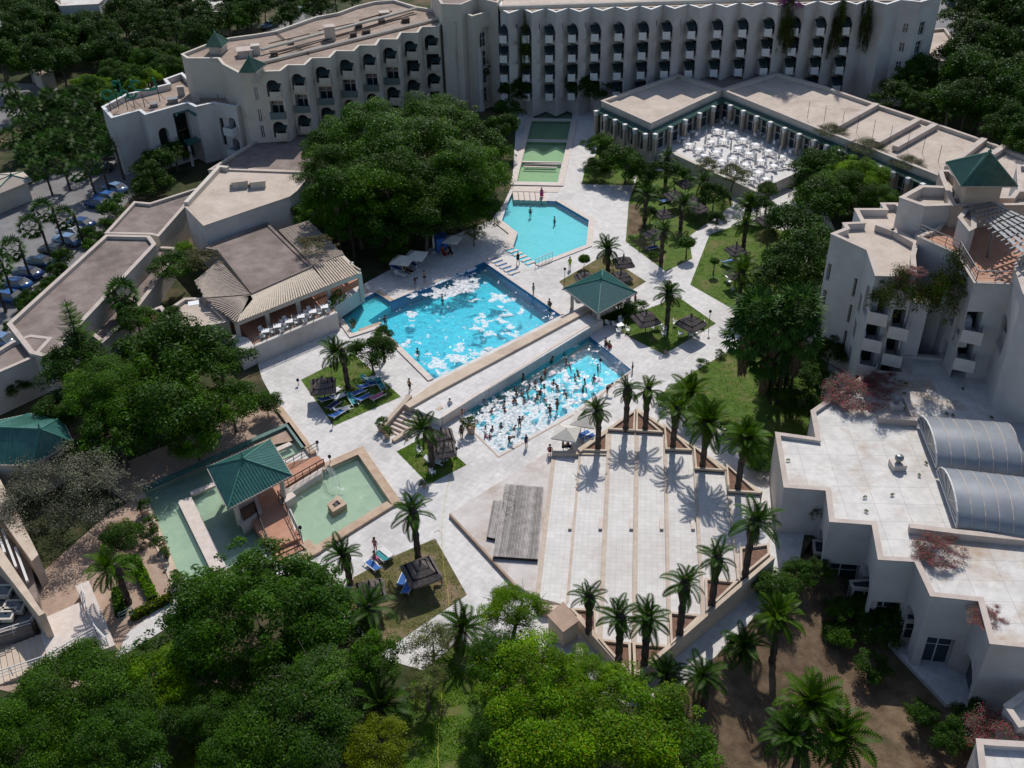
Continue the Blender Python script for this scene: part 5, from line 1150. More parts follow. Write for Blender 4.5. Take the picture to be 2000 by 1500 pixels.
for cx, cy, rp, lb in [(1405, 690, 12, 'low shrub on the lawn edge right of the umbrellas'), (1375, 712, 14, 'spiky shrub where the lawn meets the white path'), (1215, 605, 24, 'dark shrub behind the chairs by the pavilion'), (1240, 600, 20, 'low shrub beside the pavilion post'), (1300, 788, 24, 'bright shrub behind the terrace palms'), (1340, 800, 26, 'shrub between two terrace palms'), (1485, 905, 30, 'round bush beside the vaulted building'),
                       (1420, 840, 26, 'shrub behind the terrace edge path'), (1380, 830, 22, 'dark shrub under the leaning palm'), (1280, 500, 12, 'small shrub under the garden palm'), (1640, 1238, 32, 'glossy bright bush in the shaded garden'), (1720, 1225, 46, 'dark bush beside the glazed bays'), (1515, 1150, 44, 'flowering bush by the terrace path'),
                       (1900, 1215, 34, 'grey green bush against the vaulted building'), (640, 485, 16, 'dark bush behind the pergola'), (260, 1110, 26, 'hedge end near the left palm'), (240, 1050, 40, 'green bush above the left palm'), (60, 1225, 18, 'small plant by the plaza'), (1258, 370, 24, 'bush at the garden corner by the paving'), (1500, 1010, 14, 'small plant beside the terrace corner')]:
    tree(cx, cy, rp, .8 * rp / 28, 'shrub' if rp < 27 else ('dark' if 'dark' in lb else 'mid'), lb, .8, 1, G_, 'shrub', 'shrub', trunk=False)
# --- climbers on the buildings
def climber(cx, cy, rp, z, kind, lb, ht, th=.5): return tree(cx, cy, rp, z, kind, lb, ht, 1, 'climbers on the buildings', 'climbing_vine', 'climber', 0, max(0, z - 4), False)
def facade_vine(x, y, wd, top, h, kind, lb):
    q = P(x, y, HZ) + Vector((0, -.9, 0)); t = thing('climbing_vine', (q.x, q.y, top - h), lb, 'climber', 'climbers on the buildings'); link('foliage', CR[kind][0], t, (0, 0, h / 2), x, (wd, wd * .75, h * .95))
facade_vine(1538, 8, 1.9, 17.8, 13, 'ivy', 'thick dark climber hanging down the middle of the hotel range'); facade_vine(1540, 6, 2.1, 19.0, 2.8, 'purp', 'purple flowering top of the climber on the hotel roof edge')
facade_vine(1641, 5, 1.7, 17.9, 14, 'ivy', 'dark climber on the hotel range second from the right end'); facade_vine(1695, 4, 1.4, 18.0, 13, 'ivy', 'dark climber nearest the right end of the hotel range'); facade_vine(1024, 22, 1.1, 14.5, 12, 'ivy', 'dark climber on the second bay of the hotel range'); climber(985, 150, 22, 3, 'ivy', 'dark climber at the foot of the hotel beside the tower', 1.2)
climber(1622, 258, 34, 6.3, 'ivy', 'climber spilling over the colonnade eave left', .5); climber(1690, 290, 40, 6.2, 'ivy', 'climber over the colonnade eave further right', .5); climber(1770, 320, 34, 6.1, 'ivy', 'climber at the right end of the colonnade', .5)
climber(1748, 590, 52, 12.9, 'ivy', 'dark twiggy creeper on the stepped hotel wall', 1.6); climber(1770, 545, 24, 14.8, 'boug', 'magenta bougainvillea tuft at the stepped hotel roof corner', .8); climber(1846, 595, 58, 11.8, 'ivy', 'dark reddish climber below the roof terrace', 2.2); climber(1788, 532, 22, 15.2, 'boug', 'pink flowered vine at the roof corner', .5)
climber(1668, 775, 66, 5.5, 'boug', 'bougainvillea with magenta bloom over the white roof edge', .45); climber(1720, 750, 40, 5.7, 'boug', 'magenta bougainvillea sprays on the white roof', .4); climber(1832, 1082, 52, 5.4, 'boug', 'bougainvillea with red sprays on the near white roof edge', .5); climber(1950, 1440, 60, 3.6, 'boug', 'bougainvillea in the bottom right corner', .6); climber(1930, 1210, 40, 4.8, 'boug', 'thin vine trailing on the white roof edge', .4)
climber(335, 285, 30, 2.6, 'grey', 'grey climber on the shaded entrance block', 1.3); climber(1760, 1180, 40, 2, 'dark', 'dark creeper between the glazed bays', 1); climber(1600, 1000, 22, 2.6, 'grey', 'pale twiggy vine at the shaded corner of the vaulted building', 1.1)
# --- distant woods
def inpoly(poly):
    xs = [p[0] for p in poly]; ys = [p[1] for p in poly]
    while True:
        x, y = random.uniform(min(xs), max(xs)), random.uniform(min(ys), max(ys))
        if inside((x, y), poly): return x, y
MARKS = [('the white villa', 155, 5), ('the corner villa', 5, 40), ('the pale blue house', 58, 100), ('the road hut', 85, 138), ('the far turret', 420, 78), ('the roof letters', 240, 200), ('the gate lodge', 20, 350), ('the near turret', 492, 125), ('the wing roof edge', 300, 120), ('the distant house', 410, 10), ('the hotel end', 1760, 80), ('the pointed conifer', 1852, 180), ('the pair of palms', 1880, 225), ('the top right road', 1850, 30), ('the right edge', 1990, 120), ('the tiled tower roof', 1930, 300), ('the rear car park', 600, 20), ('the wood edge', 180, 110), ('the upper road', 60, 180), ('the packed car row', 110, 470), ('the white corner car', 226, 306), ('the silver roadside car', 226, 374), ('the nearest parked car', 20, 600), ('the bright blue car', 40, 555), ('the car standing apart', 194, 410), ('the palm grove centre', 125, 250), ('the road bend', 100, 205), ('the entrance block wall', 215, 265), ('the leaning palm row', 60, 420), ('the grove lower tip', 90, 330)]
USED = {}
def place(label, x, y):
    nm, mx, my = min(MARKS, key=lambda m_: (m_[1] - x) ** 2 + ((m_[2] - y) * 1.6) ** 2); dx, dy = x - mx, (y - my) * 1.6; d = math.hypot(dx, dy)
    a = math.degrees(math.atan2(-dy, dx)) % 360; side = ('right of', 'behind and right of', 'behind', 'behind and left of', 'left of', 'in front and left of', 'in front of', 'in front and right of')[int((a + 22.5) // 45) % 8]
    r = 'just ' if d < 28 else ('' if d < 60 else 'well ')
    return '%s, %s%s %s' % (label, r, side, nm)
def wood(poly, n, kinds, z, rp, label, group, sep=.8):
    pts = []; tries = 0
    while len(pts) < n and tries < n * 60:
        tries += 1; x, y = inpoly(poly)
        if all((x - a) ** 2 + ((y - c) * 1.5) ** 2 > (rp * sep) ** 2 for a, c in pts): pts.append((x, y))
    for x, y in sorted(pts, key=lambda p: p[1]):
        k = random.choice(kinds); tree(x, y, rp * random.uniform(.8, 1.25), z * random.uniform(.8, 1.2), k, place(label, x, y), random.uniform(.9, 1.3), 1, group)
wood([(0, 60), (60, 30), (130, 40), (360, 0), (470, 0), (480, 60), (350, 95), (340, 110), (200, 130), (60, 130), (0, 140)], 42, ['dark', 'dark', 'dark'], 4.5, 30, 'dark evergreen tree', 'wood beyond the left wing')
wood([(0, 0), (95, -10), (60, 60), (0, 60)], 7, ['dark', 'mid'], 5, 26, 'dark tree', 'trees round the white villas')
wood([(460, -10), (760, -10), (640, 18), (520, 50), (470, 62)], 12, ['dark', 'mid'], 5, 24, 'dark green tree', 'trees behind the left wing')
wood([(150, 140), (350, 105), (352, 140), (250, 175), (200, 205), (150, 190)], 20, ['mid', 'mid', 'bright'], 4, 22, 'sunlit green tree', 'sunlit belt behind the entrance block')
wood([(20, 200), (150, 190), (200, 215), (220, 290), (120, 310), (60, 360), (40, 290)], 22, ['mid', 'dark'], 2.2, 22, 'low tree of the palm grove', 'low trees in the palm grove')
wood([(1880, 40), (1900, -20), (2040, -20), (2040, 290), (1900, 250), (1850, 200), (1870, 120)], 26, ['dark', 'dark', 'dark', 'mid'], 8, 42, 'dark tall tree', 'dark wood at the upper right')
wood([(1730, 190), (1760, 130), (1860, 160), (1880, 250), (1800, 240)], 8, ['dark'], 5, 34, 'dark low tree', 'dark trees behind the colonnade')
wood([(225, 385), (262, 372), (190, 470), (20, 650), (0, 640), (120, 510)], 15, ['shrub', 'mid'], 1.2, 17, 'bushy plant between cars and corridor roof', 'hedge plants along the car park')
# ------------------------------------------------------------------ conifers
def conifer_mesh(n=26, per=13, droop=.15):
    C = []; U = []; V = []; T = []
    for i in range(n):
        z = .12 + .88 * i / n; R = (1 - z) * .30 + .015
        m_ = max(5, int(per * (1.1 - z)))
        for k in range(m_):
            a = 2 * math.pi * (k + random.random() * .5) / m_ + i
            for s_ in range(4):
                r = R * (s_ + .7) / 4; c = Vector((math.cos(a) * r, math.sin(a) * r, z - droop * r)); C.append(c); d = Vector((math.cos(a), math.sin(a), -droop + random.uniform(-.3, .3)))
                U.append(d * R * .17); V.append(Vector((-math.sin(a), math.cos(a), random.uniform(-.5, .5))) * R * .14); T.append(random.random())
    return quads_mesh('crown', np.array(C), np.array(U), np.array(V), [LM['dark']], np.array(T))
CM = conifer_mesh()
def conifer(bx, by, h, lb, wd=1.0, grp=None):
    q = P(bx, by); t = thing('conifer', q, lb, 'tree', grp); link('crown', CM, t, (0, 0, 0), random.random() * 6, (h * wd, h * wd, h)); b = MB(); b.tube((q.x, q.y, 0), (q.x, q.y, h * .95), .18, .03); b.build('trunk', M['bark'], t)
conifer(1852, 212, 13, 'pointed dark conifer beyond the colonnaded restaurant', 1.1); conifer(1800, 195, 9, 'smaller conifer left of the pointed dark one', 1.2)
for x, y in ((215, 125), (232, 118), (205, 135), (176, 110), (60, 125), (30, 120), (150, 120)): conifer(x, y, 10, place('narrow dark cypress', x, y), .5, 'cypresses in the far wood')
# araucaria: whorled tiers of upswept branches
def araucaria(bx, by, h, lb):
    q = P(bx, by); t = thing('araucaria', q, lb, 'tree'); b = MB(); b.tube(q, q + Vector((0, 0, h)), .22, .04, 7); b.build('trunk', M['bark'], t)
    for i in range(14):
        z = h * (.22 + .78 * i / 14); R = (1 - i / 14.5) * 3.3 + .45; C = []; U = []; V = []
        for k in range(6):
            a = k * math.pi / 3 + i * .5; n = 16
            for j in range(n):
                s_ = (j + .5) / n; r = R * s_; c = Vector((math.cos(a) * r, math.sin(a) * r, z + .35 * s_ * s_ * R - .1 * R * s_)); wv = .35 * math.sin(math.pi * (.15 + .8 * s_))
                for sd in (-1, 1): C.append(c + Vector((-math.sin(a), math.cos(a), .1)) * sd * wv * .5); U.append(Vector((-math.sin(a) + .5 * math.cos(a) * sd, math.cos(a) + .5 * math.sin(a) * sd, .15)) * wv * .6 * sd); V.append(Vector((math.cos(a), math.sin(a), 0)) * R / n * .8)
        link('branch_tier', quads_mesh('branch_tier', np.array(C), np.array(U), np.array(V), [LM['mid']], rng.rand(len(C)) * .6 + .1), t)
araucaria(186, 775, 12.3, 'tall araucaria with whorled branches beside the corridor roof')
# ------------------------------------------------------------------ date palms, frond by frond
def frond(elev, L=1.0, droop=1.3, wid=.19, pairs=14):
    pts = []; x = z = 0; a = elev; n = pairs + 2
    for i in range(n + 1): pts.append((x, z, a)); x += math.cos(a) * L / n; z += math.sin(a) * L / n; a -= droop / n * (.5 + 1.1 * i / n)
    C = []; U = []; V = []
    for i in range(n):
        s_ = (i + .5) / n; x, z, a = pts[i]; d = Vector((math.cos(a), 0, math.sin(a))); C.append(Vector((x, 0, z)) + d * L / n / 2); U.append(d * L / n * .62); V.append(Vector((0, .014 * (1.3 - s_), 0)))
        if i < 1: continue
        w_ = wid * math.sin(math.pi * min(1, s_ * .88 + .12)) ** .7 + .02; up = Vector((-math.sin(a), 0, math.cos(a)))
        for sd in (-1, 1):
            u = (Vector((0, sd, 0)) + d * .75 + up * .22).normalized() * w_ * .62; C.append(Vector((x, 0, z)) + u); U.append(u); V.append(d * .044)
    return quads_mesh('frond', np.array([tuple(c) for c in C]), np.array([tuple(c) for c in U]), np.array([tuple(c) for c in V]), [LM['palm']], np.full(len(C), .25) + rng.rand(len(C)) * .5)
FR = [frond(e, 1, dr) for e, dr in ((1.4, .7), (1.15, 1.0), (.85, 1.3), (.55, 1.4), (.2, 1.3), (-.3, .9))]
FRD = frond(-.7, 1, .8); FRD.materials[0] = LM['dry']
FRY = []
for f in FR: g = f.copy(); g.materials[0] = LM['palmy']; FRY.append(g)
b = MB()
# profile radius fractions up the trunk; the swollen boss of cut leaf bases sits at the top
def palm_trunk(h, r, boss=True):
    b = MB(); prof = []; n = 14
    for i in range(n):
        z = h * i / (n - 1); s_ = i / (n - 1); rr = r * (1.0 + .12 * math.sin(i * 2.1) + (.12 if i % 2 else 0))
        if boss and s_ > .66: rr = r * (1.05 + .75 * math.sin((s_ - .66) / .34 * math.pi * .8))
        prof.append((rr, z))
    prof.append((r * .5, h + .12)); b.lathe((0, 0, 0), prof, 9); return b.mesh('trunk', M['trunk'])
PT = {}
def palm(bx, by, cx, cy, lb, L=2.3, n=21, grp='date palms round the pools and the terrace', zb=0.0, r=.27, young=False, name='date_palm'):
    if zb == 0 and by > 1100 and inside((bx, by), SUNK): zb = gz(bx, by)
    q = P(bx, by, zb)
    # trunk height from the crown's position above the base
    lo_, hi_ = 0.0, 30.0
    for _ in range(30):
        m_ = (lo_ + hi_) / 2; v = RM @ np.array([q.x, q.y, zb + m_ - CAM_H]); yy = v[1] / v[2] * FPX + 750
        if yy > cy: lo_ = m_
        else: hi_ = m_
    h = max(.5, lo_); c = P(cx, cy, zb + h); t = thing(name, (q.x, q.y, zb), lb, 'palm', grp)
    key = (round(h, 0), r)
    if key not in PT: PT[key] = palm_trunk(1.0, r)
    o = link('trunk', PT[key], t, (0, 0, -.1), random.random() * 6, (1, 1, h + .1))
    dx, dy = c.x - q.x, c.y - q.y; o.matrix_basis = Matrix(((1, 0, dx / h, 0), (0, 1, dy / h, 0), (0, 0, h + .1, -.1), (0, 0, 0, 1)))
    src = FRY if young else FR; n = n + random.randint(-4, 5); L *= random.uniform(.9, 1.12)
    for i in range(n):
        k = int(6 * (i / n) ** .95); ll = L * random.uniform(.8, 1.1) * (.85 if k == 0 else 1)
        f = link('frond', src[min(5, k)], t, (dx, dy, h - .05 - .04 * k), i * 2.399 + random.uniform(-.2, .2), (ll, ll * random.uniform(.85, 1.15), ll)); f.rotation_euler[0] = random.uniform(-.35, .35)
    for i in range(random.randint(2, 7)): f = link('dry_frond', FRD, t, (dx, dy, h - .35), random.random() * 6.28, (L * random.uniform(.5, .8),) * 3)
    return t
tz_ = dict(a=1.0, b=1.25, c=1.5, d=1.75, e=2.0, f=2.25)
palm(1168, 876, 1163, 800, 'date palm in the far left planter of the stepped terrace', 1.9, zb=1.0); palm(1222, 840, 1225, 760, 'date palm left of the top corner of the stepped terrace', 1.9, zb=1.25); palm(1260, 840, 1267, 762, 'date palm right of the top corner of the stepped terrace', 2.1, zb=1.5, young=True)
palm(1314, 874, 1322, 800, 'date palm in the upper right planter of the terrace', 2.1, zb=1.75, young=True); palm(1372, 912, 1384, 826, 'tall palm with wide crown on the terrace right edge', 2.6, 36, zb=2.0, young=True); palm(1441, 955, 1457, 858, 'wide crowned palm at the right corner of the terrace', 2.6, 36, zb=2.25, young=True)
palm(1455, 1125, 1478, 1018, 'palm nearest the vaulted building on the terrace edge', 2.5, zb=2.25); palm(1390, 1182, 1400, 1090, 'palm above the lower right wall second from the right', 2.1, zb=2.0); palm(1327, 1240, 1338, 1140, 'palm above the lower right wall third from the right', 2.1, zb=1.75)
palm(1258, 1300, 1266, 1208, 'palm right of the near corner of the terrace', 2.0, zb=1.5); palm(1208, 1293, 1208, 1205, 'palm left of the near corner of the terrace', 1.9, zb=1.25); palm(1150, 1235, 1148, 1165, 'palm beside the square stone kiosk', 1.8, zb=1.0)
palm(680, 758, 655, 688, 'palm at the edge of the umbrella lawn', 2.4); palm(845, 912, 825, 838, 'palm over the small square lawn by the walkway steps', 2.3); palm(817, 1092, 803, 1000, 'palm by the near corner of the fountain pond', 2.3); palm(684, 1140, 668, 1082, 'palm at the foot of the fountain pond', 2.0, 24)
palm(1187, 528, 1187, 486, 'palm between the octagonal pool and the pavilion', 2.2, 24); palm(1302, 642, 1307, 572, 'palm between the two big thatched umbrellas', 2.2, 32); palm(1291, 512, 1297, 452, 'palm in the garden left of the clipped tree', 2.2); palm(1258, 445, 1262, 380, 'palm at the left edge of the garden', 2.4)
palm(1329, 448, 1335, 398, 'palm in the middle of the shaded garden', 2.3); palm(1375, 400, 1372, 355, 'palm close to the cafe terrace wall', 2.3); palm(1452, 482, 1454, 436, 'palm on the right hand lawn by the path fork', 2.3, young=True); palm(1440, 608, 1450, 532, 'palm at the right lawn edge beside the tables', 2.4, young=True)
palm(1462, 430, 1460, 395, 'palm behind the path fork', 2.3, young=True); palm(1300, 355, 1303, 308, 'palm at the cafe terrace left corner', 2.2); palm(1345, 820, 1347, 770, 'wide palm behind the terrace planters', 2.6, 34, young=True); palm(1562, 400, 1560, 368, 'palm by the right side of the cafe terrace', 2.6)
palm(735, 1268, 722, 1190, 'palm at the edge of the brown lawn among dark trees', 2.3); palm(895, 1262, 905, 1225, 'palm between the olive tree and the bright tree', 2.4, 22); palm(742, 1420, 745, 1380, 'low palm above the yellow green tree', 3.0, 26)
palm(252, 1178, 212, 1110, 'palm with a leaning trunk in the brown courtyard', 2.5, young=True); palm(1508, 1292, 1520, 1205, 'palm in front of the shaded bays', 2.6, 30, young=True); palm(1375, 1378, 1372, 1320, 'palm on bare soil beside the path', 2.4, 24); palm(1462, 1300, 1455, 1262, 'palm behind the bare soil palm', 2.3, 24)
palm(1570, 1470, 1585, 1375, 'big palm on the bare soil near the bottom', 3.0, 36, young=True); palm(1640, 1500, 1640, 1440, 'big palm at the bottom edge on bare soil', 3.0, 34, young=True); palm(1550, 1520, 1545, 1440, 'palm at the bottom edge left of the big pair', 2.6, 30); palm(1310, 1350, 1300, 1318, 'low palm by the near terrace corner', 2.2, 20)
palm(1835, 255, 1838, 218, 'palm in the dark garden behind the colonnade', 3.0, 30, young=True); palm(1905, 262, 1908, 225, 'palm right of its twin behind the colonnade', 3.0, 30, young=True)
# ------------------------------------------------------------------ fan palms
def fan_mesh(nf=46, skirt=True):
    C = []; U = []; V = []; T = []; mi = []
    for i in range(nf):
        a = i * 2.399; el = 1.3 - 2.2 * (i / nf) ** 1.1; d = Vector((math.cos(a) * math.cos(el), math.sin(a) * math.cos(el), math.sin(el))); sd = Vector((-math.sin(a), math.cos(a), 0)); tip = d * .62
        C.append(tip * .5); U.append(tip * .5); V.append(sd * .012); T.append(.5); mi.append(0)
        up = d.cross(sd)
        for k in range(9):
            b_ = (k - 4) * .32; u = (d * math.cos(b_) + sd * math.sin(b_) - Vector((0, 0, .28 + .1 * abs(k - 4)))).normalized() * .24; C.append(tip + u); U.append(u); V.append((sd * math.cos(b_) - d * math.sin(b_)) * .056); T.append(random.random()); mi.append(0)
    if skirt:
        for k in range(420):
            a = random.random() * 6.28; z = -.2 - random.random() * 1.5; r = .24 * (1.2 + z * .4); C.append(Vector((math.cos(a) * r, math.sin(a) * r, z))); U.append(Vector((math.cos(a) * .05, math.sin(a) * .05, -.2))); V.append(Vector((-math.sin(a), math.cos(a), 0)) * .05); T.append(random.random()); mi.append(1)
    f = lambda L_: np.array([tuple(c) for c in L_])
    return quads_mesh('crown', f(C), f(U), f(V), [LM['fan'], LM['dry']], np.array(T), np.array(mi))
FM = [fan_mesh(), fan_mesh(38, False)]
PTF = palm_trunk(1.0, .16, False)
def fan(bx, by, cx, cy, lb, L=1.7, k=1, grp='fan palms', r=1.0):
    q = P(bx, by); lo_, hi_ = 0.0, 30.0
    for _ in range(30):
        m_ = (lo_ + hi_) / 2; v = RM @ np.array([q.x, q.y, m_ - CAM_H]); yy = v[1] / v[2] * FPX + 750
        if yy > cy: lo_ = m_
        else: hi_ = m_
    h = max(.6, lo_); c = P(cx, cy, h); t = thing('fan_palm', q, lb, 'palm', grp); o = link('trunk', PTF, t); dx, dy = c.x - q.x, c.y - q.y
    o.matrix_basis = Matrix(((r, 0, dx / h, 0), (0, r, dy / h, 0), (0, 0, h, 0), (0, 0, 0, 1)))
    link('crown', FM[k], t, (dx, dy, h), random.random() * 6, (L, L, L))
g_ = 'row of fan palms along the car park'
for i, (bx, by, cx, cy) in enumerate([(130, 492, 84, 412), (165, 480, 124, 425), (103, 513, 58, 442), (62, 548, 24, 486), (30, 590, -2, 515), (12, 610, -20, 545), (243, 352, 205, 285), (215, 378, 178, 320), (190, 390, 150, 335)]):
    fan(bx, by, cx, cy, ('fan palm leaning over the parked cars, %s from the near end' % ('sixth', 'seventh', 'fifth', 'fourth', 'third', 'second')[i]) if i < 6 else 'fan palm at the upper end of the car park, %s' % ('farthest from the cars', 'between the other two', 'closest to the gate lodge')[i - 6], 1.9, 1, g_)
fan(245, 655, 238, 575, 'tall fan palm with shaggy skirt before the corridor roof', 2.2, 0, r=1.8); fan(692, 505, 655, 380, 'tall slender palm rising through the big tree', 1.7, 0, r=1.2); fan(952, 205, 945, 128, 'slim bright palm in front of the arched tower', 1.9, 1); fan(548, 470, 548, 420, 'small fan palm beside the raised hall', 1.4, 1)
for bx, by, cx, cy, L, lb in [(1500, 780, 1478, 612, 2.9, 'left crown'), (1530, 775, 1560, 605, 2.9, 'right crown'), (1505, 790, 1458, 655, 2.7, 'lowest left crown'), (1515, 785, 1518, 632, 2.9, 'middle crown'), (1540, 785, 1562, 655, 2.6, 'lower right crown'), (1520, 790, 1500, 695, 2.6, 'lowest middle crown')]:
    fan(bx, by, cx, cy, 'shaggy fan palm of the clump beside the stepped hotel, ' + lb, L, 0, 'fan palm clump on the bright lawn', r=.9)
wp = [(30, 215), (60, 205), (95, 190), (130, 200), (165, 215), (110, 235), (70, 240), (150, 250), (190, 240), (120, 270), (160, 290), (85, 280), (40, 250), (15, 270), (200, 265), (75, 330), (110, 320), (50, 300), (170, 190), (20, 180), (180, 170), (215, 195)]
for x, y in wp: fan(x + 28, y + 52, x, y, place('fan palm of the grove', x, y), 2.0, 1, 'palm grove left of the entrance block')
# hedges
def hedge(px, w_, h, m, lb):
    q = PP(px, h * .5); t = thing('hedge', q[0], lb, 'hedge'); C = []; 
    for a, c in zip(q[:-1], q[1:]):
        n = int((c - a).length * 260 * w_); e = (c - a).normalized(); s_ = Vector((-e.y, e.x, 0))
        for _ in range(n):
            p_ = lerp(a, c, random.random()); f_ = random.random()
            if f_ < .5: p_ = Vector((p_.x, p_.y, h)) + s_ * random.uniform(-w_, w_) / 2
            else: p_ = Vector((p_.x, p_.y, random.uniform(0, h))) + s_ * (w_ / 2 if f_ < .75 else -w_ / 2)
            C.append(p_ + Vector((random.gauss(0, .04), random.gauss(0, .04), random.gauss(0, .05))) - OFF[t.name])
    C = np.array([tuple(c) for c in C]); n = len(C); nr = rdir(n) + np.array([0, 0, .6]); U = np.cross(nr, rdir(n)); U /= np.linalg.norm(U, axis=1, keepdims=True); V = np.cross(nr / np.linalg.norm(nr, axis=1, keepdims=True), U)
    link('foliage', quads_mesh('foliage', C, U * .09, V * .07, [LM[m]], rng.rand(n)), t)
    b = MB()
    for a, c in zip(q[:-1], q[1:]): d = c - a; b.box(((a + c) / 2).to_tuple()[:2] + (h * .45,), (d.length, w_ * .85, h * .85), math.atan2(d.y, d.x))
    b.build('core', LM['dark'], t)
hedge([(252, 1098), (262, 1090), (300, 1170)], .8, .8, 'bright', 'clipped green hedge in the brown courtyard'); hedge([(228, 1150), (236, 1200)], .8, .7, 'mid', 'short clipped hedge left of the leaning palm'); hedge([(255, 1205), (335, 1165)], .7, .7, 'yellow', 'yellow green hedge along the near edge of the courtyard'); hedge([(1175, 627), (1240, 600)], .9, .8, 'mid', 'clipped hedge behind the pavilion chairs')
# lawn blades: short tufts scattered over the nearer lawns
def tufts(polys, n, m, name='grass'):
    C = []
    for poly in polys:
        pp = [(p.x, p.y) for p in PP(poly)]; xs = [p[0] for p in pp]; ys = [p[1] for p in pp]; k = 0
        while k < n:
            x, y = random.uniform(min(xs), max(xs)), random.uniform(min(ys), max(ys))
            if inside((x, y), pp) and noise.noise(Vector((x * .6, y * .6, 0))) > -.25: C.append((x, y, .05))
            k += 1
    C = np.array(C); n_ = len(C); U = np.stack([rng.normal(size=n_) * .05, rng.normal(size=n_) * .05, np.full(n_, .05)], 1); V = np.cross(U, np.array([0, 0, 1.])); V = V / (np.linalg.norm(V, axis=1, keepdims=True) + 1e-6) * .045
    tag(link(name, quads_mesh(name, C, U, V, [LM[m]], rng.rand(n_))), 'short grass growing on the lawns', kind='stuff')
tufts([[(588, 742), (690, 690), (783, 775), (652, 832)], [(775, 882), (842, 846), (911, 908), (838, 946)], [(1192, 632), (1325, 580), (1398, 632), (1297, 692)]], 5000, 'bright'); tufts([[(1340, 735), (1430, 682), (1620, 690), (1600, 850), (1480, 900), (1395, 815)], [(800, 1330), (900, 1250), (960, 1300), (960, 1520), (780, 1520)], [(1386, 458), (1462, 432), (1560, 460), (1500, 640), (1348, 556)]], 9000, 'bright')
tufts([[(690, 1128), (850, 1052), (912, 1162), (740, 1280)]], 4000, 'olive')
# weeds in the joints of the white roof
for i, (x, y) in enumerate([(1742, 968), (1690, 972), (1770, 750), (1765, 728), (1860, 812), (1795, 930), (1780, 800), (1540, 900), (1693, 1000), (1935, 816), (1880, 760), (1715, 1060), (1765, 770), (1775, 790), (1850, 810), (1808, 905)]):
    q = P(x, y, HZ2 - .25); t = thing('roof_weed', q, place_roof(x, y) if False else 'small weed growing in a joint of the white slab roof', 'weed', 'weeds in the roof joints'); link('foliage', CR['shrub'][i % 2], t, (0, 0, .1), i, (.22, .16, .15))
# ================================================================== umbrellas, furniture, people, cars
def tone(name, c, rough=.7): return mat(name, c, rough=rough)
SK = [tone('skin_%s' % n, c, .55) for n, c in (('tan', (.34, .18, .12)), ('brown', (.20, .10, .06)), ('fair', (.46, .28, .20)))]
CL = dict(black=tone('black_cloth', (.012, .012, .016)), navy=tone('navy_cloth', (.015, .03, .10)), red=tone('red_cloth', (.30, .02, .02)), pink=tone('pink_cloth', (.45, .10, .22)), white=tone('white_cloth', (.6, .6, .6)),
          lime=tone('lime_cloth', (.35, .55, .04)), teal=tone('teal_cloth', (.02, .22, .25)), magenta=tone('magenta_cloth', (.50, .03, .18)), orange=tone('orange_cloth', (.45, .12, .03)))
HAIR = tone('dark_hair', (.012, .009, .007), .5)
def skin_mesh(name, V, E_, R, m, sub=1):
    me = bpy.data.meshes.new('tmp'); me.from_pydata(V, E_, []); me.update(); o = bpy.data.objects.new('tmp', me); COL.objects.link(o)
    o.modifiers.new('s', 'SKIN'); 
    if not me.skin_vertices: bpy.context.view_layer.update()
    for i, r in enumerate(R): sv = me.skin_vertices[0].data[i]; sv.radius = r if hasattr(r, '__len__') else (r, r); sv.use_root = (i == 0)
    ss = o.modifiers.new('u', 'SUBSURF'); ss.levels = sub; ss.render_levels = sub
    dg = bpy.context.evaluated_depsgraph_get(); dg.update(); r = bpy.data.meshes.new_from_object(o.evaluated_get(dg)); r.name = name
    r.materials.clear(); r.materials.append(m); r.polygons.foreach_set('use_smooth', [True] * len(r.polygons)); bpy.data.objects.remove(o); return r
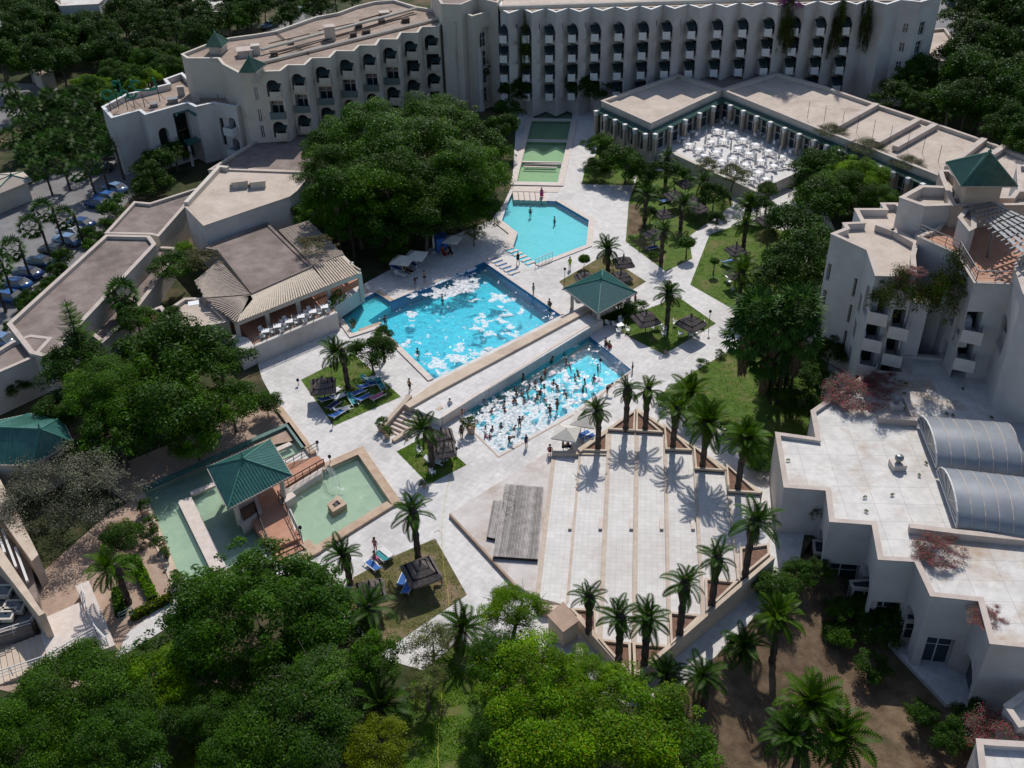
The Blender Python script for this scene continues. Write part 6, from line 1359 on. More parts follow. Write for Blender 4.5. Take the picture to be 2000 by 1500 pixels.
def body(pose, m):
    """one continuous figure: pelvis root, spine, neck, head, arms with hands, legs with feet"""
    hs = dict(stand=(.95, 0), walk=(.93, .22), sit=(.48, 0), reach=(.95, 0), bend=(.9, 0))[pose]; hz, st = hs
    L = [('pelvis', (0, 0, hz), (.15, .11)), ('waist', (0, 0, hz + .16), (.125, .095)), ('chest', (0, -.01, hz + .36), (.16, .11)), ('neck', (0, 0, hz + .53), (.055, .055)), ('chin', (0, -.03, hz + .60), (.07, .075)), ('head', (0, -.02, hz + .70), (.085, .10)), ('crown', (0, 0, hz + .78), (.05, .06))]
    E_ = [(0, 1), (1, 2), (2, 3), (3, 4), (4, 5), (5, 6)]; V = [l[1] for l in L]; R = [l[2] for l in L]
    def chain(start, pts, rs):
        p = start
        for q, r in zip(pts, rs): V.append(q); R.append(r); E_.append((p, len(V) - 1)); p = len(V) - 1
    for s_ in (-1, 1):
        if pose == 'sit': chain(0, [(s_ * .09, -.02, hz - .03), (s_ * .12, -.42, hz), (s_ * .12, -.45, .06), (s_ * .12, -.58, .04)], [.09, .06, .04, .035])
        else: chain(0, [(s_ * .09, 0, hz - .08), (s_ * .10, -st * s_ * .5, hz * .52), (s_ * .10, -st * s_ + .02, .07), (s_ * .11, -st * s_ - .12, .035)], [.09, .06, .04, .035])
        if pose == 'reach': chain(2, [(s_ * .19, 0, hz + .44), (s_ * .26, -.12, hz + .62), (s_ * .22, -.24, hz + .86), (s_ * .21, -.26, hz + .94)], [.05, .04, .028, .03])
        else: chain(2, [(s_ * .19, 0, hz + .44), (s_ * .25, .02 + st * s_ * .5, hz + .18), (s_ * .26, -.10 + st * s_ * .8, hz - .04), (s_ * .26, -.14 + st * s_ * .8, hz - .13)], [.05, .04, .028, .03])
    if pose == 'bend':
        n7 = [0]
        c, sn = math.cos(1.1), math.sin(1.1)
        for i, v in enumerate(V):
            if v[2] > hz + .01: y, z = v[1], v[2] - hz; V[i] = (v[0], y * c - z * sn, hz + y * sn + z * c)
    return skin_mesh('body', V, E_, R, m), hz
POSE = {}
def person(px, py, pose, sk, cloth, lb, rz=0, z=0.0, sc_=1.0, grp=None, kind='trunks', hair=0, cloth2=None):
    q = P(px, py, z)
    key = (pose, sk)
    if key not in POSE: POSE[key] = body(pose, SK[sk])
    me, hz = POSE[key]; t = thing('person', q, lb, 'person', grp, rz); t.scale = (sc_,) * 3
    link('body', me, t)
    if pose == 'bend': b = MB(); b.lathe((0, -.60, hz + .28), [(.10, -.06), (.13, .02), (.11, .1), (.03, .14)], 8)
    else: b = MB(); b.lathe((0, .015, hz + .71), [(.09, -.12 if hair else -.02), (.125, 0), (.12, .07), (.07, .125), (.02, .14)], 8)
    link('hair', b.mesh('hair', HAIR, True), t)
    k2 = ('cl', pose, cloth, kind)
    if k2 not in POSE:
        b = MB()
        if pose == 'sit': b.lathe((0, 0, hz - .1), [(.17, 0), (.19, .1), (.165, .26)], 10, 1, .85); b.box((0, -.18, hz + .0), (.34, .34, .15))
        elif kind == 'trunks': b.lathe((0, 0, hz - .22), [(.19, 0), (.195, .14), (.17, .32)], 10, 1, .8)
        elif kind == 'dress': b.lathe((0, 0, .45), [(.30, 0), (.22, .45), (.16, .62), (.205, .84), (.15, 1.0)], 10, 1, .75)
        elif kind == 'bikini': b.lathe((0, 0, hz - .12), [(.175, 0), (.18, .1), (.165, .17)], 10, 1, .8); b.lathe((0, -.01, hz + .27), [(.18, 0), (.19, .07), (.17, .14)], 10, 1, .8)
        elif kind == 'shirt': b.lathe((0, 0, hz - .25), [(.19, 0), (.195, .25), (.17, .4), (.205, .62), (.15, .77)], 10, 1, .75)
        POSE[k2] = b.mesh('swimwear' if kind in ('trunks', 'bikini') else 'clothing', CL[cloth], True)
    link('swimwear' if kind in ('trunks', 'bikini') else 'clothing', POSE[k2], t)
    return t
R_ = math.radians
person(1012, 516, 'walk', 1, 'black', 'person in dark clothes walking between the octagonal pool and the main pool', R_(200), kind='shirt'); person(1042, 577, 'stand', 2, 'teal', 'person standing barefoot at the right rim of the main pool', R_(60), kind='bikini', hair=1)
person(1073, 601, 'sit', 1, 'black', 'person sitting on the rim at the far right corner of the main pool', R_(150), z=-.35); person(1113, 525, 'stand', 1, 'lime', 'lifeguard in a lime yellow top near the octagonal pool', R_(200), kind='shirt')
person(830, 552, 'stand', 0, 'navy', 'person standing by the foam on the far edge of the main pool', R_(20)); person(811, 556, 'bend', 1, 'black', 'person bending down near the foam beside the blue loungers', R_(40)); person(801, 765, 'walk', 1, 'black', 'person in black shorts walking along the raised walkway', R_(130))
person(1058, 388, 'stand', 1, 'magenta', 'person in a magenta top on the white blocks behind the octagonal pool', 0, z=-.2, kind='dress', hair=1)
person(1036, 425, 'stand', 0, 'navy', 'swimmer standing in the far left part of the octagonal pool', 0, z=-.75, sc_=.95); person(1083, 445, 'stand', 0, 'navy', 'swimmer low in the middle of the octagonal pool', 1, z=-1.15)
person(1240, 598, 'stand', 0, 'orange', 'person with tanned skin standing beyond the pool pavilion', 2, kind='bikini', hair=1); person(1228, 604, 'stand', 1, 'red', 'person in red shorts under the edge of the pavilion roof', 1); person(1220, 608, 'sit', 1, 'red', 'person sitting under the edge of the pavilion roof', 2, z=.1)
person(1190, 684, 'sit', 1, 'red', 'person in red sitting at the far right corner of the lower pool', R_(150), z=-.3); person(1183, 678, 'sit', 0, 'black', 'person in black sitting at the far right corner of the lower pool', R_(130), z=-.3); person(1235, 726, 'stand', 1, 'navy', 'small person standing at the right corner of the lower pool', 1, sc_=.7)
person(902, 858, 'stand', 1, 'black', 'tall dark haired person beside the flower planter at the lower pool', R_(-30), kind='bikini', hair=1); person(904, 826, 'reach', 0, 'white', 'person reaching up at the left kerb of the lower pool', R_(40), kind='trunks'); person(880, 805, 'stand', 0, 'white', 'person in white by the wall arch at the walkway foot', 0, kind='shirt')
person(1028, 873, 'stand', 1, 'navy', 'child standing with a shadow on the near kerb of the lower pool', R_(30), sc_=.88, kind='shirt'); person(1074, 888, 'sit', 1, 'red', 'man with bare back sitting on the corner of the stepped terrace wall', R_(180), z=.45)
person(1100, 880, 'sit', 0, 'black', 'person in black sitting under the nearer cream parasol', 2, z=.3); person(1109, 878, 'sit', 0, 'navy', 'person in dark clothes beside the one in black under the nearer parasol', 1, z=.3); person(1133, 846, 'stand', 0, 'white', 'person in white shirt between the two cream parasols', 1, kind='shirt')
person(1186, 770, 'bend', 1, 'black', 'person leaning over near the first terrace palm', 2); person(734, 1078, 'stand', 0, 'pink', 'person in a swimsuit beside the loungers near the fountain pond', R_(160), kind='bikini', hair=1); person(733, 1097, 'sit', 0, 'pink', 'person sitting on the lounger near the fountain pond', 1, z=.05)
person(853, 1137, 'sit', 1, 'pink', 'person in purple sitting at the right side of the big thatched umbrella', R_(80), z=.1); person(865, 495, 'sit', 1, 'red', 'person in red under the cream parasol below the big tree', R_(20), z=.1); person(875, 500, 'sit', 0, 'black', 'person beside the one in red below the big tree', 1, z=.1)
person(793, 536, 'sit', 1, 'black', 'person resting on a chair under the pair of cream parasols', 2, z=.1)
# bathers in the lower pool: waist deep in foam
sw = [(1700, 615), (1750, 665), (1325, 810), (1365, 800), (1195, 915), (1245, 965), (1000, 1000), (1065, 995), (970, 1060), (905, 1120), (1050, 1165), (1410, 940), (1500, 980), (1465, 1010), (1600, 950), (1620, 880), (1620, 1030), (1695, 1020), (1775, 1010), (1740, 1050), (1340, 1030), (1345, 1090),
      (1410, 1100), (1475, 1100), (1550, 1080), (1590, 1120), (1500, 1150), (1310, 1150), (1370, 1200), (1825, 790), (1880, 820), (1955, 890), (1930, 950), (1985, 1040), (1860, 1110), (1840, 1150), (1740, 1170), (1190, 1220), (1235, 1260), (1070, 1260), (1380, 1350), (1190, 1440), (1280, 1440), (1050, 1460), (1085, 1470), (1670, 760), (1560, 1030), (2030, 1010), (2090, 960), (1660, 1170), (1130, 1130), (1440, 1180), (2140, 850), (1820, 700)]
areas = lambda x, y: 'in the shaded water below the walkway wall' if y < 560 + 200 - (x - 900) * .45 + 5 else ('in the churned foam' if x < 1090 else 'in the open water at the right')
ck = ['black', 'navy', 'red', 'teal', 'pink', 'orange']
for i, (x, y) in enumerate(sw):
    x = 740 + x / 5; y = 560 + y / 5 + 6; c = ck[(i * 7 + i // 3) % 6]; sk = (i * 5) % 3 if i % 4 else 1
    person(x, y, 'reach' if i % 9 == 4 else 'stand', sk, c, 'bather with dark hair %s of the lower pool, waist deep' % areas(x, y) if False else 'dark haired bather standing waist deep %s, lower pool' % areas(x, y), i * 1.3, z=-1.2 + .15 * (i % 3 == 0), sc_=.82 + .18 * ((i * 37) % 10) / 10, grp='bathers in the lower pool', kind='trunks' if i % 2 else 'bikini', hair=i % 2).rotation_euler = (random.uniform(-.35, .35), random.uniform(-.3, .3), i * 1.3)
for x, y, lb in ((1015, 838, 'left'), (1074, 815, 'middle'), (1088, 804, 'right')): person(x, y, 'stand', 1, 'black', 'tall bather standing on the near kerb of the lower pool, %s one of three' % lb, x, kind='bikini', sc_=.95, z=-.1)
person(995, 868, 'bend', 1, 'black', 'bather bending over in the foam at the near corner of the lower pool', 1, z=-.3); person(948, 858, 'sit', 2, 'pink', 'small bather in pink sitting in foam at the near left kerb', 1, z=-.3, sc_=.7); person(957, 860, 'sit', 1, 'pink', 'second small bather in pink beside the first in the foam', 3, z=-.3, sc_=.7)
for x, y, lb in ((1075, 620, 'near the right corner'), (817, 705, 'near the left side'), (754, 640, 'by the shallow end corner'), (865, 598, 'under the foam bank')): person(x, y, 'stand', 1, 'navy', 'single swimmer with only head out of the main pool %s' % lb, x, z=-1.35)
# ---- thatched umbrellas (three square tiers on a post)
def thatch_mesh():
    b = MB(); tiers = [(1.6, 1.22, .0, .34), (1.08, .66, .40, .72), (.58, .08, .74, 1.12)]; n = 6
    for r0, r1, z0, z1 in tiers:
        for s_ in range(4):
            a0 = s_ * math.pi / 2 + math.pi / 4; c0 = Vector((math.cos(a0), math.sin(a0), 0)); c1 = Vector((math.cos(a0 + math.pi / 2), math.sin(a0 + math.pi / 2), 0)); k = 1.32
            for i in range(n):
                p0, p1 = lerp(c0, c1, i / n), lerp(c0, c1, (i + 1) / n); j0 = 1 + .05 * math.sin(i * 7 + s_ * 3); j1 = 1 + .05 * math.sin((i + 1) * 7 + s_ * 3)
                if i == 0: j0 = .95
                if i == n - 1: j1 = .95
                b.add([p0 * r0 * k * j0 + Vector((0, 0, z0)), p1 * r0 * k * j1 + Vector((0, 0, z0)), p1 * r1 * k + Vector((0, 0, z1)), p0 * r1 * k + Vector((0, 0, z1)), p0 * r0 * k * j0 * .97 + Vector((0, 0, z0 - .22)), p1 * r0 * k * j1 * .97 + Vector((0, 0, z0 - .22)), Vector((0, 0, z0 - .05))], [(0, 1, 2, 3), (4, 5, 1, 0), (5, 4, 6)])
    return b
tb = thatch_mesh(); TH_ME = tb.mesh('thatch', M['thatch'])
b = MB(); b.tube((0, 0, 0), (0, 0, 3.0), .06, n=7); PO_ME = b.mesh('post', M['trunk']); b = MB(); b.lathe((0, 0, 2.9), [(.1, 0), (.12, .15), (.02, .4)], 7); CP_ME = b.mesh('cap', M['trunk'])
def umbrella(x, y, lb, s_=1.0, rz=.6, z=1.85):
    q = P(x, y, z + .4); t = thing('thatched_umbrella', (q.x, q.y, 0), lb, 'umbrella', 'thatched umbrellas', rz); link('thatch', TH_ME, t, (0, 0, z), 0, (s_, s_, s_)); link('post', PO_ME, t); link('cap', CP_ME, t, (0, 0, z - 1.85 + (s_ - 1) * .4)); return t
for x, y, s_, lb in [(1262, 618, .95, 'left of the two big thatched umbrellas on the square lawn'), (1350, 626, .95, 'right of the two big thatched umbrellas on the square lawn'), (1218, 508, .85, 'thatched umbrella behind the pool pavilion right of the palm'), (1142, 538, .8, 'thatched umbrella half hidden behind the pavilion roof'), (1213, 535, .8, 'dark thatched umbrella directly behind the pavilion'),
                     (630, 748, .95, 'shaggy thatched umbrella on the lounger lawn'), (862, 848, .85, 'thatched umbrella beside the palm near the walkway steps'), (868, 872, .75, 'lower thatched umbrella overlapping its neighbour near the walkway steps'), (822, 1110, 1.0, 'large thatched umbrella on the brown lawn'), (722, 1150, .9, 'pale worn thatched umbrella beside the dark trees'),
                     (1280, 452, .9, 'thatched umbrella in the garden by the clipped tree'), (1318, 378, .85, 'far thatched umbrella in the shaded garden left'), (1350, 388, .85, 'far thatched umbrella in the shaded garden right'), (1297, 414, .8, 'grey thatched umbrella catching sun in the garden'), (1364, 402, .8, 'dark thatched umbrella at the shaded garden edge'),
                     (1438, 484, .8, 'thatched umbrella at the right lawn behind a palm'), (1500, 426, .9, 'thatched umbrella on the paving at the far path fork'), (1437, 530, .75, 'thatched umbrella beside the tables at the right lawn edge'), (1340, 355, .8, 'thatched umbrella under the cafe terrace wall')]:
    umbrella(x, y, lb, s_, .15 + (x % 7) * .09)
# ---- canvas parasols
def parasol(x, y, lb, r=1.35, z=2.1, rz=.5):
    q = P(x, y, z + .15); t = thing('parasol', (q.x, q.y, 0), lb, 'parasol', 'open cream parasols', rz); b = MB(); k = 8
    for i in range(4):
        a = i * math.pi / 2; c0 = Vector((math.cos(a), math.sin(a), 0)) * r * 1.35; c1 = Vector((-math.sin(a), math.cos(a), 0)) * r * 1.35
        for (g, h) in ((c0, (c0 + c1) / 2), ((c0 + c1) / 2, c1)): b.add([g + Vector((0, 0, z)), h + Vector((0, 0, z + .04)), Vector((0, 0, z + .62)), g + Vector((0, 0, z - .12)), h + Vector((0, 0, z - .1))], [(0, 1, 2), (3, 4, 1, 0)])
    link('canopy', b.mesh('canopy', M['canvas']), t); b = MB(); b.tube((0, 0, 0), (0, 0, z + .7), .03, n=6); b.box((0, 0, .05), (.5, .5, .1)); link('pole', b.mesh('pole', M['frame']), t)
parasol(785, 506, 'left of the pair of open cream parasols by the main pool'); parasol(812, 497, 'right of the pair of open cream parasols by the main pool'); parasol(883, 466, 'open cream parasol under the big tree', 1.1); parasol(1106, 843, 'nearer open cream parasol beside the terrace and lower pool', 1.3); parasol(1142, 817, 'farther open cream parasol beside the lower pool', 1.3)
def closed_parasol(x, y, lb, z0=0, h=2.6):
    q = P(x, y, z0); t = thing('closed_parasol', q, lb, 'parasol', 'closed parasols'); b = MB(); b.lathe((0, 0, 0), [(.05, .5), (.17, .7), (.16, 1.4), (.07, h)], 8); link('canopy', b.mesh('canopy', M['canvas']), t); b = MB(); b.tube((0, 0, 0), (0, 0, .8), .03, n=5); b.box((0, 0, .05), (.5, .5, .1)); link('pole', b.mesh('pole', M['frame']), t)
for x, y, lb in ((1377, 285, 'leftmost closed parasol on the cafe terrace'), (1426, 300, 'second closed parasol on the cafe terrace'), (1474, 330, 'closed parasol in the middle of the cafe tables'), (1520, 318, 'rightmost closed parasol on the cafe terrace')): closed_parasol(x, y, lb, FT)
closed_parasol(848, 492, 'closed parasol beside the blue hut under the big tree')
# ---- plastic garden chairs, tables, loungers
def chair_parts(m):
    S_ = {}
    b = MB(); b.box((0, 0, .42), (.48, .46, .05)); S_['seat'] = b.mesh('seat', m); b = MB()
    for i in range(5): b.box((-.18 + i * .09, .24, .68), (.055, .03, .48))
    b.box((0, .25, .93), (.46, .04, .06)); S_['backrest'] = b.mesh('backrest', m)
    b = MB(); b.box((-.25, 0, .64), (.05, .48, .04)); b.box((-.25, -.2, .53), (.04, .04, .22)); S_['armrest'] = b.mesh('armrest', m); b = MB(); b.tube((0, 0, 0), (0, 0, .42), .025, n=4); S_['leg'] = b.mesh('leg', m); return S_
CH = chair_parts(M['white'])
def chair(x, y, rz, lb, z=0, grp='white garden chairs', joined=False, world=None):
    q = world or P(x, y, z)
    if joined:
        if 'j' not in CH:
            b = MB(); b.box((0, 0, .42), (.48, .46, .05)); b.box((0, .25, .68), (.46, .04, .5))
            for sx in (-1, 1):
                b.box((sx * .25, 0, .64), (.05, .48, .04))
                for sy in (-1, 1): b.tube((sx * .2, sy * .2, 0), (sx * .2, sy * .2, .42), .03, n=4)
            CH['j'] = b.mesh('cafe_chair', M['white'])
        o = link('cafe_chair', CH['j'], None, q, rz); return tag(o, lb, 'chair', grp)
    t = thing('garden_chair', q, lb, 'chair', grp, rz); link('seat', CH['seat'], t); link('backrest', CH['backrest'], t); link('armrest', CH['armrest'], t); o = link('armrest', CH['armrest'], t, (.5, 0, 0))
    for sx in (-1, 1):
        for sy in (-1, 1): link('leg', CH['leg'], t, (sx * .21, sy * .2, 0))
    return t
def table(x, y, lb, z=0, w_=.85, grp='white tables', rz=.4, world=None):
    q = world or P(x, y, z)
    if ('t', w_) not in CH:
        b = MB(); b.box((0, 0, .73), (w_, w_, .05)); CH[('t', w_)] = b.mesh('table_top', M['white']); b = MB(); b.tube((0, 0, 0), (0, 0, .72), .025, n=4); CH['tl'] = b.mesh('leg', M['white'])
    t = thing('table', q, lb, 'table', grp, rz); link('table_top', CH[('t', w_)], t)
    for sx in (-1, 1):
        for sy in (-1, 1): link('leg', CH['tl'], t, (sx * w_ * .4, sy * w_ * .4, 0))
    return t
# cafe terrace: tables in rows, four chairs round each
cafe = [(x, y) for x, y in [(1353, 265), (1333, 278), (1365, 300), (1345, 290), (1427, 268), (1400, 262), (1450, 280), (1413, 282), (1388, 285), (1398, 305), (1440, 298), (1475, 290), (1500, 303), (1525, 314), (1462, 308), (1485, 322), (1510, 332), (1540, 328), (1430, 318), (1455, 330), (1480, 345), (1408, 322), (1440, 345), (1465, 358), (1495, 358), (1420, 338), (1375, 312), (1520, 283), (1420, 244), (1485, 268), (1550, 300)]]
for i, (x, y) in enumerate(cafe):
    cm_ = [('leftmost closed parasol', 1377, 285), ('second closed parasol', 1426, 300), ('middle closed parasol', 1474, 330), ('rightmost closed parasol', 1520, 318), ('left end of the front wall', 1335, 292), ('near corner of the front wall', 1480, 366), ('glass doors in the corner', 1425, 245), ('right hand glass doors', 1510, 275), ('right end of the terrace', 1555, 318), ('middle of the front wall', 1410, 335)]
    nm_, mx_, my_ = min(cm_, key=lambda m_: (m_[1] - x) ** 2 + ((m_[2] - y) * 1.5) ** 2); side = 'beside the ' + nm_ if abs(x - mx_) < 12 else ('left of the ' if x < mx_ else 'right of the ') + nm_
    q = P(x, y, FT); a = .5 + random.uniform(-.2, .2); table(x, y, 'white cafe table %s' % side, FT, .9, 'white cafe tables', a)
    for k in range(4):
        th = a + k * math.pi / 2 + random.uniform(-.25, .25); d = .78 + random.random() * .15; chair(0, 0, th - math.pi / 2, 'white plastic cafe chair %s' % side, FT, 'white cafe chairs', True, Vector((q.x + math.cos(th) * d, q.y + math.sin(th) * d, FT)))
# restaurant terrace under the pergola
for i in range(6):
    x, y = 520 + i * 23, 656 - i * 9.5; q = P(x, y, 2.1); table(x, y, 'white table on the dining terrace, %s' % ('near its left end' if i < 2 else 'in its middle' if i < 4 else 'near its right end'), 2.1, .9, 'dining terrace tables', .2)
    for k in range(3): th = .3 + k * 2.1 + i; chair(0, 0, th - math.pi / 2, 'white chair on the dining terrace under the pergola', 2.1, 'dining terrace chairs', True, Vector((q.x + math.cos(th) * .8, q.y + math.sin(th) * .8, 2.1)))
ci = 0
for x, y, rz, lb in [(1186, 636, 2.6, 'far left chair beside the lower pool wall'), (1200, 640, 2.0, 'second chair beside the lower pool wall'), (1212, 632, .4, 'chair with its back to the hedge by the pavilion'), (1208, 652, 3.3, 'chair nearest the pool by the pavilion hedge'), (1226, 650, 1.2, 'chair in sun by the pavilion hedge'),
                     (1274, 645, 2.5, 'chair under the left big thatched umbrella'), (1296, 648, .8, 'chair right of the white table under the left umbrella'), (1296, 658, 3.2, 'chair in front of the palm between the big umbrellas'), (1318, 637, 1.4, 'chair left of the right big thatched umbrella'), (1329, 658, 3.2, 'chair in the shade at the lawn front edge'), (1350, 660, 2.8, 'chair in the shade of the right big umbrella'), (1362, 655, 3.6, 'chair at the sunny corner of the square lawn'), (1371, 640, 4.8, 'chair at the right of the right big umbrella'),
                     (820, 886, .5, 'white chair on the small square lawn in sun'), (845, 928, 2.2, 'white chair at the near corner of the small square lawn'), (850, 902, 1, 'white chair in the shade of the palm on the small lawn'), (1424, 555, 1, 'white chair by the palm at the right lawn edge'), (1432, 570, 3, 'white chair facing the lawn at its right edge'), (1428, 503, 1, 'pale chair under the umbrella on the right lawn'), (1275, 480, 1, 'pale chair in the shaded garden'),
                     (1146, 868, 1.5, 'white chair among the blue loungers by the terrace'), (720, 568, 1, 'white chair by the planter at the shallow pool')]: chair(x, y, rz, 'white garden chair: ' + lb)
for x, y, lb in [(1283, 642, 'white table in sun between the big thatched umbrellas'), (1210, 644, 'white table among the chairs by the pavilion'), (1352, 648, 'white table under the right big umbrella'), (1421, 548, 'white table at the right lawn edge'), (1466, 568, 'cream table behind the palm at the right lawn edge'), (870, 888, 'white table under the umbrellas on the small lawn')]: table(x, y, lb)
def lounger_parts():
    b = MB(); b.box((0, 0, .3), (.62, 1.25, .05)); 
    for sx in (-1, 1): b.box((sx * .32, -.05, .31), (.05, 1.9, .07))
    f = b.mesh('frame', M['white']); b = MB(); b.box((0, 0, .25), (.6, .62, .04), 0, math.radians(35)); bk = b.mesh('backrest', M['white']); b = MB(); b.tube((0, 0, 0), (0, 0, .3), .03, n=4); lg = b.mesh('leg', M['white']); return f, bk, lg
LP = lounger_parts(); TW = {}
def lounger(x, y, rz, col, lb, grp='sun loungers'):
    t = thing('sun_lounger', P(x, y), lb, 'lounger', grp, rz); link('frame', LP[0], t); link('backrest', LP[1], t, (0, .85, .22))
    for sx in (-1, 1):
        for sy in (-.8, .7): link('leg', LP[2], t, (sx * .3, sy, 0))
    if col:
        if col not in TW: b = MB(); b.box((0, 0, .345), (.56, 1.3, .04)); b.box((0, .86, .5), (.55, .62, .04), 0, math.radians(35)); TW[col] = b.mesh('towel', M['blue'] if col == 'blue' else CL[col])
        link('mattress', TW[col], t)
lg_ = [(735, 752, 'blue', 'at the back right of the lounger lawn'), (745, 757, 'teal', 'behind the right corner of the lounger lawn'), (722, 748, 'teal', 'under the small tree'), (700, 770, 'blue', 'left of the purple towel lounger'), (712, 780, 'blue', 'in the middle of the right hand group'), (738, 778, 'pink', 'with a purple and pink towel'), (690, 787, 'teal', 'with a green and white towel'), (655, 768, 'white', 'with a white cover below the thatched umbrella'), (664, 778, None, 'bare, in the shade of the palm'), (640, 782, 'blue', 'at the left side of the lounger lawn'), (652, 795, 'navy', 'with a dark blue towel'), (672, 803, 'white', 'with a white towel at the near left'), (660, 812, 'blue', 'nearest the front edge of the lawn'), (730, 742, None, 'bare, beneath the small tree'), (715, 757, 'blue', 'beneath the palm crown')]
for x, y, c, d in lg_: lounger(x, y, 2.2 + random.uniform(-.35, .35) - (1.57 if c == 'teal' else 0), c, 'sun lounger %s on the umbrella lawn' % d if 'lawn' not in d else 'sun lounger %s' % d)
for x, y, rz, c, lb in [(745, 1090, 3.9, 'teal', 'lounger with a turquoise towel near the fountain pond'), (728, 1108, 3.9, 'blue', 'lounger with a blue towel beside the seated person near the fountain pond'), (752, 1084, 3.9, 'white', 'white lounger at the lawn corner near the fountain pond'), (797, 1150, 2.9, 'blue', 'blue lounger under the large thatched umbrella'), (788, 1135, 2.9, 'blue', 'second blue lounger left of the large thatched umbrella'), (776, 528, 1.0, 'blue', 'blue lounger at the left of the parasol pair'), (808, 520, .8, 'blue', 'bright blue lounger under the right parasol'), (785, 540, 1, None, 'bare lounger in front of the parasol pair'), (800, 533, .9, 'black', 'lounger in the parasol shadow'),
                        (1140, 852, 2.2, 'blue', 'blue lounger in the shade of the farther parasol'), (1150, 858, 2.2, 'blue', 'second blue lounger under the farther parasol'), (880, 497, .3, 'black', 'dark lounger under the big tree edge'), (868, 500, .3, 'red', 'lounger with a red towel under the big tree edge'), (1275, 487, 2, 'blue', 'blue lounger in the shaded garden'), (1300, 395, 2, 'blue', 'blue lounger among the far thatched umbrellas'), (1422, 515, 2, 'blue', 'blue lounger under the umbrella on the right lawn'), (850, 905, 1.2, None, 'lounger in the shade on the small square lawn'), (860, 895, 1.2, None, 'second lounger in the shade on the small square lawn'), (645, 628, 1.2, 'blue', 'blue lounger by the dining terrace wall')]: lounger(x, y, rz, c, lb)
b = MB(); q = P(862, 488); kt = thing('blue_kiosk', q, 'small blue beach hut under the edge of the big tree', 'hut'); b.box(q + Vector((0, 0, 1)), (1.6, 1.4, 2), .4); b.build('wall', M['blue'], kt); b = MB(); b.box(q + Vector((0, 0, 2.06)), (1.9, 1.7, .1), .4); b.build('roof', M['blue'], kt)
# ---- lamps, pots, bins, cords
def lamp(x, y, lb, h=1.0):
    q = P(x, y); t = thing('garden_lamp', q, lb, 'lamp', 'low garden lamps'); b = MB(); b.tube(q, q + Vector((0, 0, h)), .035, n=6); b.build('post', M['metal'], t); b = MB(); b.lathe(q + Vector((0, 0, h)), [(.06, 0), (.16, .06), (.17, .26), (.07, .34), (.02, .4)], 8); b.build('lantern', M['metal'], t)
for x, y, lb, h in [(583, 752, 'lamp at the left corner of the lounger lawn', .5), (649, 738, 'lamp behind the palm of the lounger lawn', 1.4), (1384, 642, 'lamp at the right corner of the square lawn', 2.2), (1103, 552, 'lamp left of the pool pavilion', 1.8), (622, 880, 'lamp at the far rail end of the bridge', .9), (646, 908, 'lamp at the near rail end of the bridge', .9), (590, 1052, 'lamp at the foot of the bridge steps pond side', 1.2), (533, 1078, 'lamp at the foot of the bridge steps pavilion side', 1.2), (650, 835, 'lamp at the near corner of the lounger lawn', .5), (892, 888, 'lamp at the right corner of the small square lawn', .6), (330, 1104, 'white topped lamp between the potted plants', .8), (66, 1092, 'dark lamp at the corner of the terrace house', .8), (1172, 728, 'curved lamp by the first terrace palm', 1.5)]: lamp(x, y, lb, h)
def pot(x, y, lb, s_=.5, m='tan'):
    q = P(x, y); t = thing('potted_plant', q, lb, 'potted plant', 'potted plants'); b = MB(); b.lathe(q, [(s_ * .35, 0), (s_ * .5, s_ * .8), (s_ * .55, s_ * .85), (s_ * .45, s_ * .86)], 9); b.build('pot', M[m], t); link('foliage', random.choice(CR['shrub']), t, (0, 0, s_ * 1.25), random.random() * 6, (s_ * .95, s_ * .95, s_ * .9))
for x, y, lb, s_ in [(757, 855, 'potted plant at the foot of the walkway steps', .7), (745, 842, 'larger potted plant left of the walkway steps', .8), (303, 1035, 'potted plant at the top of the pond side row', .8), (306, 1050, 'second potted plant beside the long pond', .6), (320, 1075, 'spiky potted plant beside the long pond', .8), (326, 1090, 'fourth potted plant beside the long pond', .6), (347, 1138, 'potted plant at the near end of the long pond', .7), (285, 1005, 'potted plant near the pond corner in shade', .8), (829, 952, 'round pot at the tip of the small square lawn', .5), (1346, 300, 'potted bush against the cafe glass', 1.0), (1402, 300 - 40, 'potted bush beside the cafe doors', 1.0), (1300, 690, 'pot at the near corner of the square lawn', .5), (920, 845, 'flower planter at the left kerb of the lower pool', 1.0), (690, 640, 'plant at the corner of the shallow pool kerb', .6)]: pot(x, y, lb, s_)
bx_ = thing('wooden_box', P(284, 1066), 'small orange brown crate on the brown courtyard', 'crate'); q = P(284, 1066); b = MB(); b.box(q + Vector((0, 0, .2)), (.55, .8, .4), -.5); b.build('body', M['tan'], bx_); b = MB(); b.box(q + Vector((0, 0, .42)), (.4, .3, .03), -.5); b.build('lid', M['trunk'], bx_)
def cord(pts, m, lb, r=.03, z=.04):
    q = [P(x, y, z) for x, y in pts]; b = MB()
    for a, c in zip(q[:-1], q[1:]): b.tube(a, c, r, n=4, cap=False)
    return tag(b.build('garden_hose', m, None, origin=None), lb, 'hose')
hose = tone('yellow_hose', (.42, .38, .04))
cord([(891, 892), (886, 915), (878, 935), (872, 960), (866, 1000), (863, 1030), (864, 1080), (868, 1120), (874, 1150), (877, 1185)], hose, 'thin yellow hose running from the small lawn across the paving to the brown lawn', .018)
cord([(864, 1330), (862, 1380), (857, 1420), (855, 1470), (857, 1510)], hose, 'thin yellow hose lying along the lawn strip at the bottom', .025)
cord([(850, 1058), (846, 1050), (848, 1040), (856, 1034), (862, 1040), (864, 1060)], M['rim'], 'loop of pale cord on the paving near the brown lawn', .015)
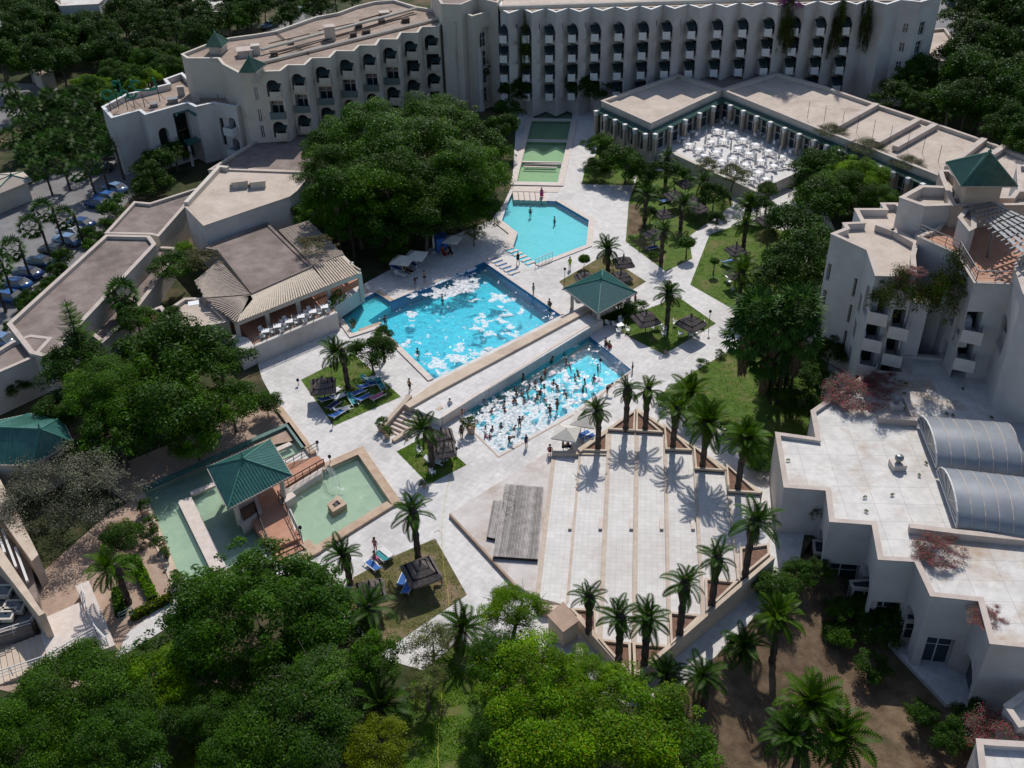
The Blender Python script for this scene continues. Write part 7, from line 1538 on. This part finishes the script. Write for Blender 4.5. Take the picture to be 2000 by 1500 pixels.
# wire frame chair on the stage
t = thing('wire_sculpture', P(996, 975, .75), 'black bent wire frame standing on the timber stage', 'wire frame'); b = MB(); zz = .78
pts = [(984, 965), (990, 962), (1005, 968), (1006, 985), (990, 995), (983, 980), (984, 965)]
for a, c in zip(pts[:-1], pts[1:]): b.tube(P(*a, zz + .4), P(*c, zz + .4), .02, n=4)
for a in pts[:-1]: b.tube(P(*a, zz + .4), P(a[0], a[1] + 6, zz), .02, n=4)
b.build('frame', M['metal'], t)
# white canopy at the bottom edge
t = thing('white_canopy', P(293, 1495), 'white canvas canopy at the bottom edge between the trees', 'canopy'); q = PP([(272, 1480), (312, 1478), (318, 1530), (268, 1530)], 2.2); b = MB(); c = cen(q); c.z = 2.9
for i in range(4): b.add([q[i], q[(i + 1) % 4], c], [(0, 1, 2)])
b.build('canopy', M['white'], t); b = MB(); b.tube((c.x, c.y, 0), (c.x, c.y, 2.8), .05, n=5); b.build('pole', M['frame'], t)
b = MB(); b.box(P(378, 592, 5.75) , (1.2, 1.0, .05), .3); tag(b.build('roof_board', M['white']), 'white panel lying on the slatted pergola corner', 'board')
# ---- cars
CARP = {'navy': (.015, .05, .16), 'blue': (.02, .10, .30), 'white': (.65, .66, .68), 'silver': (.16, .26, .42), 'black': (.015, .018, .02), 'teal': (.015, .07, .13)}
PM = {k: mat('car_paint_' + k, c, rough=.22, spec=.8) for k, c in CARP.items()}
def car_body():
    b = MB(); st = [(-2.1, .38, .62, .72), (-1.95, .30, .88, .80), (-.95, .26, .95, .86), (1.2, .26, .98, .88), (1.95, .3, .92, .84), (2.12, .4, .62, .74)]; n = 8; ring = []
    for x, z0, z1, hw in st: ring.append([(x, -hw, z0), (x, -hw, lerp(z0, z1, .65)), (x, -hw * .93, z1), (x, 0, z1 + .04), (x, hw * .93, z1), (x, hw, lerp(z0, z1, .65)), (x, hw, z0), (x, 0, z0 - .04)])
    b.v = [v for r in ring for v in r]
    for i in range(len(st) - 1):
        for k in range(8): b.f.append((i * 8 + k, (i + 1) * 8 + k, (i + 1) * 8 + (k + 1) % 8, i * 8 + (k + 1) % 8)); b.m.append(0)
    b.f += [tuple(range(8)), tuple(range(47, 39, -1))]; b.m += [0, 0]; return b
def car_cab(lo, hi, x0, x1, x2, x3, w0, w1):
    b = MB(); b.add([(x0, -w0, lo), (x3, -w0, lo), (x3, w0, lo), (x0, w0, lo), (x1, -w1, hi), (x2, -w1, hi), (x2, w1, hi), (x1, w1, hi)], [(0, 1, 5, 4), (1, 2, 6, 5), (2, 3, 7, 6), (3, 0, 4, 7), (4, 5, 6, 7)]); return b
def car_tpl(col):
    o = {}; o['body'] = car_body().mesh('body', PM[col], True); o['cabin_glass'] = car_cab(.93, 1.38, -1.15, -.45, 1.0, 1.75, .80, .62).mesh('cabin_glass', M['glass']); b = MB(); b.box((.28, 0, 1.40), (1.45, 1.2, .06)); 
    for sx, tx in ((-.47, -1.1), (1.02, 1.7)):
        for s_ in (-1, 1): b.tube((sx, s_ * .6, 1.38), (tx, s_ * .78, .96), .04, n=4)
    o['roof'] = b.mesh('roof', PM[col]); return o
b = MB(); b.tube((0, -.1, .32), (0, .1, .32), .33, n=12); WH = b.mesh('wheel', M['metal']); b = MB(); b.tube((0, -.105, .32), (0, .105, .32), .2, n=8); RIM = b.mesh('rim', M['steel']); b = MB(); b.box((0, 0, 0), (.1, .34, .14)); HL = b.mesh('headlight', M['frame']); CT = {}
def car(x, y, rz, col, lb, grp='cars parked along the corridor building'):
    if col not in CT: CT[col] = car_tpl(col)
    t = thing('parked_car', P(x, y), lb, 'car', grp, rz)
    for k in ('body', 'cabin_glass', 'roof'): link(k, CT[col][k], t)
    for sx in (-1.3, 1.3):
        for sy in (-.78, .78): o = link('wheel', WH, t, (sx, sy, 0)); link('rim', RIM, o)
    for sy in (-.55, .55): link('headlight', HL, t, (-2.08, sy, .66))
ca = R_(-20)
for x, y, c, lb in [(140, 460, 'white', 'white car, farthest of the packed row'), (133, 476, 'silver', 'silver blue car with a glinting roof in the packed row'), (106, 496, 'black', 'dark car third from the far end of the packed row'), (80, 519, 'teal', 'dark green car in the middle of the packed row'), (56, 541, 'navy', 'dark blue car near the middle of the packed row'), (34, 562, 'blue', 'bright blue car with a sunlit windscreen'), (20, 587, 'blue', 'blue car nearest the camera in the packed row'), (194, 405, 'navy', 'dark blue car standing apart above the packed row')]: car(x, y, ca, c, lb)
for x, y, c, lb in [(160, 444, 'navy', 'dark car just beyond the white car of the packed row'), (210, 392, 'blue', 'blue car nearest the silver roadside car')]: car(x, y, ca, c, lb)
car(226, 374, R_(-30), 'silver', 'silver car at the roadside by the entrance block', 'cars by the entrance block'); car(226, 306, R_(15), 'white', 'white car at the corner of the entrance block', 'cars by the entrance block'); car(196, 335, R_(10), 'black', 'black car left of the white one by the entrance block', 'cars by the entrance block'); car(4, 672, R_(-20), 'silver', 'silver car at the left edge under the corridor roof', 'cars by the entrance block')
car(598, 20, R_(30), 'white', 'white car behind the left wing roof', 'cars behind the left wing'); car(570, 32, R_(30), 'black', 'dark car beside the white one behind the left wing', 'cars behind the left wing'); car(528, 54, R_(40), 'silver', 'grey car lowest of the three behind the left wing', 'cars behind the left wing'); car(1856, 12, R_(80), 'navy', 'dark blue car on the road at the top right', 'cars behind the left wing')
